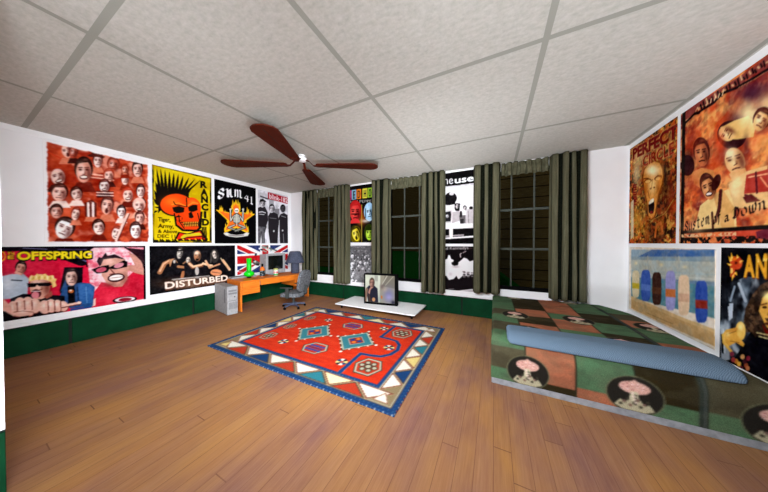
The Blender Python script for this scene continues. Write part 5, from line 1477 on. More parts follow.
  ('P','86bcd8',[(.1901,.071),(.332,.0708),(.3316,.2399),(.1896,.2418)]),
  ('L','2a2a26',.0076,[(.2312,.0985),(.2308,.2182)]),
  ('L','2a2a26',.0076,[(.2614,.0985),(.261,.2179)]),
  ('L','2a2a26',.0075,[(.2914,.0984),(.2911,.2175)]),
  ('T', '1c1c1a', 'E', (.2243, .2275), (.306, .2265), (.2247, .0893), .0),
  ('P','e67a1c',[(.3405,.0708),(.4918,.0707),(.4914,.2378),(.3401,.2398)]),
  ('L','2a2a26',.0074,[(.387,.0981),(.3867,.2164)]),
  ('L','2a2a26',.0074,[(.4165,.098),(.4162,.2161)]),
  ('L','2a2a26',.0074,[(.4459,.0979),(.4456,.2158)]),
  ('T', '1c1c1a', 'D', (.374, .2257), (.4665, .2246), (.3744, .089), .0),
  ('P','e2d840',[(.5374,.0707),(.6844,.0706),(.6841,.2353),(.537,.2372)]),
  ('L','2a2a26',.0073,[(.5826,.0976),(.5824,.2142)]),
  ('L','2a2a26',.0073,[(.6112,.0975),(.611,.2139)]),
  ('L','2a2a26',.0072,[(.6397,.0974),(.6395,.2135)]),
  ('T', '1c1c1a', 'H', (.57, .2233), (.6598, .2222), (.5703, .0886), .0),
  ('P','8cba2c',[(.6965,.0706),(.8361,.0705),(.8359,.2333),(.6962,.2351)]),
  ('L','2a2a26',.0072,[(.7386,.0971),(.7385,.2124)]),
  ('L','2a2a26',.0071,[(.7666,.097),(.7665,.2121)]),
  ('L','2a2a26',.0071,[(.7945,.097),(.7943,.2118)]),
  ('T', '1c1c1a', 'O', (.7284, .2214), (.8122, .2204), (.7286, .0883), .0),
  ('P','c83a30',[(.844,.0705),(.9805,.0703),(.9804,.2314),(.8438,.2332)]),
  ('L','2a2a26',.007,[(.8852,.0967),(.8851,.2107)]),
  ('L','2a2a26',.007,[(.9126,.0966),(.9125,.2104)]),
  ('L','2a2a26',.007,[(.9398,.0966),(.9397,.2101)]),
  ('T', '1c1c1a', 'T', (.8753, .2196), (.9572, .2186), (.8754, .088), .0),
  ('T', 'b8b8b0', 'CHILI PEPPERS', (.0356, .2912), (.9726, .3267), (.0358, .2445), .0),
  ('S','9a4a10',.5074,.5688,.1909,.0063,-.0003,.1583,.95),
  ('S','c87830',.4655,.6354,.1003,.0028,-.0002,.0681,.7),
  ('E','b81c1c',.3054,.4318,.2031,.0087,-.0005,.1766),
  ('E','e23434',.3053,.4767,.1617,.0064,-.0004,.1606),
  ('P','b81c1c',[(.1302,.4178),(.1459,.3275),(.2682,.2757),(.3992,.2923),(.4765,.3693),(.48,.4519),(.4544,.3936),(.3879,.3459),(.2868,.3474),(.1919,.3557),(.1495,.3991)]),
  ('S','e23434',.3433,.3053,.0748,.0039,-.0001,.0224,.35),
  ('S','ff6a5a',.2525,.4521,.0948,.0039,-.0003,.1128,.8),
  ('S','3a0808',.4172,.513,.074,.0027,-.0003,.1338,.75),
  ('S','3a0808',.2297,.4414,.057,.0024,-.0001,.0258,.55),
  ('E','3a0808',.2297,.4479,.0323,.0013,-.0,.0103),
  ('L','3a0808',.0134,[(.184,.4136),(.2715,.4142)]),
  ('S','3a0808',.3728,.4474,.0559,.0023,-.0001,.0256,.55),
  ('E','3a0808',.3728,.4538,.0317,.0013,-.0,.0102),
  ('L','3a0808',.0132,[(.328,.4199),(.4137,.4204)]),
  ('S','3a0808',.3315,.497,.0262,.001,-.0001,.0321,.5),
  ('L','3a0808',.0123,[(.3353,.5131),(.2826,.5209)]),
  ('S','ff6a5a',.294,.4891,.0226,.0009,-.0001,.0321,.6),
  ('L','3a0808',.0176,[(.2446,.5647),(.3051,.5602),(.365,.5686)]),
  ('P','e23434',[(.1228,.6258),(.2103,.582),(.4027,.5881),(.4739,.6583),(.1227,.6607)]),
  ('E','3a0808',.2967,.4975,.1455,.0055,-.0,.0138),
  ('E','9cc8e8',.7441,.4766,.1602,.0065,-.0002,.1599),
  ('E','a4d0ee',.7445,.4924,.0925,-.0017,.0216,.1157),
  ('S','e8f8ff',.7128,.4784,.054,-.001,.0152,.0812,.8),
  ('S','0c1c28',.811,.5106,.0426,-.0009,.018,.0967,.75),
  ('S','0c1c28',.6991,.4724,.0325,-.0006,.0035,.0186,.55),
  ('E','0c1c28',.6996,.477,.0184,-.0003,.0014,.0074),
  ('L','0c1c28',.0095,[(.6713,.4557),(.7209,.4499)]),
  ('S','0c1c28',.7809,.4666,.0321,-.0005,.0034,.0185,.55),
  ('E','0c1c28',.7814,.4712,.0182,-.0003,.0014,.0074),
  ('L','0c1c28',.0094,[(.7534,.4499),(.8024,.4442)]),
  ('S','0c1c28',.7609,.5051,.015,-.0003,.0043,.0231,.5),
  ('L','0c1c28',.0087,[(.7642,.5164),(.7347,.5256)]),
  ('S','e8f8ff',.739,.5021,.0129,-.0003,.0043,.0231,.6),
  ('L','0c1c28',.0124,[(.7163,.5596),(.7503,.5523),(.7851,.5542)]),
  ('L','12202c',.0121,[(.6311,.4161),(.6308,.5728)]),
  ('L','12202c',.0118,[(.8515,.3819),(.8631,.5805)]),
  ('L','d8f0ff',.0096,[(.692,.352),(.6717,.4067)]),
  ('S','e8e0d8',.6307,.6289,.163,.0047,-.0001,.0359,.8),
  ('E','5c5008',.3128,.8608,.1881,.0021,-.0004,.1608),
  ('E','302a04',.3133,.8215,.1479,-.0177,.0588,.1283),
  ('E','f0dc2a',.3227,.854,.1176,-.0144,.0534,.1165),
  ('P','302a04',[(.1847,.8418),(.1766,.7738),(.2532,.7147),(.3512,.7036),(.4235,.7461),(.4435,.8056),(.4126,.7677),(.3545,.7447),(.2819,.7635),(.2155,.7862),(.1945,.825)]),
  ('S','f0dc2a',.3136,.723,.0547,-.0062,.0075,.0164,.35),
  ('S','fff68a',.2796,.8454,.0688,-.0083,.0376,.0818,.8),
  ('S','302a04',.411,.8609,.054,-.0067,.0443,.0972,.75),
  ('S','302a04',.261,.8416,.0414,-.005,.0086,.0187,.55),
  ('E','302a04',.2623,.8463,.0234,-.0028,.0034,.0075),
  ('L','302a04',.0099,[(.2223,.8295),(.2852,.8147)]),
  ('S','302a04',.3651,.8211,.0408,-.0049,.0085,.0186,.55),
  ('E','302a04',.3664,.8257,.0231,-.0028,.0034,.0074),
  ('L','302a04',.0098,[(.327,.8089),(.3889,.7944)]),
  ('S','302a04',.3459,.8642,.0191,-.0023,.0106,.0233,.5),
  ('L','302a04',.0091,[(.352,.8752),(.3158,.8899)]),
  ('S','fff68a',.3172,.865,.0164,-.002,.0107,.0233,.6),
  ('E','302a04',.3416,.9191,.0355,-.0045,.0149,.0325),
  ('E','2a3a06',.7436,.8212,.1524,.0022,-.0002,.138),
  ('E','1a2404',.7436,.8167,.1256,.0019,-.0002,.1224),
  ('E','a8d832',.7436,.8479,.1,.0013,-.0002,.1113),
  ('P','1a2404',[(.6357,.8106),(.6453,.748),(.7205,.7094),(.8017,.7179),(.8498,.7698),(.8521,.8272),(.8361,.7872),(.7947,.7554),(.7321,.7586),(.6735,.7665),(.6476,.7973)]),
  ('S','a8d832',.767,.7282,.0463,.001,-.0,.0155,.35),
  ('S','d8f46a',.711,.8318,.0584,.0008,-.0001,.0781,.8),
  ('S','1c2c04',.813,.8709,.046,.0005,-.0001,.093,.75),
  ('S','1c2c04',.6969,.8249,.0351,.0005,-.0,.0179,.55),
  ('E','1c2c04',.6969,.8294,.0199,.0003,-.0,.0071),
  ('L','1c2c04',.0091,[(.6688,.8066),(.7227,.8053)]),
  ('S','1c2c04',.7854,.8262,.0347,.0005,-.0,.0177,.55),
  ('E','1c2c04',.7854,.8307,.0196,.0003,-.0,.0071),
  ('L','1c2c04',.009,[(.7576,.808),(.8108,.8067)]),
  ('S','1c2c04',.7598,.8614,.0162,.0002,-.0,.0222,.5),
  ('L','1c2c04',.0084,[(.7621,.8726),(.7296,.8789)]),
  ('S','d8f46a',.7366,.8567,.014,.0002,-.0,.0223,.6),
  ('L','1c2c04',.012,[(.7062,.9099),(.7435,.9057),(.7806,.9105)]),
  ('P','1c2c04',[(.6141,.7698),(.7438,.7099),(.8708,.7746),(.8511,.7918),(.6304,.7926)]),
  ('L','d8c040',.0086,[(.512,.343),(.5106,.9944)]),
  ('B',.5),
 ),
 'crowd':(
  ('F','78787a'),
  ('M',['3a3a3c','8a8a8c','505052','a4a4a6','606062'],18,31,.6,1.0),
  ('P','5c5c5e',[(.0244,.0518),(.8115,.0679),(.8115,.1294),(.0242,.1169)]),
  ('S','404042',.514,.2764,.3716,-.0092,-.0002,.1429,.7),
  ('S','8c8c8e',.5807,.7301,.2008,-.0118,-.0002,.1709,.9),
  ('S','b4b4b6',.3073,.8043,.1394,-.0088,-.0003,.1454,.5),
  ('E','eeeef0',.2029,.2987,.0509,-.0013,-.0001,.0526),
  ('E','6c6c6e',.2283,.3138,.0222,-.0006,-.0,.021),
  ('E','eeeef0',.2024,.5181,.0566,-.0024,-.0001,.0585),
  ('E','6c6c6e',.2307,.5344,.0247,-.0011,-.0,.0234),
  ('E','eeeef0',.1845,.6214,.0454,-.0022,-.0001,.0469),
  ('E','6c6c6e',.2072,.6343,.0198,-.001,-.0,.0187),
  ('E','eeeef0',.2372,.7794,.0394,-.0024,-.0001,.0409),
  ('E','6c6c6e',.2569,.7905,.0172,-.0011,-.0,.0163),
  ('E','eeeef0',.2905,.3982,.0279,-.0009,-.0001,.0291),
  ('E','6c6c6e',.3045,.4064,.0122,-.0004,-.0,.0116),
  ('E','eeeef0',.4628,.4556,.0354,-.0013,-.0001,.0373),
  ('E','6c6c6e',.4805,.4661,.0155,-.0006,-.0,.0149),
  ('E','eeeef0',.6143,.4782,.0346,-.0014,-.0,.0369),
  ('E','6c6c6e',.6316,.4886,.0151,-.0006,-.0,.0147),
  ('E','eeeef0',.4114,.5526,.0329,-.0015,-.0001,.0346),
  ('E','6c6c6e',.4279,.5622,.0144,-.0007,-.0,.0138),
  ('E','eeeef0',.2015,.972,.051,-.0038,-.0001,.0528),
  ('E','6c6c6e',.227,.986,.0222,-.0017,-.0,.0211),
  ('E','eeeef0',.3244,.9716,.0389,-.0029,-.0001,.0407),
  ('E','6c6c6e',.3438,.9823,.017,-.0013,-.0,.0162),
  ('E','eeeef0',.73,.3554,.0236,-.0007,-.0,.0253),
  ('E','6c6c6e',.7418,.3627,.0103,-.0003,-.0,.0101),
  ('E','eeeef0',.6478,.2731,.0159,-.0004,-.0,.017),
  ('E','6c6c6e',.6557,.278,.0069,-.0002,-.0,.0068),
  ('E','eeeef0',.255,.6908,.0337,-.0018,-.0001,.035),
  ('E','6c6c6e',.2718,.7004,.0147,-.0008,-.0,.014),
  ('E','eeeef0',.1947,.8553,.0397,-.0026,-.0001,.041),
  ('E','6c6c6e',.2145,.8663,.0173,-.0012,-.0,.0164),
  ('E','2c2c2e',.203,.2257,.0177,-.0004,-.0,.0234),
  ('E','9a9a9c',.3669,.4274,.0207,-.0007,-.0,.026),
  ('E','c8c8ca',.527,.6246,.0236,-.0012,-.0,.0286),
  ('E','2c2c2e',.684,.3653,.0264,-.0008,-.0,.031),
  ('E','9a9a9c',.2306,.587,.0176,-.0008,-.0001,.0351),
  ('E','c8c8ca',.3946,.3226,.0206,-.0006,-.0,.0231),
  ('E','2c2c2e',.5541,.5205,.0235,-.001,-.0,.0257),
  ('E','9a9a9c',.7104,.2631,.0262,-.0006,-.0,.0282),
  ('E','c8c8ca',.2589,.4808,.0175,-.0007,-.0001,.0321),
  ('E','2c2c2e',.4215,.6789,.0206,-.0011,-.0001,.0346),
  ('E','9a9a9c',.581,.417,.0234,-.0008,-.0,.0228),
  ('E','c8c8ca',.7363,.6112,.0262,-.0013,-.0,.0253),
  ('E','2c2c2e',.2871,.375,.0175,-.0006,-.0001,.0291),
  ('E','9a9a9c',.449,.5739,.0205,-.001,-.0,.0316),
  ('E','c8c8ca',.6079,.3138,.0233,-.0006,-.0,.0341),
  ('E','2c2c2e',.7625,.5088,.0261,-.0011,-.0,.0225),
  ('E','9a9a9c',.3152,.2697,.0174,-.0004,-.0,.0261),
  ('E','c8c8ca',.4764,.4694,.0204,-.0008,-.0,.0287),
  ('E','2c2c2e',.6341,.6646,.0232,-.0013,-.0,.0312),
  ('E','9a9a9c',.7886,.4068,.0259,-.0009,-.0,.0336),
  ('E','c8c8ca',.3423,.6281,.0173,-.0009,-.0,.0232),
  ('E','2c2c2e',.5037,.3653,.0203,-.0006,-.0,.0257),
  ('E','9a9a9c',.6607,.5612,.0231,-.0011,-.0,.0283),
  ('E','c8c8ca',.2064,.322,.0283,-.0008,-.0001,.0322),
  ('E','2c2c2e',.3702,.5227,.0173,-.0007,-.0001,.0347),
  ('E','9a9a9c',.5309,.2617,.0202,-.0005,-.0,.0228),
  ('E','c8c8ca',.6872,.4584,.0231,-.0009,-.0,.0254),
  ('E','2c2c2e',.2339,.6832,.0282,-.0015,-.0001,.0292),
  ('E','9a9a9c',.3979,.4177,.0172,-.0006,-.0001,.0317),
  ('E','c8c8ca',.5573,.6145,.0202,-.001,-.0,.0342),
  ('G',.1,40,4),
  ('B',.5),
 ),
 'band':(
  ('F','ebe9ea'),
  ('P','0b0a0b',[(-.0414,.0105),(1.0491,-.0063),(1.0504,.1811),(-.0407,.1987)]),
  ('T', 'e4e2e4', 'The', (.1088, .1542), (.427, .161), (.1083, .0386), .0),
  ('T', 'ffffff', 'used', (.4577, .1581), (.954, .1525), (.4573, .07), .025),
  ('P','c8c6c8',[(-.0071,.1821),(1.0505,.1963),(1.0506,.2115),(-.007,.2046)]),
  ('E','121012',.3815,.3578,.1215,.0075,.0004,.0803),
  ('P','121012',[(.2584,.3393),(.2557,.4379),(.3192,.4576),(.4593,.4487),(.4971,.3756)]),
  ('E','d8d4d4',.3967,.2992,.0466,.0031,.0001,.0217),
  ('P','e8e4e4',[(.2659,.4505),(.4222,.4587),(.4226,.5424),(.2663,.5355)]),
  ('E','222022',.5072,.4987,.0505,.0025,.0003,.0474),
  ('E','d8d0d0',.5155,.4872,.037,.0018,.0002,.0332),
  ('P','1c1a1c',[(.4561,.4366),(.5654,.4426),(.5543,.5482),(.4651,.5324)]),
  ('E','181416',.507,.4699,.0363,.0019,.0002,.0339),
  ('E','e4dcdc',.5071,.4786,.0289,.0015,.0002,.0308),
  ('P','181416',[(.476,.4671),(.4786,.4499),(.5001,.44),(.5237,.4431),(.5378,.458),(.5386,.474),(.5338,.4627),(.5217,.4534),(.5036,.4537),(.4867,.4553),(.4793,.4636)]),
  ('S','e4dcdc',.5136,.4456,.0134,.0007,.0,.0043,.35),
  ('S','1c181a',.5273,.4857,.0134,.0007,.0001,.0259,.75),
  ('S','1c181a',.4936,.4717,.0101,.0005,.0,.0049,.55),
  ('E','1c181a',.4936,.4729,.0057,.0003,.0,.002),
  ('L','1c181a',.0023,[(.4854,.4663),(.5009,.4665)]),
  ('S','1c181a',.5191,.473,.0101,.0005,.0,.0049,.55),
  ('E','1c181a',.5191,.4742,.0057,.0003,.0,.002),
  ('L','1c181a',.0023,[(.511,.4677),(.5265,.4678)]),
  ('S','1c181a',.5118,.4825,.0047,.0002,.0,.0062,.5),
  ('L','1c181a',.0021,[(.5125,.4856),(.5031,.487)]),
  ('S','e4dcdc',.5051,.4809,.004,.0002,.0,.0062,.6),
  ('L','1c181a',.003,[(.4964,.4953),(.5072,.4946),(.5179,.4964)]),
  ('E','121012',.6564,.508,.0353,.0017,.0002,.0334),
  ('E','e8e0e0',.6565,.5165,.0281,.0013,.0002,.0304),
  ('P','121012',[(.6263,.5053),(.6288,.4884),(.6497,.4785),(.6726,.4815),(.6863,.4961),(.6871,.5119),(.6825,.5008),(.6707,.4917),(.6531,.492),(.6367,.4936),(.6295,.5018)]),
  ('S','e8e0e0',.6628,.484,.0131,.0007,.0,.0043,.35),
  ('S','1c181a',.6761,.5235,.013,.0006,.0002,.0255,.75),
  ('S','1c181a',.6434,.5098,.0098,.0005,.0,.0049,.55),
  ('E','1c181a',.6434,.511,.0056,.0003,.0,.0019),
  ('L','1c181a',.0022,[(.6355,.5045),(.6505,.5047)]),
  ('S','1c181a',.6682,.511,.0098,.0005,.0,.0049,.55),
  ('E','1c181a',.6682,.5122,.0055,.0003,.0,.0019),
  ('L','1c181a',.0022,[(.6603,.5057),(.6753,.5059)]),
  ('S','1c181a',.6611,.5204,.0046,.0002,.0,.0061,.5),
  ('L','1c181a',.0021,[(.6617,.5234),(.6526,.5248)]),
  ('S','e8e0e0',.6545,.5188,.0039,.0002,.0,.0061,.6),
  ('L','1c181a',.003,[(.6461,.533),(.6566,.5323),(.667,.534)]),
  ('P','b8b0b2',[(.4226,.5544),(.5577,.5483),(.575,.6788),(.4063,.7095)]),
  ('P','6a6466',[(.5446,.6069),(.6733,.6059),(.674,.7169),(.5669,.7199)]),
  ('P','2a2628',[(.5666,.6549),(.6409,.6574),(.6331,.7217),(.5753,.7201)]),
  ('E','181416',.5828,.5907,.0232,.0009,.0003,.0471),
  ('P','c4bcbe',[(.6891,.5308),(.8093,.5133),(.8185,.7209),(.674,.7228)]),
  ('L','6e686a',.0068,[(.7216,.5555),(.7307,.7185)]),
  ('E','1a1618',.7727,.5139,.0351,.0017,.0001,.0208),
  ('P','d0caca',[(.2131,.5332),(.4139,.5181),(.4228,.5903),(.3891,.709),(.2139,.7042)]),
  ('P','1c1a1e',[(.2487,.553),(.3796,.5405),(.3919,.589),(.3803,.6847),(.2493,.6869)]),
  ('E','8a8688',.3105,.6076,.035,.0013,.0001,.0266),
  ('E','e8e4e4',.3017,.6025,.014,.0005,.0001,.0109),
  ('P','f0ecec',[(.1963,.7796),(.8346,.7582),(.8348,.7858),(.1964,.7918)]),
  ('P','0e0c0e',[(.1964,.7918),(.8348,.7858),(.8354,.8882),(.1969,.9119)]),
  ('P','a49c9e',[(.2679,.882),(.6421,.8661),(.6423,.8896),(.268,.9027)]),
  ('P','f0ecec',[(.1969,.9143),(.8354,.8893),(.8356,.9124),(.197,.934)]),
  ('P','0c0a0c',[(.197,.934),(.8356,.9124),(.8362,1.0034),(.1973,1.0038)]),
  ('P','efe6e2',[(.3511,.7261),(.4235,.722),(.4277,.8658),(.4211,.9233),(.3591,.9349),(.3553,.8649)]),
  ('G',.05,40,8),
  ('B',.5),
 ),
 'smoke':(
  ('F','0f0b0d'),
  ('P','f6f2f4',[(.0269,.3974),(.2619,.3136),(.3163,.2872),(.3376,.2012),(.3699,.2125),(.3916,.2846),(.449,.3189),(.4238,.3681),(.4872,.4135),(.5496,.3509),(.6009,.3013),(.6416,.2525),(.7023,.2741),(.7525,.3309),(.8509,.2922),(1.0236,.3315),(1.0249,.6275),(.813,.6194),(.7338,.6483),(.6226,.6563),(.5405,.7459),(.4985,.6652),(.4461,.7414),(.3501,.7733),(.2957,.6797),(.0277,.7239)]),
  ('P','0f0b0d',[(.3982,.3692),(.466,.3423),(.5393,.3752),(.529,.4235),(.4558,.4463),(.4069,.4173)]),
  ('S','a89c9c',.4874,.4616,.0839,-.0043,.0001,.0336,.6),
  ('S','b8acb0',.3819,.637,.0428,-.0029,.0001,.0486,.4),
  ('L','c8bcbc',.0209,[(.5802,.2425),(.5697,.1833),(.5902,.1591)]),
  ('L','b8a8a8',.016,[(.6208,.1465),(.6816,.1099)]),
  ('L','201c1e',.0138,[(.6223,.5614),(.663,.5636)]),
  ('L','8a8284',.0136,[(.6975,.5968),(.7376,.5988)]),
  ('L','201c1e',.0135,[(.7716,.6316),(.8111,.6335)]),
  ('L','8a8284',.0138,[(.6248,.6822),(.6655,.684)]),
  ('L','201c1e',.0136,[(.6999,.7167),(.7401,.7183)]),
  ('L','8a8284',.0135,[(.7734,.5871),(.8129,.5891)]),
  ('L','201c1e',.0138,[(.6267,.637),(.6673,.6389)]),
  ('L','8a8284',.0136,[(.7018,.6718),(.7419,.6736)]),
  ('L','201c1e',.0135,[(.7758,.7061),(.8153,.7077)]),
  ('L','8a8284',.0138,[(.6285,.5918),(.6692,.5939)]),
  ('L','201c1e',.0136,[(.7036,.627),(.7437,.6289)]),
  ('L','8a8284',.0135,[(.7776,.6616),(.8171,.6633)]),
  ('L','201c1e',.0138,[(.631,.7126),(.6717,.7142)]),
  ('L','8a8284',.0136,[(.7055,.5821),(.7455,.5842)]),
  ('L','201c1e',.0135,[(.7795,.617),(.8189,.619)]),
  ('L','8a8284',.0138,[(.6329,.6674),(.6735,.6692)]),
  ('L','201c1e',.0136,[(.7079,.702),(.748,.7036)]),
  ('L','8a8284',.0135,[(.7813,.5725),(.8207,.5746)]),
  ('L','201c1e',.0138,[(.6348,.6222),(.6754,.6242)]),
  ('L','8a8284',.0136,[(.7098,.6571),(.7498,.6589)]),
  ('L','201c1e',.0135,[(.7837,.6915),(.8231,.6932)]),
  ('L','8a8284',.0137,[(.6366,.5771),(.6772,.5792)]),
  ('L','201c1e',.0136,[(.7116,.6123),(.7516,.6143)]),
  ('L','8a8284',.0134,[(.7855,.647),(.8249,.6488)]),
  ('L','201c1e',.0137,[(.6391,.6978),(.6797,.6994)]),
  ('L','8a8284',.0136,[(.7135,.5675),(.7535,.5696)]),
  ('P','161114',[(.0278,.7742),(.3609,.7846),(.5197,.7356),(1.0253,.7073),(1.0261,.9012),(.0285,1.0509)]),
  ('L','8a8084',.0142,[(.3399,.9817),(.4468,.9637)]),
  ('P','b4aaae',[(.4891,1.0028),(.7945,.9359),(1.0261,.9126),(1.0264,.9696),(.2968,1.0769)]),
  ('L','f4eef0',.0157,[(.5828,.9931),(.8143,.9409)]),
  ('P','e8e4e6',[(.0287,1.1264),(.2967,1.0474),(.5932,1.0444),(1.0266,1.0153),(1.0271,1.1294),(.029,1.2523)]),
  ('T', 'b8b2b2', 'Dead Kennedys', (.1349, .0873), (.7276, .0623), (.1348, .0203), .02),
  ('L','6a4a4a',.009,[(.7276,.0576),(.8009,.0427)]),
  ('B',.7),
 ),
 'scream':(
  ('F','8a4812'),
  ('M',['3a1606','d8861e','6a1406','f0bc50','140804','c04a14'],34,41,.95,1.0),
  ('S','c8b88a',.2198,.2026,.1461,.0317,.0086,.2577,.55),
  ('S','e8d8b0',.1863,.2958,.0893,.017,.0039,.1156,.6),
  ('S','5a1206',.9115,.5954,.1687,.0229,.0072,.2324,.7),
  ('S','c83a10',.9144,.6883,.0963,.0101,.0043,.1394,.5),
  ('S','1a0c06',.8069,.4256,.0516,.0096,.0053,.1684,.8),
  ('S','d8a030',.2385,.7597,.2175,.0143,.0057,.171,.7),
  ('S','281006',.6325,.9381,.1733,.0033,.0037,.1145,.7),
  ('S','b8601a',.7419,.8664,.0809,.0034,.0031,.0983,.7),
  ('S','a85a18',.4479,.8943,.0806,.0025,.0031,.0941,.7),
  ('L','7a4a14',.0101,[(.5984,.7834),(.8171,.7499),(.9604,.6476)]),
  ('L','d89a40',.0058,[(.5983,.7808),(.8118,.7471),(.9558,.647)]),
  ('L','d8702a',.024,[(.6325,.9381),(.6579,.8377),(.7403,.8173),(.7694,.892)]),
  ('S','1c0a04',.5909,.5519,.3548,.0481,.0099,.309,.55),
  ('S','d8c890',.1873,.3247,.1116,.0203,.0058,.1734,.4),
  ('P','7a3606',[(.3304,.3508),(.3688,.2827),(.4903,.2481),(.596,.2536),(.7101,.2905),(.779,.3601),(.7944,.4353),(.7779,.4926),(.7107,.5681),(.6665,.6624),(.641,.7546),(.5539,.7909),(.4751,.7487),(.4387,.6117),(.3758,.4954)]),
  ('P','dc8a34',[(.358,.3626),(.3892,.2963),(.4969,.2601),(.5964,.2665),(.6967,.2999),(.7527,.3608),(.7654,.43),(.7512,.4822),(.6884,.5589),(.6466,.6603),(.6205,.7441),(.5533,.7739),(.4937,.7395),(.4578,.6072),(.3956,.4915)]),
  ('S','fbe0a8',.5692,.3363,.1675,.0334,.0019,.0596,1),
  ('S','fbd890',.5646,.4708,.1021,.0162,.0029,.0908,.9),
  ('S','f0b860',.5497,.6632,.0728,.0073,.0025,.0782,.5),
  ('S','a04c0c',.6898,.5156,.0556,.0084,.0024,.0749,.6),
  ('S','a04c0c',.4184,.488,.0458,.0067,.0022,.0677,.6),
  ('S','e8a040',.5472,.5849,.0729,.009,.001,.0313,.6),
  ('E','8a3c08',.4643,.415,.0858,.005,.0139,.0229),
  ('E','f0b860',.4644,.4203,.0613,.0035,.0095,.0157),
  ('E','8a3c08',.673,.4256,.0709,.0011,.016,.0216),
  ('E','f0b860',.676,.4312,.0498,.0007,.011,.0148),
  ('L','5a2004',.0102,[(.3719,.3788),(.4635,.3909),(.5512,.4272)]),
  ('L','5a2004',.0093,[(.6043,.421),(.6666,.402),(.7439,.4212)]),
  ('L','7a2c06',.0114,[(.5629,.4189),(.5473,.494)]),
  ('E','5a1c04',.5292,.4965,.0215,.0032,.0003,.0079),
  ('E','5a1c04',.6009,.497,.0206,.0031,.0002,.0077),
  ('L','7a3008',.0083,[(.4673,.5085),(.501,.5792)]),
  ('P','180808',[(.478,.6427),(.5329,.6119),(.6046,.6125),(.6123,.6695),(.5963,.7191),(.5367,.7297),(.4928,.7103)]),
  ('P','f4e8d0',[(.4898,.6201),(.5324,.5961),(.5922,.5905),(.5991,.6233),(.5029,.6387)]),
  ('E','7a1410',.5545,.7156,.0363,.0031,.0004,.013),
  ('L','c87020',.0131,[(.5066,.751),(.5531,.7674),(.6032,.7517)]),
  ('S','d8b478',.2887,.1339,.246,.0591,.0028,.0843,.75),
  ('S','c8a068',.6357,.1417,.2296,.0605,.002,.0634,.6),
  ('S','d89a50',.8734,.146,.1479,.0418,.0022,.0706,.6),
  ('S','e0b070',.776,.263,.1578,.0373,.0011,.0364,.5),
  ('T', 'c89050', 'PERFECT', (.0699, .1227), (1.0071, .1615), (.0661, .0124), .06),
  ('T', '6c0a0a', 'PERFECT', (.0817, .1255), (1.0139, .1635), (.0781, .0184), .05),
  ('T', 'e0b070', 'CIRCLE', (.3342, .2591), (.9491, .2777), (.331, .162), .03),
  ('T', '8e1a10', 'CIRCLE', (.341, .2592), (.9537, .2777), (.3379, .1636), .02),
  ('L','7a1210',.0152,[(.1065,.398),(.19,.4056)]),
  ('L','7a1210',.0078,[(.1143,.3993),(.1149,.4184)]),
  ('L','7a1210',.0152,[(.1074,.4231),(.1908,.4301)]),
  ('L','7a1210',.0077,[(.1761,.4336),(.1767,.4524)]),
  ('L','7a1210',.0152,[(.1082,.4482),(.1917,.4546)]),
  ('L','7a1210',.0078,[(.116,.4494),(.1167,.4685)]),
  ('L','7a1210',.0152,[(.1091,.4733),(.1925,.4792)]),
  ('L','7a1210',.0076,[(.1778,.4829),(.1784,.5017)]),
  ('L','7a1210',.0152,[(.11,.4984),(.1933,.5037)]),
  ('L','7a1210',.0078,[(.1177,.4994),(.1184,.5186)]),
  ('L','7a1210',.0152,[(.1108,.5235),(.1941,.5282)]),
  ('L','7a1210',.0076,[(.1794,.5321),(.1801,.5509)]),
  ('L','7a1210',.0152,[(.1117,.5485),(.195,.5527)]),
  ('L','7a1210',.0078,[(.1194,.5495),(.1201,.5686)]),
  ('L','7a1210',.0152,[(.1125,.5736),(.1958,.5772)]),
  ('L','7a1210',.0076,[(.1811,.5813),(.1817,.6002)]),
  ('L','7a1210',.0152,[(.1134,.5987),(.1966,.6018)]),
  ('L','7a1210',.0078,[(.1211,.5995),(.1218,.6186)]),
  ('P','c8b890',[(.0414,.5671),(.1193,.5465),(.1323,.9286),(.0548,.957)]),
  ('M',['100804','f0c060'],60,43,.08,1.0),
  ('S','fff0c0',.5604,.341,.1504,.0297,.0017,.052,.8),
  ('S','ffd080',.5525,.4689,.0665,.0106,.0025,.0781,.6),
  ('S','ff9a30',.715,.4454,.0383,.0067,.002,.0619,.4),
  ('G',.06,46,6),
  ('G',.06,14,9),
  ('B',.5),
 ),
 'red':(
  ('F','cc5a30'),
  ('M',['8a2414','f47838','5a1420','e0501f','ffb45c'],9,51,.7,1.0),
  ('M',['3a0c10','ffd080','c83818'],22,57,.3,1.0),
  ('S','3a1430',.6045,.1773,.1908,.1041,.0016,.0785,.85),
  ('S','2a1024',.49,.2682,.0948,.0428,.0017,.0845,.8),
  ('S','4a1420',.4112,.4379,.087,.0287,.0018,.0887,.7),
  ('S','e85a30',.5076,.3729,.1238,.0484,.0017,.0836,.6),
  ('S','3a1018',.0911,.367,.0835,.0262,.0019,.0879,.8),
  ('S','e86a3a',.2628,.5487,.1441,.0352,.0014,.0644,.6),
  ('S','b03a26',.7301,.2696,.0688,.0363,.0014,.0719,.8),
  ('P','301018',[(.6897,.2971),(.6998,.2051),(.7511,.2048),(.7949,.2699),(.7864,.3677),(.7745,.293),(.7296,.2456)]),
  ('E','c85a38',.7419,.2895,.0285,.0095,.0087,.0509),
  ('S','3a1018',.7629,.3046,.0129,.0042,.0071,.042,.75),
  ('S','3a1018',.7272,.2757,.0102,.0035,.0014,.0082,.55),
  ('E','3a1018',.7274,.2778,.0058,.0019,.0006,.0033),
  ('L','3a1018',.0034,[(.7179,.2653),(.7333,.2688)]),
  ('S','3a1018',.7524,.2828,.0098,.0033,.0014,.0081,.55),
  ('E','3a1018',.7527,.2848,.0055,.0019,.0006,.0032),
  ('L','3a1018',.0033,[(.7435,.2726),(.7584,.2759)]),
  ('S','3a1018',.7474,.2967,.0046,.0015,.0017,.0101,.5),
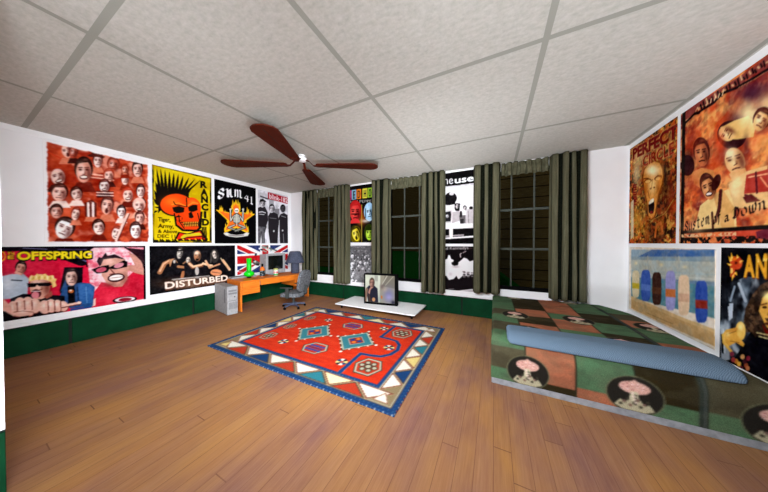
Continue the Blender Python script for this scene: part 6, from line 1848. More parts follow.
  ('L','3a1018',.0031,[(.7487,.3018),(.7399,.3024)]),
  ('S','c85a38',.7405,.2929,.004,.0013,.0018,.0102,.6),
  ('L','3a1018',.0044,[(.7351,.3146),(.7455,.3153),(.7562,.32)]),
  ('E','301014',.4513,.3365,.0972,.0692,-.0323,.0678),
  ('P','f0c070',[(.3721,.26),(.474,.261),(.5649,.2753),(.6079,.3473),(.5955,.4072),(.4923,.3808),(.3917,.3424)]),
  ('E','f4c880',.4194,.3175,.0251,-.0279,.0527,.0468),
  ('S','fff0b8',.4036,.3201,.0149,-.0164,.0376,.033,.8),
  ('S','5a1c14',.447,.3076,.0113,-.0127,.0428,.0389,.75),
  ('S','5a1c14',.3968,.3212,.009,-.0099,.0087,.0076,.55),
  ('E','5a1c14',.399,.3231,.0051,-.0056,.0035,.003),
  ('L','5a1c14',.0041,[(.3808,.3215),(.3937,.3054)]),
  ('S','5a1c14',.4193,.2965,.0088,-.0096,.0084,.0076,.55),
  ('E','5a1c14',.4214,.2984,.005,-.0054,.0034,.003),
  ('L','5a1c14',.004,[(.4037,.2966),(.4163,.2809)]),
  ('S','5a1c14',.4297,.3186,.004,-.0045,.0104,.0093,.5),
  ('L','5a1c14',.0037,[(.4355,.3226),(.4306,.3344)]),
  ('S','fff0b8',.4218,.3232,.0035,-.0039,.0105,.0093,.6),
  ('L','5a1c14',.0052,[(.4393,.3537),(.4464,.3415),(.4574,.333)]),
  ('S','fff0b0',.5646,.2619,.0863,.0411,.0016,.0806,.9),
  ('S','fbe0a0',.6707,.263,.0623,.0319,.0015,.075,.8),
  ('P','d88a4a',[(.1296,.4819),(.2193,.4726),(.3217,.5166),(.3709,.6354),(.2649,.6452),(.1548,.5732)]),
  ('E','4a1612',.2149,.3527,.0766,.02,.015,.0983),
  ('E','c8683c',.2175,.3773,.0608,.0151,.0136,.0891),
  ('P','4a1612',[(.1469,.3345),(.1475,.2848),(.1915,.2643),(.2416,.2823),(.2741,.3289),(.28,.3734),(.2675,.3407),(.2405,.3108),(.2029,.3052),(.1671,.3037),(.1533,.3252)]),
  ('S','c8683c',.2216,.2857,.0281,.0084,.0019,.0125,.35),
  ('S','f0a868',.1962,.3608,.0362,.0092,.0097,.0631,.8),
  ('S','34100e',.2608,.4028,.027,.0065,.0109,.073,.75),
  ('S','34100e',.1869,.3536,.0219,.0056,.0022,.0145,.55),
  ('E','34100e',.1873,.3572,.0124,.0032,.0009,.0058),
  ('L','34100e',.0072,[(.1676,.3355),(.2011,.3411)]),
  ('S','34100e',.2408,.3651,.0207,.0053,.0021,.0141,.55),
  ('E','34100e',.2412,.3685,.0117,.003,.0008,.0056),
  ('L','34100e',.0069,[(.2226,.3475),(.2543,.3528)]),
  ('S','34100e',.2285,.3897,.0098,.0024,.0027,.0177,.5),
  ('L','34100e',.0066,[(.2308,.3987),(.2116,.4002)]),
  ('S','f0a868',.214,.3834,.0085,.0021,.0027,.0178,.6),
  ('L','34100e',.0093,[(.1999,.4222),(.2223,.4227),(.2449,.4302)]),
  ('P','f2cc84',[(.1619,.8964),(.2141,.7342),(.3252,.68),(.4414,.6646),(.4928,.7873),(.5035,.9285)]),
  ('P','e0a860',[(.3252,.68),(.3983,.656),(.4848,.7862),(.4874,.9137),(.4038,.9241)]),
  ('E','3a1210',.2767,.6055,.0656,.0012,.0282,.0892),
  ('E','d88850',.2814,.6276,.052,.0003,.0255,.0806),
  ('P','3a1210',[(.2184,.6077),(.2135,.5614),(.2479,.5295),(.2917,.5319),(.3238,.5663),(.3333,.6063),(.3195,.5793),(.2938,.559),(.2617,.5645),(.2318,.5733),(.2227,.5973)]),
  ('S','d88850',.2753,.5409,.0243,.0013,.0036,.0115,.35),
  ('S','f8c080',.2619,.6183,.0309,.0004,.0183,.0571,.8),
  ('S','34100e',.3201,.6392,.0232,.0,.0206,.0662,.75),
  ('S','34100e',.2535,.6142,.0187,.0003,.0042,.0131,.55),
  ('E','34100e',.2542,.6174,.0106,.0001,.0017,.0052),
  ('L','34100e',.0065,[(.2356,.6028),(.264,.5985)]),
  ('S','34100e',.2996,.6097,.0178,.0003,.004,.0128,.55),
  ('E','34100e',.3003,.6128,.0101,.0002,.0016,.0051),
  ('L','34100e',.0062,[(.2826,.5985),(.3096,.5944)]),
  ('S','34100e',.2918,.6361,.0084,.0,.0051,.016,.5),
  ('L','34100e',.0059,[(.2947,.6438),(.2788,.6505)]),
  ('S','f8c080',.2791,.6343,.0073,.0,.0051,.0161,.6),
  ('E','34100e',.2901,.6684,.0288,-.0005,.0051,.0159),
  ('E','f4ece0',.2896,.6661,.024,-.0003,.0028,.0088),
  ('E','3a1210',.3463,.6027,.0302,.0157,-.022,.0468),
  ('L','4a1818',.0253,[(.3842,.6651),(.3756,.7719),(.3478,.8526)]),
  ('L','3a1010',.0165,[(.318,.7955),(.3302,.9208)]),
  ('E','eeb070',.4798,.506,.0653,.0054,.0241,.0867),
  ('S','ffe4a8',.4553,.493,.0391,.0035,.0174,.0617,.8),
  ('S','54201a',.528,.5245,.0286,.0021,.0191,.0704,.75),
  ('S','54201a',.4446,.4872,.0238,.0022,.004,.0142,.55),
  ('E','54201a',.4454,.4907,.0134,.0012,.0016,.0057),
  ('L','54201a',.0065,[(.4218,.472),(.458,.4725)]),
  ('S','54201a',.5027,.4903,.0221,.0021,.0038,.0137,.55),
  ('E','54201a',.5035,.4937,.0125,.0011,.0015,.0055),
  ('L','54201a',.0061,[(.4815,.4756),(.5152,.476)]),
  ('S','54201a',.4928,.5167,.0105,.0008,.0048,.0172,.5),
  ('L','54201a',.0059,[(.4963,.5252),(.4765,.5297)]),
  ('S','ffe4a8',.4769,.5127,.0091,.0007,.0048,.0173,.6),
  ('L','54201a',.0083,[(.467,.5533),(.4905,.5503),(.5149,.554)]),
  ('S','fff0c0',.4487,.4503,.0499,.0165,.0008,.0376,.9),
  ('P','e8a868',[(.4395,.5701),(.549,.5645),(.5719,.6241),(.4819,.6445)]),
  ('P','e8b878',[(.4408,.6355),(.5568,.5868),(.6771,.5877),(.6877,.8129),(.4848,.7862)]),
  ('S','f8dca0',.4825,.6729,.048,.0096,.0017,.0851,.8),
  ('P','b03428',[(.5572,.6071),(.6837,.6081),(.686,.7261),(.5447,.7125)]),
  ('L','f0b080',.0083,[(.5719,.6241),(.678,.6314)]),
  ('L','54141c',.0113,[(.6131,.6082),(.622,.7202)]),
  ('L','f0a070',.0071,[(.6402,.6408),(.6794,.7)]),
  ('L','5a181c',.0127,[(.5522,.7207),(.616,.7515)]),
  ('P','5a1a1c',[(.5377,.7317),(.5879,.7204),(.6428,.7687),(.5605,.7692)]),
  ('S','e86838',.3306,.9364,.23,.0082,.0007,.031,.6),
  ('S','f4c880',.617,.8036,.0809,.0106,.0008,.039,.8),
  ('P','c8442c',[(.4045,.9539),(.4715,.92),(.6897,.9121),(.6909,.974),(.4048,.9687)]),
  ('P','6a2030',[(.6196,.9337),(.6898,.9182),(.6909,.974),(.6271,.9728)]),
  ('S','f0a060',.7807,.6175,.0747,.0215,.0022,.1157,.8),
  ('S','4a1420',.8153,.7959,.0609,.0096,.002,.1016,.7),
  ('S','d8542c',.8693,.5893,.0558,.0184,.0031,.162,.6),
  ('E','3a1014',.7796,.4972,.0517,.0253,-.0059,.0732),
  ('E','e8a060',.7786,.516,.0412,.0196,-.0054,.0667),
  ('P','3a1014',[(.7341,.4703),(.7404,.4338),(.7735,.4274),(.8063,.4503),(.8238,.4911),(.8229,.5254),(.8179,.4986),(.8024,.4711),(.7767,.4596),(.7519,.4515),(.7397,.4647)]),
  ('S','e8a060',.792,.449,.0188,.01,-.0007,.0092,.35),
  ('S','f8d090',.7655,.4995,.0244,.0118,-.0038,.0471,.8),
  ('S','4a1818',.8061,.5437,.0184,.0086,-.0043,.055,.75),
  ('S','4a1818',.7598,.4923,.0148,.0072,-.0009,.0108,.55),
  ('E','4a1818',.7597,.4951,.0084,.0041,-.0004,.0043),
  ('L','4a1818',.0049,[(.7485,.4751),(.7713,.4858)]),
  ('S','4a1818',.7964,.5115,.014,.0068,-.0008,.0105,.55),
  ('E','4a1818',.7962,.5141,.0079,.0038,-.0003,.0042),
  ('L','4a1818',.0047,[(.7856,.4948),(.8072,.505)]),
  ('S','4a1818',.7848,.5275,.0067,.0031,-.0011,.0133,.5),
  ('L','4a1818',.0045,[(.7854,.5346),(.7717,.532)]),
  ('S','f8d090',.7754,.5199,.0058,.0027,-.0011,.0134,.6),
  ('L','4a1818',.0064,[(.7609,.5462),(.7766,.551),(.7917,.5611)]),
  ('S','fff0b0',.6074,.3211,.0408,.0184,.001,.0523,.7),
  ('E','4a1612',.6411,.324,.0449,.0409,-.026,.0448),
  ('E','f0b870',.636,.3361,.036,.0324,-.0238,.0411),
  ('P','4a1612',[(.6025,.2814),(.6166,.2607),(.6502,.2741),(.6774,.3071),(.6861,.3441),(.6779,.367),(.6786,.3459),(.6691,.3189),(.6464,.2973),(.6239,.2785),(.6091,.2807)]),
  ('S','f0b870',.6636,.2984,.0161,.0152,-.0032,.0056,.35),
  ('S','fff0c0',.6267,.3179,.0212,.0192,-.0169,.0287,.8),
  ('S','5a1c14',.6572,.3702,.0163,.0145,-.0195,.0345,.75),
  ('S','5a1c14',.6227,.31,.0128,.0116,-.0039,.0066,.55),
  ('E','5a1c14',.622,.3117,.0073,.0066,-.0016,.0026),
  ('L','5a1c14',.0042,[(.6154,.2923),(.6354,.3118)]),
  ('S','5a1c14',.6545,.3428,.0123,.0111,-.0037,.0065,.55),
  ('E','5a1c14',.6538,.3445,.0069,.0063,-.0015,.0026),
  ('L','5a1c14',.0041,[(.6475,.3257),(.6667,.3444)]),
  ('S','5a1c14',.6397,.3473,.0058,.0052,-.0047,.0082,.5),
  ('L','5a1c14',.0039,[(.6387,.3526),(.6257,.3432)]),
  ('S','fff0c0',.632,.337,.0051,.0045,-.0048,.0082,.6),
  ('L','5a1c14',.0056,[(.6119,.3469),(.6264,.3589),(.6392,.3742)]),
  ('S','8a2418',.1243,.2402,.0712,.0272,.0023,.1037,.7),
  ('S','3a0c14',.5536,.4311,.0234,.0085,.0014,.0677,.7),
  ('S','e0441c',.3744,.3657,.0436,.0159,.0022,.1057,.7),
  ('E','2a0c10',.0799,.4162,.0745,.0214,.0017,.0778),
  ('S','c8542c',.1314,.5681,.0945,.0206,.0019,.0862,.6),
  ('S','ffe0a0',.4979,.655,.0408,.0087,.0014,.0702,.7),
  ('P','8a3a34',[(-.0029,-.007),(.1557,-.0016),(.3287,.0115),(.4488,.0131),(.5857,.02),(.6695,.0082),(.7188,-.003),(.72,.061),(.6708,.0746),(.5865,.0602),(.4863,.0618),(.3846,.0312),(.3009,.0727),(.1738,.0456),(.0857,.0683),(.0286,.0692)]),
  ('L','d8a070',.0071,[(.048,.0711),(.1401,.0804),(.1652,.0413),(.2705,.0572)]),
  ('L','d8b080',.0125,[(.1736,.0353),(.1874,.0548)]),
  ('L','120a0c',.0123,[(.2001,.028),(.214,.0629)]),
  ('L','120a0c',.012,[(.226,.0208),(.2398,.0707)]),
  ('L','d8b080',.0118,[(.2511,.0139),(.2643,.0528)]),
  ('L','120a0c',.0115,[(.2762,.0362),(.2888,.0606)]),
  ('L','120a0c',.0113,[(.3,.0292),(.3126,.0682)]),
  ('L','d8b080',.0111,[(.3232,.0224),(.3352,.051)]),
  ('L','120a0c',.0109,[(.3458,.0158),(.3579,.0585)]),
  ('L','120a0c',.0107,[(.3684,.0369),(.3799,.0658)]),
  ('L','d8b080',.0105,[(.3899,.0303),(.4009,.0493)]),
  ('L','120a0c',.0103,[(.4108,.0238),(.4219,.0565)]),
  ('L','120a0c',.0101,[(.4313,.0175),(.4423,.0636)]),
  ('L','d8b080',.0099,[(.4518,.0376),(.4618,.0477)]),
  ('L','120a0c',.0097,[(.4712,.0312),(.4813,.0547)]),
  ('L','120a0c',.0096,[(.4902,.0251),(.5004,.0616)]),
  ('L','d8b080',.0094,[(.5088,.019),(.5185,.0462)]),
  ('L','120a0c',.0093,[(.5275,.0382),(.5367,.053)]),
  ('L','120a0c',.0091,[(.5452,.0321),(.5545,.0597)]),
  ('L','d8b080',.0089,[(.5625,.0262),(.5715,.0449)]),
  ('L','120a0c',.0088,[(.5795,.0205),(.5885,.0514)]),
  ('L','120a0c',.0087,[(.5965,.0387),(.6051,.0579)]),
  ('L','d8b080',.0085,[(.6127,.0329),(.6209,.0436)]),
  ('L','120a0c',.0084,[(.6286,.0273),(.6369,.05)]),
  ('L','120a0c',.0082,[(.6441,.0217),(.6525,.0562)]),
  ('L','d8b080',.0081,[(.6597,.0392),(.6673,.0424)]),
  ('L','120a0c',.008,[(.6746,.0337),(.6823,.0486)]),
  ('L','160c0e',.0201,[(.031,.179),(.0485,.0916),(.1485,.0651),(.1913,.0792)]),
  ('L','1a0c10',.0173,[(.1912,.0729),(.3156,.0744),(.385,.0505),(.4865,.0725),(.587,.0802),(.6709,.0822),(.7544,.0842)]),
  ('L','c89060',.0029,[(.4984,.0793),(.5871,.0883),(.6711,.0898)]),
  ('L','f0d0a0',.0078,[(.2552,.0614),(.264,.037)]),
  ('L','f0d0a0',.0076,[(.2888,.0618),(.2972,.0377)]),
  ('L','f0d0a0',.0074,[(.3211,.0621),(.3293,.0385)]),
  ('L','f0d0a0',.0072,[(.3524,.0624),(.3602,.0392)]),
  ('L','f0d0a0',.0071,[(.3825,.0627),(.3901,.0399)]),
  ('X',),
  ('S','f0c080',.1615,.8794,.1378,.0085,.0011,.051,.7),
  ('S','f0c080',.3662,.8465,.092,.0081,.0008,.0365,.5),
  ('N', '1c0c0c', 'System', (.0659, .9162), (.3018, .866), (.0642, .8378), .22),
  ('N', '1c0c0c', 'of', (.3254, .874), (.3954, .858), (.324, .8055), .26),
  ('N', '1c0c0c', 'a', (.4131, .8654), (.4537, .8571), (.412, .8121), .3),
  ('N', '1c0c0c', 'Down', (.4733, .8502), (.6816, .8146), (.4719, .7846), .22),
  ('G',.06,46,3),
  ('G',.06,14,6),
  ('B',.6),
 ),
 'pool':(
  ('F','e8dccb'),
  ('P','5f7f9c',[(.0345,.0439),(.9882,.0054),(.9938,.4595),(.0453,.772)]),
  ('P','8ea6b4',[(.0345,.0439),(.37,.0304),(.1638,.1426),(.0365,.1752)]),
  ('P','3f66a0',[(.37,.0304),(.802,.0129),(.8621,.0842),(.1638,.1426)]),
  ('P','a8b4b0',[(.0367,.1898),(.9895,.1099),(.9921,.3234),(.041,.4811)]),
  ('P','7f98a4',[(.0361,.1533),(.9891,.0781),(.9897,.1281),(.0369,.2044)]),
  ('P','33609c',[(.7165,.027),(.9882,.0054),(.989,.069),(.8809,.0826)]),
  ('S','f0e0a8',.119,.2523,.0392,-.005,.0005,.0353,.8),
  ('S','f0e0a8',.4924,.2229,.0338,-.0046,.0004,.0299,.8),
  ('S','f0e0a8',.7455,.2148,.0304,-.0046,.0003,.0262,.8),
  ('P','4a8090',[(.041,.4811),(.9927,.3687),(.9966,.6861),(.0458,.8084)]),
  ('L','9ab0b4',.012,[(.0394,.3719),(.9913,.2553)]),
  ('L','c8ccc4',.0096,[(.0402,.4265),(.9918,.3007)]),
  ('L','9aa8a8',.0246,[(.3063,.1307),(.3228,.3561)]),
  ('L','9aa8a8',.0187,[(.6855,.099),(.693,.3147)]),
  ('P','c8a068',[(.0454,.7793),(.3806,.7882),(.7039,.798),(.9979,.7948),(1.0,.9622),(.8344,.9694),(.4741,.9797),(.0483,.9754)]),
  ('P','d8b47c',[(.0454,.7793),(.3806,.7882),(.7039,.798),(.9979,.7948),(.9983,.8265),(.7045,.841),(.3812,.8323),(.0462,.8301)]),
  ('M',['b8905c','e0bc88','6a8494'],10,61,.14,1.0),
  ('P','d8c8a0',[(.1848,.5537),(.1837,.6903),(.1748,.7399),(.1559,.7679),(.0968,.7881),(.0759,.773),(.0647,.7277),(.0592,.586),(.0605,.4425),(.0703,.3917),(.0906,.3659),(.1499,.3557),(.1695,.3738),(.1798,.4186)]),
  ('P','c8b030',[(.0606,.5639),(.1832,.5472),(.1844,.6296),(.0619,.6505)]),
  ('P','3858a8',[(.354,.531),(.3526,.6759),(.3426,.729),(.3212,.7596),(.2542,.784),(.2304,.7688),(.2177,.7207),(.2116,.5689),(.2133,.415),(.2245,.3604),(.2478,.3326),(.315,.3213),(.3371,.3403),(.3486,.3877)]),
  ('P','5a78c0',[(.2132,.5452),(.3522,.5223),(.3534,.6098),(.2145,.6381)]),
  ('P','3a2018',[(.4989,.5328),(.4978,.6751),(.4891,.7271),(.4705,.7567),(.4122,.7794),(.3915,.764),(.3804,.7168),(.375,.5682),(.3762,.4176),(.3859,.3643),(.4061,.3373),(.4646,.3265),(.4839,.3453),(.4939,.392)]),
  ('P','54301e',[(.3763,.545),(.4973,.5236),(.4984,.6095),(.3776,.6359)]),
  ('P','9a98cc',[(.6588,.5119),(.6582,.6704),(.6503,.7279),(.6333,.7601),(.5799,.7827),(.5609,.7646),(.5506,.7115),(.5453,.5458),(.5461,.3781),(.5549,.3192),(.5733,.2899),(.6269,.2805),(.6447,.3023),(.654,.3548)]),
  ('P','c8703a',[(.5465,.52),(.6573,.4993),(.6586,.5951),(.5479,.6213)]),
  ('P','e4c4a0',[(.7954,.5223),(.7946,.673),(.7868,.7281),(.77,.7594),(.7172,.7835),(.6984,.7672),(.6883,.717),(.6832,.5591),(.6841,.3991),(.6928,.3426),(.7111,.3141),(.7641,.3035),(.7816,.3236),(.7908,.3732)]),
  ('P','d4a888',[(.6843,.5345),(.7939,.5102),(.7951,.6012),(.6856,.631)]),
  ('P','2c4a9c',[(.9446,.5403),(.944,.6838),(.9371,.7363),(.9221,.7664),(.8752,.79),(.8584,.7747),(.8494,.7271),(.8448,.5771),(.8456,.4251),(.8533,.3712),(.8695,.3437),(.9167,.3325),(.9323,.3514),(.9405,.3984)]),
  ('P','8a2a20',[(.8458,.5537),(.9433,.5284),(.9444,.615),(.847,.6455)]),
  ('L','8a6a3c',.0066,[(.3176,.9365),(.6341,.9255)]),
  ('G',.06,46,4),
  ('G',.06,14,7),
  ('B',.8),
 ),
 'flame':(
  ('F','06060a'),
  ('M',['3a4654','7a8a98','161c26','aab6c0','0c0e14'],9,71,.85,2.0,[(-.0039,.3371),(.0876,.2843),(.1498,.2301),(.3311,.2134),(.3347,.5171),(.1773,.6606),(.0956,.9192),(.0049,1.0201)]),
  ('S','06060a',.0369,.3269,.0441,-.0111,.0006,.0493,.9),
  ('P','b8c4d0',[(.0477,.4838),(.0816,.4655),(.079,.5927),(.0582,.6266)]),
  ('L','a8b4c0',.0248,[(.112,.2962),(.1485,.4243)]),
  ('L','8494a4',.0173,[(.0881,.3259),(.0646,.4534)]),
  ('L','10141c',.0176,[(.0375,.3761),(.0522,.4944)]),
  ('L','c0ccd4',.0154,[(.024,.7177),(.0355,.9109)]),
  ('L','0a0c12',.0208,[(.0156,.7725),(.0229,.9191)]),
  ('T', '6a2a08', 'P', (.0636, .2437), (.1316, .2338), (.0616, .0828), .05),
  ('T', 'e0a028', 'P', (.0601, .2383), (.1284, .2286), (.0581, .0783), .04),
  ('T', '6a2a08', 'A', (.1393, .2352), (.1975, .2267), (.1372, .0657), .05),
  ('T', 'e0a028', 'A', (.1362, .2301), (.1947, .2218), (.134, .0614), .04),
  ('T', '6a2a08', 'N', (.2017, .2282), (.2535, .2207), (.1996, .0516), .05),
  ('T', 'e0a028', 'N', (.1989, .2233), (.2509, .216), (.1967, .0474), .04),
  ('T', '6a2a08', 'T', (.2586, .2219), (.3164, .2126), (.2564, .0387), .05),
  ('T', 'e0a028', 'T', (.256, .2172), (.314, .2081), (.2538, .0347), .04),
  ('T', '6a2a08', 'E', (.3221, .2147), (.3762, .2058), (.3198, .0244), .05),
  ('T', 'e0a028', 'E', (.3198, .2103), (.3741, .2016), (.3175, .0205), .04),
  ('T', '6a2a08', 'R', (.3824, .208), (.4394, .1979), (.3801, .0107), .05),
  ('T', 'e0a028', 'R', (.3803, .2037), (.4375, .1939), (.378, .0071), .04),
  ('T', '6a2a08', 'A', (.4463, .2008), (.5079, .1892), (.4439, -.0037), .05),
  ('T', 'e0a028', 'A', (.4444, .1968), (.5062, .1854), (.442, -.0072), .04),
  ('S','8a1c08',.094,.1464,.0325,-.0043,.0007,.0591,.8),
  ('T', 'c8401c', 'P', (.0619, .2404), (.13, .2306), (.0599, .0806), .05),
  ('P','f2b428',[(.0566,.1611),(.0345,.1357),(.075,.1441)]),
  ('P','f8e090',[(.0617,.1556),(.0499,.1431),(.0692,.1473)]),
  ('P','f2b428',[(.0561,.1247),(.0468,.0731),(.0746,.1082)]),
  ('P','f8e090',[(.0612,.1192),(.0557,.0937),(.0687,.1112)]),
  ('P','f2b428',[(.0602,.106),(.0636,.0415),(.0785,.0898)]),
  ('P','f8e090',[(.0652,.1007),(.0661,.0686),(.0727,.0927)]),
  ('P','f2b428',[(.0699,.2075),(.0443,.2205),(.088,.1901)]),
  ('P','f8e090',[(.0749,.2018),(.0615,.2083),(.0823,.1934)]),
  ('P','f2b428',[(.0703,.2376),(.071,.2881),(.0884,.2198)]),
  ('P','f8e090',[(.0753,.2318),(.0748,.2572),(.0827,.2232)]),
  ('P','f2b428',[(.0934,.0968),(.097,.0574),(.1109,.081)]),
  ('P','f8e090',[(.0982,.0916),(.0992,.072),(.1054,.0839)]),
  ('P','f2b428',[(.1098,.1186),(.137,.1121),(.1269,.1028)]),
  ('P','f8e090',[(.1145,.1134),(.1273,.1103),(.1214,.1057)]),
  ('P','f2b428',[(.0785,.218),(.1032,.2335),(.0963,.2006)]),
  ('P','f8e090',[(.0834,.2123),(.095,.2203),(.0907,.2039)]),
  ('P','f2b428',[(.2025,.1191),(.2062,.0338),(.2173,.1043)]),
  ('P','f8e090',[(.2065,.1142),(.2077,.0717),(.2126,.107)]),
  ('P','f2b428',[(.2294,.1051),(.2352,.0428),(.2436,.0908)]),
  ('P','f8e090',[(.2333,.1004),(.2355,.0693),(.2391,.0934)]),
  ('P','f2b428',[(.2392,.104),(.2483,.0525),(.2532,.0898)]),
  ('P','f8e090',[(.243,.0993),(.2469,.0736),(.2488,.0924)]),
  ('E','f4c860',.0681,.1981,.0084,-.0014,.0003,.0241),
  ('E','e87a18',.0836,.0977,.0148,-.0014,.0001,.0107),
  ('S','ffd060',.1177,.12,.0078,-.0009,.0002,.0163,.8),
  ('P','2c1e16',[(.1394,.6117),(.1492,.4812),(.1879,.3553),(.2215,.2804),(.2601,.2393),(.32,.2278),(.375,.2796),(.3973,.4496),(.4209,.7857),(.2473,.7717),(.1844,.6568),(.1326,.6846)]),
  ('M',['0e0a08','6a4c34','3c2a1c'],30,73,.8,1.0,[(.1394,.6117),(.1492,.4812),(.1879,.3553),(.2215,.2804),(.2601,.2393),(.32,.2278),(.375,.2796),(.3973,.4496),(.4209,.7857),(.2473,.7717),(.1844,.6568),(.1326,.6846)]),
  ('P','e0a848',[(.2171,.4764),(.2326,.3738),(.261,.3174),(.3093,.2984),(.3491,.3354),(.3561,.4682),(.3301,.5985),(.2834,.6243),(.2448,.5607)]),
  ('S','fff0a0',.2552,.3559,.0254,-.0081,.0005,.0418,.9),
  ('S','a86a28',.3284,.4608,.0281,-.0121,.0013,.1082,.7),
  ('L','5a3010',.01,[(.2267,.4295),(.2526,.4072)]),
  ('L','5a3010',.0091,[(.2867,.3969),(.3276,.387)]),
  ('E','3a1c0c',.2433,.4392,.0117,-.0045,.0001,.0095),
  ('E','3a1c0c',.3049,.4165,.0117,-.0045,.0001,.01),
  ('L','8a4c1c',.0079,[(.2716,.4128),(.2581,.4912),(.2818,.4933)]),
  ('E','4a1c10',.2713,.5478,.0297,-.0144,.0002,.0124),
  ('P','4a2c14',[(.2442,.5185),(.2999,.4985),(.3121,.5281),(.2943,.5214),(.2542,.5403)]),
  ('P','3a2010',[(.2548,.5875),(.3007,.564),(.2897,.6414),(.2714,.6518)]),
  ('P','06050c',[(.1562,.7403),(.2261,.656),(.3019,.6648),(.4194,.6587),(.4776,.9584),(.0837,1.2898),(.1512,.9495)]),
  ('P','6a1810',[(.2317,.567),(.2522,.6416),(.3364,.6541),(.3359,.615),(.2773,.6277)]),
  ('L','d8c888',.0082,[(.2089,.6458),(.3304,.6231)]),
  ('L','e8d898',.0082,[(.2195,.6684),(.3307,.6516)]),
  ('E','e8b850',.1247,.6787,.0281,-.0148,.001,.0765),
  ('S','fbe8a0',.1282,.642,.0186,-.0093,.0006,.0462,.8),
  ('P','dca03c',[(.02,.7592),(.0418,.7102),(.1005,.6618),(.1094,.7222),(.149,.7691),(.1417,.7966),(.1021,.7856),(.0735,.8209),(.0438,.8699)]),
  ('L','e8b850',.0309,[(.0247,.7692),(.0299,.8287),(.0742,.8774)]),
  ('L','c88a30',.0239,[(.0465,.7324),(.1007,.6736)]),
  ('L','8a5418',.006,[(.0424,.7532),(.1009,.6913)]),
  ('L','8a5418',.0059,[(.0689,.7933),(.118,.7761)]),
  ('S','f8e08a',.051,.7423,.0173,-.0095,.0004,.0293,.7),
  ('E','7a2a3c',.0787,.8963,.0125,-.0083,.0003,.0216),
  ('E','c88030',.104,.9388,.0121,-.0086,.0003,.0212),
  ('E','d8a060',.1389,.8793,.0115,-.0078,.0003,.0207),
  ('E','a85030',.1586,.9343,.0111,-.0082,.0003,.0204),
  ('E','7a2030',.1689,.8701,.011,-.0076,.0003,.0202),
  ('E','e8b040',.1202,.9507,.0118,-.0086,.0003,.0209),
  ('E','3a1420',.1507,.9056,.0113,-.008,.0003,.0205),
  ('E','a83a3a',.0876,.9384,.0124,-.0087,.0003,.0214),
  ('E','c8784a',.1662,.9513,.011,-.0083,.0003,.0202),
  ('E','5a2030',.1323,.9768,.0116,-.0087,.0003,.0208),
  ('G',.06,46,5),
  ('G',.06,14,8),
  ('B',.5),
 ),
 'tv':(
  ('F','b8b8a4'),
  ('P','cdd0c0',[(-.0091,-.0131),(.4966,-.0231),(.4966,.9826),(-.0091,.9919)]),
  ('S','e4e8d4',.0752,.2019,.1124,-.0064,.0,.188,.8),
  ('P','a8aaa0',[(.328,.0165),(.4404,.02),(.4348,.228),(.3336,.2183)]),
  ('P','9a9484',[(.5246,-.009),(1.0022,-.0023),(1.0022,1.0041),(.4966,1.0136)]),
  ('P','7a7468',[(.6651,.0147),(1.0022,-.0023),(1.0022,.4552),(.5808,.3895)]),
  ('L','c8c4b4',.0312,[(.7494,.0105),(.5808,.3277)]),
  ('L','b4ae9c',.0249,[(.946,.0311),(.6932,.3518)]),
  ('P','d8dccc',[(.446,.0105),(.5246,.0065),(.5106,.5175),(.4544,.5832)]),
  ('P','13142a',[(.0331,.518),(.1314,.402),(.314,.3905),(.4263,.4921),(.4544,.986),(.1033,.9985)]),
  ('E','4a3c30',.2381,.2762,.091,-.0054,.0,.1715),
  ('E','a87868',.2381,.3242,.0725,-.0044,.0,.1715),
  ('P','4a3c30',[(.1606,.2739),(.1673,.1773),(.2213,.1125),(.2803,.1196),(.3156,.1963),(.3173,.2852),(.3055,.2243),(.2752,.1781),(.2297,.1875),(.1876,.2036),(.169,.2528)]),
  ('S','a87868',.255,.1381,.0337,-.0019,.0,.024,.35),
  ('S','c89a88',.2145,.3016,.0421,-.0025,.0,.1201,.8),
  ('S','2c1a1c',.2887,.3554,.0337,-.0021,.0,.1438,.75),
  ('S','2c1a1c',.2044,.2919,.0253,-.0015,.0,.0275,.55),
  ('E','2c1a1c',.2044,.2988,.0143,-.0009,.0,.011),
  ('L','2c1a1c',.0131,[(.1842,.2656),(.2229,.2599)]),
  ('S','2c1a1c',.2685,.2881,.0253,-.0015,.0,.0274,.55),
  ('E','2c1a1c',.2685,.295,.0143,-.0009,.0,.011),
  ('L','2c1a1c',.0131,[(.2482,.2619),(.287,.2562)]),
  ('S','2c1a1c',.2499,.3441,.0118,-.0007,.0,.0343,.5),
  ('L','2c1a1c',.0121,[(.2516,.3611),(.228,.3728)]),
  ('S','c89a88',.2331,.3382,.0101,-.0006,.0,.0343,.6),
  ('L','2c1a1c',.0172,[(.2111,.4219),(.2381,.4134),(.2651,.4185)]),
  ('P','b88474',[(.1033,.6698),(.1314,.5427),(.2016,.4288),(.2437,.4729),(.1876,.5702),(.1595,.7283)]),
  ('E','c89064',.2943,.8991,.0562,-.0043,.0,.0747),
  ('P','8a6a58',[(-.0091,.6778),(.0331,.4866),(.1033,.5133),(.0471,.9873),(-.0091,.9919)]),
  ('P','3c2a24',[(.1033,.7324),(.1595,.7283),(.2156,.9895),(.1173,.9974)]),
  ('S','7a7aa8',.8056,.713,.2247,-.0159,.0,.3374,.95),
  ('S','a8a0d0',.8056,.7743,.1292,-.0094,.0,.1227,.7),
  ('S','6a5a58',.5808,.4203,.0843,-.0053,.0,.1235,.8),
  ('S','8a9a98',.5246,.8567,.0674,-.0051,.0,.1237,.8),
  ('E','c86a28',.5668,.7918,.0253,-.0019,.0,.0618),
  ('S','15162e',.946,.9475,.0843,-.0065,.0,.0916,.9),
  ('S','c0ac9c',.6651,.5074,.1124,-.0073,.0,.0924,.5),
  ('B',1.3),
 ),
}
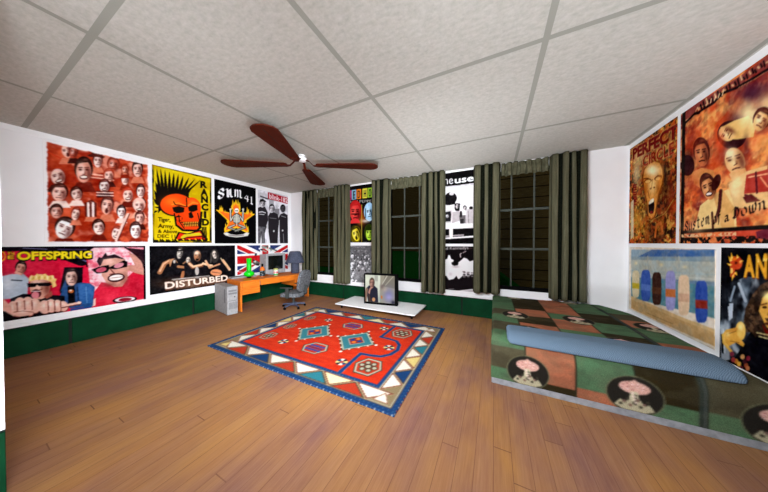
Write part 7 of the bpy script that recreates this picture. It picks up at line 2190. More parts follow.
# ------------------------------------------------------------------ the room (layout units: x right, y towards the windows, z up)
XL, XR, YB, H = -4.53, 1.52, 3.90, 2.435
XP, YP, YF = -2.107, 0.134, -2.75         # the partition corner and the unseen rear end
TH = .12
struct('floor', MB().box(XL - TH, YF - TH, -.1, XR + TH, YB + TH, 0), MFLOOR)
struct('ceiling', MB().box(XL - TH, YF - TH, H, XR + TH, YB + TH, H + .1), MCEIL)
struct('wall_left', MB().box(XL - TH, YP - TH, 0, XL, YB + TH, H), MWALL)
struct('wall_right', MB().box(XR, YF - TH, 0, XR + TH, YB + TH, H), MWALL)
WIN = [(-3.942, -3.060), (-1.818, -.936), (-.063, .819)]
WZ0, WZ1 = .50, 2.31
wb = MB(); xs = [XL] + [v for w in WIN for v in w] + [XR]
for i in range(0, len(xs), 2): wb.box(xs[i], YB, 0, xs[i + 1], YB + TH, H)
for a, b in WIN: wb.box(a, YB, 0, b, YB + TH, WZ0).box(a, YB, WZ1, b, YB + TH, H)
struct('wall_back', wb, MWALL)
struct('wall_partition', MB().box(XP - TH, YF, 0, XP, YP, H).box(XL, YP - TH, 0, XP - TH, YP, H), MWALL)
struct('wall_front', MB().box(XP - TH, YF - TH, 0, XR, YF, H), MWALL)

PZ = .305                                  # top of the green panelling
def panels(name, along, fixed, a0, a1, seams, sgn):
    """green panels with dark grooves between them and a white rail on top"""
    cuts = [a0] + [s for s in seams if a0 < s < a1] + [a1]
    mb, gb, rb = MB(), MB(), MB()
    def bx(m, p0, p1, d0, d1, z0, z1, bev=0):
        lo, hi = sorted((fixed + sgn * d0, fixed + sgn * d1))
        if along == 'y': m.box(lo, p0, z0, hi, p1, z1, bev)
        else: m.box(p0, lo, z0, p1, hi, z1, bev)
    for p, q in zip(cuts, cuts[1:]):
        bx(mb, p + (.012 if p != a0 else 0), q - (.012 if q != a1 else 0), 0, .018, 0, PZ - .012, .004)
    bx(gb, a0, a1, 0, .006, 0, PZ)
    bx(rb, a0, a1, 0, .016, PZ, PZ + .036, .003)
    o = struct(name, mb, MGREEN)
    struct('panel_groove', gb, MGROOVE, o)
    r = struct('chair_rail', rb, MTRIM, o)
    return o
panels('baseboard_left', 'y', XL, YP, YB, [.69 + 1.205 * k for k in range(3)], 1)
panels('baseboard_back', 'x', YB, XL + .02, XR, [-4.12, -2.908, -1.694, -.48, .735], -1)
panels('baseboard_right', 'y', XR, YF, YB - .02, [-1.1, .1, 1.3, 2.5, 3.7], -1)
panels('baseboard_partition', 'y', XP, YF, YP, [-1.9, -.7], 1)
struct('trim_1', MB().box(XL, YP, 2.375, XL + .012, YB, H, .002), MTRIM)

for n, (a, b) in enumerate(WIN, 1):
    fr = MB(); y0, y1 = YB + .012, YB + .075; t = .030
    fr.box(a, y0, WZ0, a + t, y1, WZ1).box(b - t, y0, WZ0, b, y1, WZ1).box(a + t, y0, WZ0, b - t, y1, WZ0 + .035).box(a + t, y0, WZ1 - t, b - t, y1, WZ1)
    w = struct('window_%d' % n, fr, MBLACK)
    mu = MB()
    for k in (1, 2): mu.box(a + .882 * k / 3 - .012, y0 + .016, WZ0 + .03, a + .882 * k / 3 + .012, y0 + .040, WZ1 - .03, .004)
    for z in (1.11, 1.71): mu.box(a + .03, y0 + .010, z - .018, b - .03, y0 + .046, z + .018, .006)
    struct('muntin', mu, MMUNTIN, w)
    struct('pane', MB().box(a + .02, y0 + .026, WZ0 + .02, b - .02, y0 + .030, WZ1 - .02), MGLASS, w)
    struct('window_sill', MB().box(a - .01, YB - .022, WZ0 - .012, b + .01, YB + .010, WZ0 + .004, .003), MBLACK, w)
    struct('window_apron', MB().box(a + .02, YB - .02, PZ + .042, b - .02, YB - .002, WZ0 - .014, .003), MTRIM, w)

# outside: lawn, the neighbouring boarded house and a far boarded wall
gm = MB().box(-22, YB + TH + .05, -.2, 12, 34, 0)
gm.prism([(-1.5, -.05), (-.5, .97), (.82, -.05)], -6.4, -5.6, Matrix.Rotation(math.pi / 2, 4, 'X'))      # a grassy bank
struct('ground', gm, MGRASS)
struct('wall_neighbour', MB().box(-.75, 6.6, -.1, 7.5, 8.5, 5.0), MSIDING)
struct('wall_shed', MB().box(-14, 8.85, -.1, -6.2, 10.5, 4.6), MSIDING)
struct('wall_far', MB().box(-22, 32.5, -.1, 12, 33, 18), MSIDING)

# ------------------------------------------------------------------ posters
POSTERS = {
 'faces': ('L', .53, 1.395, 1.19, 2.365, 'red poster crowded with some two dozen faces, torn white paper border', 160, 200),
 'skull': ('L', 1.415, 2.18, 1.205, 2.362, 'yellow poster of a red skull with a spiked black mohawk', 130, 200),
 'star': ('L', 2.228, 3.004, 1.195, 2.362, 'black poster of a skeleton seated in a flaming star', 130, 200),
 'trio': ('L', 3.05, 3.815, 1.195, 2.35, 'black and white poster of three standing men under a red banner', 110, 170),
 'fists': ('L', .2, 1.334, .387, 1.16, 'wide red poster of four men, a blond one thrusting his fists forward', 220, 150),
 'quartet': ('L', 1.378, 2.575, .437, 1.157, 'wide black poster of four men with folded arms above glowing lettering', 200, 120),
 'flag': ('L', 2.617, 3.811, .575, 1.155, 'british flag poster behind the computer monitor', 170, 84),
 'colour': ('B', -2.84, -2.08, 1.215, 2.40, 'black poster with four brightly coloured faces hung between curtains', 120, 186),
 'crowd': ('B', -2.84, -2.08, .385, 1.15, 'grainy grey crowd photograph poster behind the television', 110, 110),
 'band': ('B', -.98, -.16, 1.19, 2.40, 'black and white poster of seated band with big lettering on top', 130, 192),
 'smoke': ('B', -.98, -.16, .40, 1.145, 'black poster of a white cloud of smoke, low between curtains', 130, 118),
 'scream': ('R', 3.87, 3.07, 1.195, 2.375, 'rust brown poster of a long screaming face', 140, 206),
 'red': ('R', 3.025, 1.95, 1.195, 2.37, 'large fiery orange poster of bandsmen with slanted blackletter title', 250, 270),
 'pool': ('R', 3.853, 2.645, .379, 1.15, 'pale bordered poster of coloured shapes on a sandy poolside ledge', 210, 134),
 'flame': ('R', 2.6, 1.35, .324, 1.165, 'dark poster of a long haired man reaching out below flaming letters', 240, 160),
}
def poster(key, wall, u0, u1, z0, z1, label, nx, ny):
    nx += nx % 2; ny += ny % 2
    asp = abs(u1 - u0) / (z1 - z0)
    C = paint(ART[key], nx, ny, asp)
    u, v = np.meshgrid((np.arange(nx)) / (nx - 1), (np.arange(ny)) / (ny - 1))
    P = np.zeros((ny, nx, 3)); s = (u - .5) * (u1 - u0); P[..., 2] = (.5 - v) * (z1 - z0)
    cz = (z0 + z1) / 2; cu = (u0 + u1) / 2; d = .0045
    if wall == 'L': P[..., 1] = s; back = (-.003, 0, 0); loc = (XL + d, cu, cz)
    elif wall == 'R': P[..., 1] = s; back = (.003, 0, 0); loc = (XR - d, cu, cz)
    else: P[..., 0] = s; back = (0, .003, 0); loc = (cu, YB - d, cz)
    o = link('poster', sheet('poster', P, C, back), MPRINT, None, loc)
    props(o, label, 'poster', {'L': 'posters on the left wall', 'B': 'posters between the windows', 'R': 'posters on the wall by the bed'}[wall])
for k, v in POSTERS.items(): poster(k, *v)

# ------------------------------------------------------------------ curtains
def cloth(name, x0, x1, zt, zb, y, depth, folds, seed, label, cat, group, flare=.0, nz=26):
    rng = random.Random(seed); n = folds * 22 + 1
    ph = rng.random() * .4; w = [rng.uniform(.75, 1.25) for _ in range(folds + 1)]
    knots = np.cumsum([0] + w[:folds]); knots = knots / knots[-1]
    ts = np.linspace(0, 1, n); front = np.zeros((nz, n, 3))
    fa = [rng.uniform(.8, 1.0) for _ in range(folds)]; sw = [rng.uniform(-1, 1) for _ in range(folds)]; vw = [rng.uniform(.07, .17) for _ in range(folds + 1)]; vw[0] *= .3; vw[-1] *= .3
    for j in range(nz):
        q = j / (nz - 1); z = zt + (zb - zt) * q
        for i, t in enumerate(ts):
            f = min(int(np.searchsorted(knots, t, side='right')) - 1, folds - 1)
            l = (t - knots[f]) / (knots[f + 1] - knots[f])
            m = min(l - vw[f], 1 - vw[f + 1] - l) / .13; m = min(max(m, 0), 1); r = .84 * m * m * (3 - 2 * m) + .16 * abs(math.sin(math.pi * l))
            dd = depth * fa[f] * (.8 + .2 * q) * r + .012 * math.sin(9 * q + 3 * t + sw[f] * 3)
            x = x0 + (x1 - x0) * (t + .03 * sw[f] * math.sin(3.1 * q + f) * math.sin(math.pi * t))
            front[j, i] = (x - (x0 + x1) / 2, -dd, z - zb)
    back = front.copy(); back[..., 1] += .006
    nv = nz * n; idx = np.arange(nv).reshape(nz, n)
    q1 = np.stack([idx[1:, :-1], idx[1:, 1:], idx[:-1, 1:], idx[:-1, :-1]], -1).reshape(-1, 4)
    q2 = q1[:, ::-1] + nv
    ring = np.concatenate([idx[0, :-1], idx[:-1, -1], idx[-1, :0:-1], idx[:0:-1, 0]]); k = np.arange(len(ring)); k2 = (k + 1) % len(ring)
    q3 = np.stack([ring[k], ring[k2], nv + ring[k2], nv + ring[k]], -1)
    me = raw_mesh(name, np.concatenate([front.reshape(-1, 3), back.reshape(-1, 3)]), np.concatenate([q1, q2, q3]), (), None, True)
    o = link(name, me, MCURT, None, ((x0 + x1) / 2, y, zb))
    if name == 'curtain':      # near-black sheet added to stand in for the shade between the folds
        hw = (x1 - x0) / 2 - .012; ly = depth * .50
        lm = mk('fold_shade', MB().box(-hw, -ly - .004, .004, hw, -ly, zt - zb - .004), MFOLDSHADE, o); lm['label'] = 'dark sheet standing in for shade between the folds'
    return props(o, label, cat, group)
CY = YB - .025
side = [('left', 'between the desk lamp and that window'), ('right', '')]
CL = [
 (-4.085, -3.635, 'olive curtain at the room corner beside the desk lamp', 4), (-3.090, -2.725, 'olive curtain on the right of the window nearest the desk', 4),
 (-2.165, -1.780, 'olive curtain on the left of the window behind the television', 3), (-1.160, -.752, 'olive curtain on the right of the window behind the television', 4),
 (-.306, .082, 'olive curtain on the left of the window above the bed', 3), (.695, 1.102, 'olive curtain next to the bare wall above the bed', 4)]
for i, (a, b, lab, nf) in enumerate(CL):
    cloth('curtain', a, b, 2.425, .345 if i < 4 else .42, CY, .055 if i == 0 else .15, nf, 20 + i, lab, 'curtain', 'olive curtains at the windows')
for i, (a, b, lab) in enumerate([(-3.630, -3.096, 'gathered olive valance over the window nearest the desk'), (-1.775, -1.166, 'gathered olive valance over the window behind the television'), (.088, .690, 'gathered olive valance over the window above the bed')]):
    cloth('valance', a, b, 2.42, 2.225, CY + .012, .05, 7, 40 + i, lab, 'valance', 'valances over the windows', nz=12)

# ------------------------------------------------------------------ rug
def rug_art():
    cv = Canvas(560, 420, 2.37 / 1.76); c = cv
    R, Bl, W, T_, Y_, Dk, Rd, Be = 'd2341a', '1a3c6a', 'ece8d4', '2f7a86', 'e2cc7c', '5a2a22', 'b83a24', 'b8b49a'
    def rc(col, u0, v0, u1, v1): c.poly(col, [(u0, v0), (u1, v0), (u1, v1), (u0, v1)])
    c.c[:] = hexc(Bl)
    for k in range(70):                          # dotted selvedge
        rc(W if k % 2 else Rd, k / 70, .0, (k + .5) / 70, .006); rc('d8dcd4' if k % 2 else '5a7c98', k / 70 + .003, .992, (k + .3) / 70 + .003, 1)
    for k in range(50): rc(W if k % 2 else Rd, 0, k / 50, .004, (k + .5) / 50); rc('c8b8a8' if k % 2 else Rd, .996, k / 50 + .004, 1, (k + .35) / 50 + .004)
    for k in range(60): rc('4c7898', k / 60 + .004, .977, k / 60 + .008, .982); rc('6c9ab8', k / 60 + .004, .018, k / 60 + .009, .025)
    for k in range(46): rc('4c7898', .985, k / 46 + .004, .988, k / 46 + .011); rc('6c9ab8', .010, k / 46 + .004, .014, k / 46 + .012)
    rc('6a5a48', .022, .030, .978, .970); rc(Be, .025, .035, .975, .965); rc('8e7a58', .028, .040, .972, .960)
    cols = [W, Rd, W, Bl, W, Rd, 'efe6b0', Rd, W, Bl, W, T_]
    def tri(p, q, r, col):
        p, q, r = map(np.array, (p, q, r)); m = (p + q + r) / 3
        c.poly('b4a47c', [p, q, r]); c.poly('7c3424' if col in (W, 'efe6b0', Y_) else '4a3a2c', [m + (x - m) * .93 for x in (p, q, r)])
        # stepped edge
        pts = []
        a, b, d = [m + (x - m) * .84 for x in (p, q, r)]
        for s, e in ((a, b), (b, d), (d, a)):
            for t in range(6):
                pts.append(s + (e - s) * (t / 6)); pts.append(s + (e - s) * ((t + .5) / 6) + (m - s) * .09)
        c.poly(col, pts)
    n = 6; u0, u1 = .034, .966; va, vb = .880, .966; w = (u1 - u0) / n
    alt = [Rd, Bl, Rd, T_, Rd, Bl]
    for k in range(n):
        a = u0 + k * w
        for (v_in, v_out, o) in ((va, vb, 0), (1 - va, 1 - vb, 1)):
            tri((a, v_in), (a + w, v_in), (a + .5 * w, v_out), 'efe6b0' if (k + o) % 5 == 4 else W)
            tri((a + .5 * w, v_out), (a + 1.5 * w, v_out), (a + w, v_in), alt[(k + o) % 6]) if k < n - 1 else None
    for u_ in (.066, .934):
        for v_ in (.078, .922): tri((u_ - .03, v_ + .03), (u_ + .03, v_ + .03), (u_, v_ - .034), Y_ if u_ < .5 else W)
    n = 5; v0, v1 = .115, .885; ua, ub = .094, .028; w = (v1 - v0) / n
    for k in range(n):
        a = v0 + k * w
        for (u_in, u_out, o) in ((ua, ub, 1), (1 - ua, 1 - ub, 0)):
            tri((u_in, a), (u_in, a + w), (u_out, a + .5 * w), W)
            tri((u_out, a + .5 * w), (u_out, a + 1.5 * w), (u_in, a + w), [Rd, T_, Y_, Bl, Rd][(k + o) % 5]) if k < n - 1 else None
    rc(Be, .094, .118, .906, .882); rc(Bl, .098, .122, .902, .878)
    for k in range(60): rc('86a8c4', .1 + k * .0134, .866, .103 + k * .0134, .871); rc('86a8c4', .1 + k * .0134, .129, .103 + k * .0134, .134)
    rc(R, .112, .142, .888, .858)
    c.mottle(['c42a14', 'dc4624', 'b82c1a'], 20, 5, .45, .3, [(.112, .142), (.888, .142), (.888, .858), (.112, .858)])
    # niche line
    for sgn in (1,):
        pts = [(.722, .862), (.716, .64), (.765, .632), (.81, .616), (.84, .57), (.852, .5), (.84, .43), (.81, .384), (.765, .374), (.716, .372), (.722, .138)]
        c.line('9a7c60', .027, pts); c.line('1a3c70', .022, pts)
    def hexa(x, y, w, h, f, col=R):
        hp = lambda s: [(x - w * s, y), (x - w * s * .55, y - h * s), (x + w * s * .55, y - h * s), (x + w * s, y), (x + w * s * .55, y + h * s), (x - w * s * .55, y + h * s)]
        c.poly('3c3426', hp(1.08)); c.poly(Be, hp(1)); c.poly(f, hp(.86))
        if f == R or f == Rd:
            for a in range(6):
                t = a * math.pi / 3; p = (x + w * .5 * math.cos(t), y + h * .5 * math.sin(t)); c.ellipse('3c3426', *p, w * .22, 0, 0, h * .24); c.ellipse(Be, *p, w * .15, 0, 0, h * .16)
            c.ellipse('4a3a2a', x, y, w * .3, 0, 0, h * .3); c.ellipse(Be, x, y, w * .18, 0, 0, h * .2)
        else:
            for i in (-1, 1):
                for t in range(5): c.ellipse('2a4a90', x + (t - 2) * w * .27, y + i * h * .38, w * .12, 0, 0, h * .22)
            c.line('1f3468', .008, [(x - w * .6, y), (x + w * .6, y)])
    def roundel(x, y):
        w, h = .026, .034
        for k in range(8):
            t0, t1 = k * math.pi / 4, (k + 1) * math.pi / 4
            c.poly([Bl, W, '3a2a30', Y_][k % 4], [(x, y)] + [(x + w * math.cos(t0 + (t1 - t0) * s / 3), y + h * math.sin(t0 + (t1 - t0) * s / 3)) for s in range(4)])
        c.ellipse('b8382a', x, y, w * .3, 0, 0, h * .3)
    def diamond(x, y):
        w, h = .108, .16
        dp = lambda s: [(x - w * s, y), (x, y - h * s), (x + w * s, y), (x, y + h * s)]
        c.poly('4a4030', dp(1.02)); c.poly(Be, dp(.96)); c.poly('3a7c84', dp(.86))
        for e in range(4):
            a, b = np.array(dp(1)[e]), np.array(dp(1)[(e + 1) % 4])
            for t in range(7): p = a + (b - a) * (t + .5) / 7; c.ellipse(W if t % 2 else '5a3a2a', p[0], p[1], .005, 0, 0, .007)
        for p in dp(1.08): c.ellipse(W, p[0], p[1], .008, 0, 0, .011)
        c.poly('a8988a', [(x - .052, y), (x, y - .075), (x + .052, y), (x, y + .075)]); c.poly('8c2c2c', [(x - .044, y), (x, y - .063), (x + .044, y), (x, y + .063)])
        for k in range(4):
            a = k * math.pi / 2; c.ellipse(['24407e', 'd8722a'][k % 2], x + .02 * math.cos(a), y + .028 * math.sin(a), .012, 0, 0, .016)
    hexa(.165, .714, .04, .055, R); hexa(.155, .515, .034, .05, R); hexa(.155, .298, .034, .05, R)
    hexa(.492, .708, .068, .062, Rd[:] if False else 'c23222'); hexa(.492, .284, .068, .062, 'c23222')
    hexa(.80, .742, .058, .075, Rd); hexa(.80, .246, .058, .075, Rd)
    for p in ((.297, .734), (.292, .264), (.806, .494), (.682, .768), (.679, .22)): roundel(*p)
    diamond(.351, .516); diamond(.622, .5)
    cv.blur(.9)
    return cv.down()
def rug():
    C = rug_art(); ny, nx = C.shape[:2]
    u, v = np.meshgrid(np.arange(nx) / (nx - 1), np.arange(ny) / (ny - 1))
    P = np.zeros((ny, nx, 3)); P[..., 0] = (u - .5) * 2.37; P[..., 1] = (.5 - v) * 1.76
    P[..., 2] = .010 + .0008 * np.sin(u * 31) * np.sin(v * 23)
    o = link('rug', sheet('rug', P, C, (0, 0, -.009)), MRUG, None, (-1.795, 2.26, 0))
    props(o, 'red oriental wool rug with blue border lying on the plank floor', 'rug')
rug()

# ------------------------------------------------------------------ bed
BX0, BX1, BY0, BY1, BT = -.02, 1.495, 2.10, 3.865, .39
bed = empty('bed', ((BX0 + BX1) / 2, (BY0 + BY1) / 2, 0), 0, 'low bed under a patchwork quilt in the right corner', 'bed')
bc = ((BX0 + BX1) / 2, (BY0 + BY1) / 2)
mk('bed_base', MB().box(BX0 + .004 - bc[0], BY0 + .004 - bc[1], 0, BX1 - .01 - bc[0], 3.55 - bc[1], .06, .006), MBASE, bed)
mk('mattress', MB().box(BX0 + .03 - bc[0], BY0 + .04 - bc[1], .05, 1.36 - bc[0], 3.55 - bc[1], BT - .09, .05, 4), MBASE, bed)
def edge(t, r, side):
    """arc length t beyond the flat top -> outward offset, drop"""
    if t <= 0: return 0., 0.
    q = r * math.pi / 2
    if t < q: return r * math.sin(t / r), r * (1 - math.cos(t / r))
    return r, r + t - q
def quilt():
    rf, rr, rb, rl = .14, .115, .05, .035; drop = .35
    arc = lambda r: r * math.pi / 2 + drop - r
    a0, a1 = BX0 + rl - arc(rl), BX1 - rr + arc(rr)
    b0, b1 = BY0 + rf - arc(rf), BY1 - rb + arc(rb)
    nx, ny = 300, 330
    cv = Canvas(nx * 2, ny * 2, (a1 - a0) / (b1 - b0)); c = cv
    f = lambda x, y: ((x - a0) / (a1 - a0), (b1 - y) / (b1 - b0))
    G, D, Rr, O = '50704f', '2e2614', 'a86548', '4c4632'
    c.c[:] = hexc(O)
    cx = [a0, .23, .55, .865, 1.18, a1]
    rows = [
     [(9, 3.1, G), (3.1, 2.87, O), (2.87, 2.6, G), (2.6, 2.34, O), (2.34, 2.10, G), (2.10, 1.925, O), (1.925, 0, G)],
     [(9, 3.2, D), (3.2, 2.92, Rr), (2.92, 2.65, D), (2.65, 2.42, Rr), (2.42, 2.24, D), (2.24, 1.875, Rr), (1.875, 0, D)],
     [(9, 3.15, Rr), (3.15, 2.92, G), (2.92, 2.62, Rr), (2.62, 2.4, G), (2.4, 2.24, Rr), (2.24, 1.90, G), (1.90, 0, Rr)],
     [(9, 3.3, G), (3.3, 2.97, D), (2.97, 2.66, G), (2.66, 2.4, D), (2.4, 2.2, O), (2.2, 1.92, D), (1.92, 0, G)],
     [(9, 3.45, G), (3.45, 3.2, O), (3.2, 2.95, Rr), (2.95, 2.6, G), (2.6, 2.3, Rr), (2.3, 1.93, O), (1.93, 0, G)]]
    for (x0, x1), col in zip(zip(cx, cx[1:]), rows):
        for y1, y0, k in col: c.poly(k, [f(x0, y0), f(x1, y0), f(x1, y1), f(x0, y1)])
    for x in cx[1:-1]: c.line('2a2a1c', .004, [f(x, b0), f(x, b1)])
    c.line('2c3430', .016, [f(1.165, b0), f(1.165, b1)]); c.line('4c5450', .004, [f(1.172, b0), f(1.172, b1)])
    c.mottle(['5a5440', '22201a', '6a6a54'], 16, 3, .16, .6)
    def medallion(x, y, rx, ry):
        E = lambda col, dx, dy, sx, sy: c.ellipse(col, *f(x + dx * rx, y + dy * ry), sx * rx / (a1 - a0), 0, 0, sy * ry / (b1 - b0))
        Pp = lambda col, *p: c.poly(col, [f(x + dx * rx, y + dy * ry) for dx, dy in p])
        E('6a6a4e', 0, 0, 1.05, 1.04); E('24211c', 0, 0, 1, 1)
        E('d8a898', 0, .42, .56, .34); Pp('d8a898', (-.56, .40), (.56, .40), (.40, .22), (-.40, .22)); Pp('d8a898', (-.2, .7), (0, .86), (.2, .7))
        for k in range(16): E('b87870' if k % 2 else 'ecccc0', -.45 + (k * .37) % .92, .28 + (k * .23) % .36, .05, .05)
        Pp('c8c0a0', (-.13, .2), (.13, .2), (.2, -.5), (-.2, -.5)); Pp('b4ac8c', (-.72, -.66), (-.5, -.3), (-.32, -.5), (-.2, -.2), (0, -.42), (.22, -.18), (.36, -.5), (.52, -.34), (.72, -.66), (.4, -.86), (-.4, -.86))
        for k in range(9): E('7a5a50' if k % 2 else '3c382c', -.48 + k * .12, -.56 + .16 * (k % 3), .07, .07)
        for k in range(4): E('e8d0c0', -.06 + .04 * k, .1 - k * .16, .06, .06); E('4a4438', .06, .02 - k * .16, .05, .05)
    for x, y in ((.27, 3.86), (.90, 3.84), (.215, 2.90), (.79, 2.98), (1.36, 3.02), (.30, 2.42), (.95, 2.42)): medallion(x, y, .125, .14)
    for x in (.245, .858, 1.45): medallion(x, 1.932, .138, .125)
    cv.blur(.8)
    C = cv.down()
    ga = np.linspace(a0, a1, nx); gb = np.linspace(b1, b0, ny); P = np.zeros((ny, nx, 3))
    ax = []
    for a in ga:
        if a < BX0 + rl: o, d = edge(BX0 + rl - a, rl, 0); ax.append((BX0 + rl - o, d))
        elif a > BX1 - rr: o, d = edge(a - BX1 + rr, rr, 0); ax.append((BX1 - rr + o, d))
        else: ax.append((a, 0.))
    by = []
    for b in gb:
        if b < BY0 + rf: o, d = edge(BY0 + rf - b, rf, 0); by.append((BY0 + rf - o, d))
        elif b > BY1 - rb: o, d = edge(b - BY1 + rb, rb, 0); by.append((BY1 - rb + o, d))
        else: by.append((b, 0.))
    rng = np.random.default_rng(2); wr = Canvas(nx, ny, 1.); wob = (wr.fbm(7, 5) - .5) * .014
    for j, (y, dy) in enumerate(by):
        for i, (x, dx) in enumerate(ax):
            xx = x
            if y > 3.42:                       # the far corner by the wall is rounded off
                xm = BX1 - .27 * ((y - 3.42) / .445) ** 2
                if x > 1.1: xx = 1.1 + (x - 1.1) * (xm - 1.1) / (BX1 - 1.1)
            P[j, i] = (xx - bc[0], y - bc[1], BT - max(dx, dy) + (wob[j, i] if max(dx, dy) < .1 else wob[j, i] * .3))
    P[..., 2] = np.maximum(P[..., 2], .052)
    idx = np.arange(nx * ny).reshape(ny, nx)
    q = np.stack([idx[1:, :-1], idx[1:, 1:], idx[:-1, 1:], idx[:-1, :-1]], -1).reshape(-1, 4)
    o = link('quilt', raw_mesh('quilt', P.reshape(-1, 3), q, [np.concatenate([idx[0, :-1], idx[:-1, -1], idx[-1, :0:-1], idx[:0:-1, 0]])], C.reshape(-1, 3), True), MQUILT, bed)
    o['label'] = 'green, brown and rust patchwork quilt with round emblems'
quilt()

def pillow():
    x0, x1 = .10, 1.36; L_, W_, T_ = x1 - x0, .275, .044
    nx, ny = 90, 28; V = []; n = 0
    def sup(t): return math.copysign(min(1, abs(t)), t)
    top = np.zeros((ny, nx, 3)); bot = np.zeros((ny, nx, 3))
    for j in range(ny):
        for i in range(nx):
            s, t = -1 + 2 * i / (nx - 1), -1 + 2 * j / (ny - 1)
            k = max(0, 1 - abs(s) ** 26) ** .4 * max(0, 1 - abs(t) ** 8) ** .45
            rx = 1 - .012 * abs(t) ** 6; ry = 1 - .16 * abs(s) ** 60
            yy = W_ / 2 * t * ry; droop = -.055 * (max(0, -yy / (W_ / 2)) ** 2.0)
            top[j, i] = (L_ / 2 * s * rx, yy, droop + .027 + T_ / 2 * k); bot[j, i] = (L_ / 2 * s * rx, yy, droop + .027 - T_ / 2 * k)
    nv = nx * ny; idx = np.arange(nv).reshape(ny, nx)
    q1 = np.stack([idx[:-1, :-1], idx[:-1, 1:], idx[1:, 1:], idx[1:, :-1]], -1).reshape(-1, 4)
    me = raw_mesh('pillow', np.concatenate([top.reshape(-1, 3), bot.reshape(-1, 3)]), np.concatenate([q1, q1[:, ::-1] + nv]), (), None, True)
    bm = bmesh.new(); bm.from_mesh(me); bmesh.ops.remove_doubles(bm, verts=bm.verts[:], dist=.0005); bmesh.ops.recalc_face_normals(bm, faces=bm.faces[:]); bm.to_mesh(me); bm.free()
    o = link('pillow', me, MPILLOW, None, ((x0 + x1) / 2, 2.245, BT + .004))
    props(o, 'long flat blue ribbed pillow along the front edge of the bed', 'pillow')
pillow()
# ------------------------------------------------------------------ desk (front face towards +x of its own frame)
DR = math.radians(-8.5)
fl = Vector((-3.95, 2.335)); av = Vector((math.sin(-DR), math.cos(DR))); bv = Vector((math.cos(DR), math.sin(DR)))
DL, DD, DH = 1.40, .57, .53
dc = fl + av * DL / 2 - bv * DD / 2
def on_desk(a, b): p = fl + av * a - bv * b; return (p.x, p.y, DH)      # a along the front, b back from it
desk = empty('desk', (dc.x, dc.y, 0), DR, 'orange pine desk with two drawer units along the left wall', 'desk')
hx, hy = DD / 2, DL / 2
mk('desktop', MB().box(-hx, -hy, DH - .024, hx, hy, DH, .004), MDESK, desk)
for s in (-1, 1): mk('side_panel', MB().box(-hx + .005, s * hy - (.026 if s > 0 else 0), 0, hx - .004, s * hy + (0 if s > 0 else .026), DH - .024, .003), MDESK, desk)
for s in (-1, 1):
    c = s * (hy - .026 - .155)
    u = mk('drawer_unit', MB().box(-hx + .03, c - .154, .285, hx - .022, c + .154, DH - .025, .002), MDESK, desk)
    for z0, z1 in ((.288, .388), (.394, .502)):
        mk('drawer_front', MB().box(hx - .022, c - .150, z0, hx - .006, c + .150, z1, .006, 3), MDESK, u)
mk('apron', MB().box(hx - .030, -hy + .345, .415, hx - .012, hy - .345, DH - .024, .005, 3), MDESK, desk)

# computer tower beside the desk
tw = empty('computer_tower', (-4.19, 2.225, 0), math.radians(-9), 'grey computer tower on the floor against the desk side', 'computer tower')
mk('case', MB().box(-.275, -.076, .012, .262, .076, .478, .006), MGREY, tw)
fp = mk('front_panel', MB().box(.262, -.078, .008, .284, .078, .48, .008, 3), MGREY, tw)
vm = MB()
for k in range(7): vm.box(.283, -.052 + k * .017, .10, .2865, -.043 + k * .017, .215)
mk('vent', vm, MGREYD, fp)
mk('power_button', MB().lathe([(.0085, 0), (.0085, .006), (.006, .008)], 16, M=Matrix.Translation((.282, .03, .30)) @ Matrix.Rotation(math.pi / 2, 4, 'Y')), MBLACK, fp)
for z0, z1 in ((.345, .375), (.39, .42)): mk('drive_bay', MB().box(.283, -.06, z0, .2862, .06, z1, .002), MGREYD, fp)
mk('floppy_slot', MB().box(.283, -.06, .235, .2858, .06, .245, .001), MGREYD, fp)
mk('side_slot', MB().box(.15, -.0785, .20, .205, -.0755, .43, .001), MGREYD, tw)
for x in (-.22, .22):
    for y in (-.055, .055): mk('foot', MB().box(x - .02, y - .012, 0, x + .02, y + .012, .013), MCHARC, tw)

# monitor
p = (-4.285, 3.225, DH)
mo = empty('computer_monitor', p, math.radians(-3), 'chunky grey tube monitor standing on the orange desk', 'monitor')
fr = MB()
fr.box(.05, -.205, .035, .088, .205, .445, .012, 3)
mfr = mk('bezel', MB().box(.05, -.225, .03, .10, -.172, .45, .008).box(.05, .172, .03, .10, .225, .45, .008).box(.05, -.172, .405, .10, .172, .45, .008).box(.05, -.172, .03, .10, .172, .115, .008), MGREY, mo)
mk('control_button', MB().box(.098, .12, .055, .104, .135, .063).box(.098, .14, .055, .104, .150, .063), MGREYD, mfr)
t = bmesh.new()
sec = [(.052, .215, .035, .445), (-.14, .208, .04, .43), (-.18, .16, .07, .39), (-.215, .14, .09, .36)]
rg = [[t.verts.new((x, sy * w, z)) for sy, z in ((-1, z0), (1, z0), (1, z1), (-1, z1))] for x, w, z0, z1 in sec]
for a, b in zip(rg, rg[1:]):
    for i in range(4): t.faces.new((a[i], a[(i + 1) % 4], b[(i + 1) % 4], b[i]))
t.faces.new(rg[0]); t.faces.new(rg[-1][::-1])
mk('housing', MB().add(t), MGREY, mo)
t = bmesh.new(); bmesh.ops.create_grid(t, x_segments=16, y_segments=14, size=.5)
for v in t.verts:
    a, b = v.co.x, v.co.y; v.co = Vector((.082 + .016 * (1 - 2 * (a * a + b * b)), a * .352, .26 + b * .300))
mk('screen', MB().add(t), MSCR, mo, True)
mk('stand', MB().lathe([(.10, 0), (.10, .012), (.07, .02), (.07, .04)], 28, (0, 0)), MGREY, mo, True)

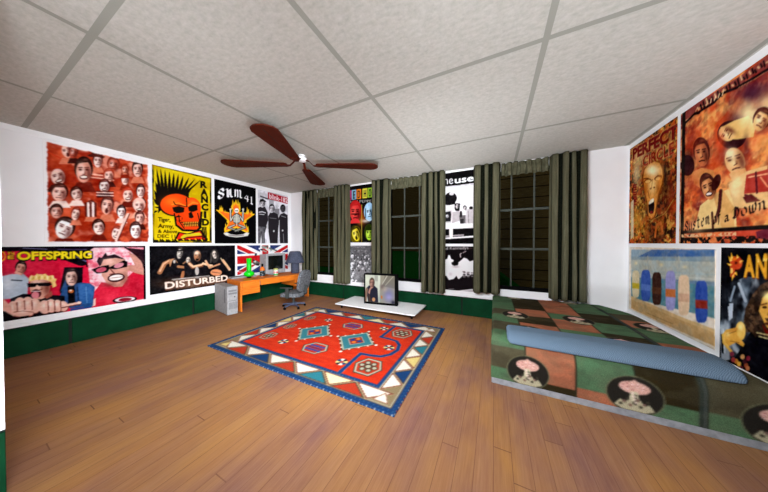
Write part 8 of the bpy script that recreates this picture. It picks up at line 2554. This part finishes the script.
# keyboard at the back of the desk
p = on_desk(.245, .49)
kb = empty('computer_keyboard', p, DR, 'grey keyboard lying at the back of the desk behind the green pipe', 'keyboard')
mk('keyboard_case', MB().box(-.07, -.225, 0, .07, .225, .026, .006, 2), MGREY, kb)
for r in range(5):
    km = MB().box(-.062 + r * .0255, -.212, .022, -.045 + r * .0255, .212, .029)
    for k in range(15): km.box(-.064 + r * .0255, -.212 + k * .0283, .026, -.043 + r * .0255, -.188 + k * .0283, .036, .002, 1)
    mk('key_row', km, MGREYD, kb)

# water pipe, bottle, can, lamp
def lathe_thing(name, loc, label, cat, parts, group=None):
    e = empty(name, loc, 0, label, cat, group)
    for nm, prof, m in parts: mk(nm, MB().lathe(prof, 36), m, e, True)
    return e
wp = lathe_thing('water_pipe', (-4.245, 2.672, DH), 'bright green glass water pipe with round bulb on the desk', 'water pipe', [
    ('base', [(.036, 0), (.038, .004), (.038, .024), (.034, .030)], MBLACK),
    ('bulb', [(.034, .026), (.062, .034), (.082, .050), (.090, .074), (.085, .100), (.066, .120), (.044, .130), (.040, .134)], MEMER),
    ('tube', [(.037, .128), (.039, .17), (.040, .25), (.041, .352), (.044, .360), (.044, .376), (.038, .376), (.036, .34)], MEMER)])
mk('stem', MB().tube([(.066, -.035, .08), (.090, -.055, .125), (.098, -.06, .14)], .008, 10).lathe([(.010, 0), (.018, .014), (.018, .019)], 16, M=Matrix.Translation((.098, -.06, .136))), MEMER, wp, True)
def label_wrap(name, r, z0, z1, ops, parent, nx=96, ny=40):
    C = paint(ops, nx, ny, 2 * math.pi * r / (z1 - z0)); V = np.zeros((ny, nx, 3))
    a = -math.pi * np.arange(nx) / (nx - 1) * 2; z = z1 + (z0 - z1) * np.arange(ny) / (ny - 1)
    a = -a
    V[..., 0] = r * np.cos(a)[None]; V[..., 1] = r * np.sin(a)[None]; V[..., 2] = z[:, None]
    idx = np.arange(nx * ny).reshape(ny, nx); q = np.stack([idx[1:, :-1], idx[1:, 1:], idx[:-1, 1:], idx[:-1, :-1]], -1).reshape(-1, 4)
    return link(name, raw_mesh(name, V.reshape(-1, 3), q, (), C.reshape(-1, 3), True), MLABEL, parent)
MORANGE = mat('orange_liquor_glass', 'd8641a', 'e87a24', 4, .2, spec=.5)
MDKGL = mat('dark_bottle_glass', '1c1a16', '26221c', 4, .2, spec=.5)
MTINW = mat('white_tin', 'dcdcd8', 'e8e8e4', 10, .35)
MGOLD = mat('yellow_green_lid', 'a8b020', 'c0c438', 10, .4)
bo = lathe_thing('liquor_bottle', (-4.185, 2.905, DH), 'orange liquor bottle with dark label left of the monitor', 'bottle', [
    ('glass', [(.042, 0), (.047, .006), (.047, .125), (.047, .135), (.042, .160), (.026, .188), (.017, .196), (.016, .206)], MORANGE),
    ('cap', [(.0165, .194), (.0185, .197), (.0185, .252), (.015, .256)], MBLACK)])
ops = [('F', '15242a')] + [('L', 'c8ccc8', .05, [(u, .12), (u + .16, .12)]) for u in (.1, .42, .74)] + [('L', '8a949a', .05, [(u, .9), (u + .18, .9)]) for u in (.1, .42, .74)]
for k in range(28): ops.append(('L', '7c8c90' if k % 3 else 'd0d4d0', .05, [((k * .137) % 1, .25 + (k * .21) % .5), ((k * .137) % 1 + .03, .28 + (k * .21) % .5)]))
label_wrap('bottle_label', .0482, .008, .122, ops, bo)['label'] = 'dark blue label'
ca = lathe_thing('tin_can', (-4.085, 3.135, DH), 'small white, red and green tin can before the monitor', 'can', [
    ('body', [(.040, 0), (.043, .004), (.043, .130), (.040, .134)], MTINW), ('lid', [(.042, .133), (.042, .142), (.037, .144)], MGOLD)])
ops = [('F', 'e8e6e4'), ('P', '2f9a2a', [(0, .78), (1, .72), (1, 1), (0, 1)]), ('P', '9cb82c', [(0, 0), (1, 0), (1, .12), (0, .14)])]
for k in range(7): ops += [('E', 'd0202a', .07 + k * .145, .52, .06, 0, 0, .17), ('E', 'f0d8d8', .07 + k * .145, .46, .03, 0, 0, .06), ('E', '3a8a3a', .14 + k * .145, .24, .02, 0, 0, .05)]
label_wrap('can_label', .0442, .006, .128, ops, ca)
lathe_thing('table_lamp', (-4.03, 3.59, DH), 'slate blue fabric table lamp at the far end of the desk', 'lamp', [
    ('lamp_base', [(.082, 0), (.085, .006), (.085, .20), (.082, .24)], MDENIM),
    ('lamp_shade', [(.100, .49), (.118, .475), (.180, .29), (.195, .25), (.193, .235), (.187, .235), (.175, .28), (.112, .465), (.09, .478)], MDENIM)])

# ------------------------------------------------------------------ office chair (its front towards -x of its own frame)
ch = empty('office_chair', (-3.37, 2.96, 0), math.radians(17), 'grey tweed swivel office chair pulled out from the desk', 'chair')
def pad(w, d, h, n=4.0, bulge=.5):
    t = bmesh.new(); bmesh.ops.create_cube(t, size=2); bmesh.ops.subdivide_edges(t, edges=t.edges[:], cuts=7, use_grid_fill=True)
    for v in t.verts:
        x, y, z = v.co; r = (abs(x) ** n + abs(y) ** n) ** (1 / n); m = max(abs(x), abs(y))
        if r > 1e-6: x, y = x * m / r, y * m / r
        k = 1 - .35 * (max(abs(x), abs(y)) ** 4) if abs(z) > .9 else 1
        e = 1 - .05 * (abs(z) ** 4)
        v.co = Vector((x * w / 2 * e, y * d / 2 * e, z * h / 2 * k))
    return t
st = pad(.40, .42, .085)
for v in st.verts:
    if v.co.x < -.12: v.co.z -= (-.12 - v.co.x) * .25
mk('seat', MB().add(st, Matrix.Translation((.01, 0, .262))), MTWEED, ch, True)
bk = pad(.40, .38, .075, 3.2)
mk('backrest', MB().add(bk, Matrix.Translation((.215, 0, .505)) @ Matrix.Rotation(math.radians(9), 4, 'Y') @ Matrix.Rotation(math.radians(90), 4, 'Y')), MTWEED, ch, True)
mk('back_shell', MB().tube([(.10, 0, .215), (.20, 0, .225), (.245, 0, .28), (.262, 0, .42)], .028, 10), MCHARC, ch, True)
for s in (-1, 1):
    ar = mk('armrest', MB().box(-.11, s * .232 - .024, .395, .12, s * .232 + .024, .412, .008, 3), MCHARC, ch)
    mk('arm_post', MB().box(-.012, s * .232 - .014, .225, .048, s * .232 + .014, .398, .006).box(-.002, min(s * .15, s * .235), .218, .038, max(s * .15, s * .235), .232), MCHARC, ar)
mk('column', MB().lathe([(.020, .05), (.020, .14), (.030, .14), (.030, .21), (.07, .216), (.07, .224)], 24), MCHARC, ch, True)
hub = mk('hub', MB().lathe([(.034, .04), (.04, .05), (.036, .085), (.025, .09)], 24), MSTEEL, ch, True)
for k in range(5):
    a = math.radians(72 * k + 38); d = Vector((math.cos(a), math.sin(a), 0))
    lg = mk('leg', MB().tube([d * .02 + Vector((0, 0, .068)), d * .12 + Vector((0, 0, .060)), d * .205 + Vector((0, 0, .048))], .019, 10, .013), MSTEEL, ch, True)
    q = d * .202; sd = Vector((-d.y, d.x, 0))
    cm = MB()
    for s in (-1, 1): cm.lathe([(.018, -.006), (.021, -.004), (.021, .004), (.018, .006)], 16, M=Matrix.Translation(q + sd * s * .010 + Vector((0, 0, .021))) @ Matrix.Rotation(a, 4, 'Z') @ Matrix.Rotation(math.pi / 2, 4, 'X'))
    cm.tube([q + Vector((0, 0, .02)), q + Vector((0, 0, .05))], .006, 8)
    mk('caster', cm, MBLACK, lg)

# ------------------------------------------------------------------ low table and television
TT = .10
tb = empty('low_table', (-1.84, 3.54, 0), 0, 'low white speckled table under the middle window', 'table')
mk('tabletop', MB().box(-.76, -.325, TT - .016, .76, .32, TT, .003), MWHITE, tb)
for x in (-.70, .67):
    for y in (-.20, .22): mk('leg', MB().lathe([(.020, 0), (.016, .008), (.014, TT - .016)], 16, (x, y)), MBLACK, tb, True)
tv = empty('television', (-1.818, 3.512, TT), math.radians(7.7), 'thin black television showing two people, on the low white table', 'television')
mk('cabinet', MB().box(-.315, 0, 0, .315, .075, .552, .008), MBLACK, tv)
mk('bezel', MB().box(-.315, -.012, 0, .315, .004, .036, .003).box(-.315, -.012, .525, .315, .004, .552, .003).box(-.315, -.012, .036, -.292, .004, .525, .003).box(.266, -.012, .036, .315, .004, .525, .003), MBLACK, tv)
C = paint(ART['tv'], 112, 100, 1.12)
u, v = np.meshgrid(np.arange(112) / 111, np.arange(100) / 99); P = np.zeros((100, 112, 3))
P[..., 0] = -.294 + u * .560; P[..., 1] = -.002; P[..., 2] = .527 - v * .493
link('screen', sheet('screen', P, C, (0, .0015, 0)), MTV, tv)['label'] = 'lit screen showing a man in a dark shirt and a blurred figure'

# ------------------------------------------------------------------ ceiling fan
fan = empty('ceiling_fan', (-2.435, 2.295, H), 0, 'dark wooden four-bladed ceiling fan with white hub', 'ceiling fan')
mk('canopy', MB().lathe([(.045, 0), (.045, -.012), (.025, -.022), (.025, -.03)], 32), MTRIM, fan, True)
mk('motor_housing', MB().lathe([(.025, -.026), (.055, -.030), (.064, -.040), (.064, -.070), (.055, -.082), (.03, -.090)], 40), MTRIM, fan, True)
half = [(0.20, .045), (.225, .062), (.50, .092), (.78, .120), (.96, .134), (1.02, .112), (1.055, .070), (1.072, .03)]
for k, ang in enumerate((30.3, 120, 210, -64)):
    Mx = Matrix.Rotation(math.radians(ang), 4, 'Z') @ Matrix.Translation((0, 0, -.135)) @ Matrix.Rotation(math.radians(1.5), 4, 'X')
    out = half + [(x, -y) for x, y in half[::-1]]
    bl = mk('blade', MB().prism(out, -.007, .007, Mx), MFAN, fan)
    mk('blade_seam', MB().box(.22, -.004, -.0082, 1.0, .004, -.0066).rot(Mx), MFANSEAM, bl)
    t = bmesh.new(); sec = [(.045, .020, .072), (.10, .016, .060), (.16, .020, -.002), (.22, .036, -.008), (.30, .036, -.008)]
    rg = [[t.verts.new((x, sy * w, z + sz)) for sy, sz in ((-1, 0), (1, 0), (1, -.010), (-1, -.010))] for x, w, z in sec]
    for p0, p1 in zip(rg, rg[1:]):
        for i in range(4): t.faces.new((p0[i], p0[(i + 1) % 4], p1[(i + 1) % 4], p1[i]))
    t.faces.new(rg[0]); t.faces.new(rg[-1][::-1])
    mk('blade_bracket', MB().add(t, Mx), MFAN, bl)
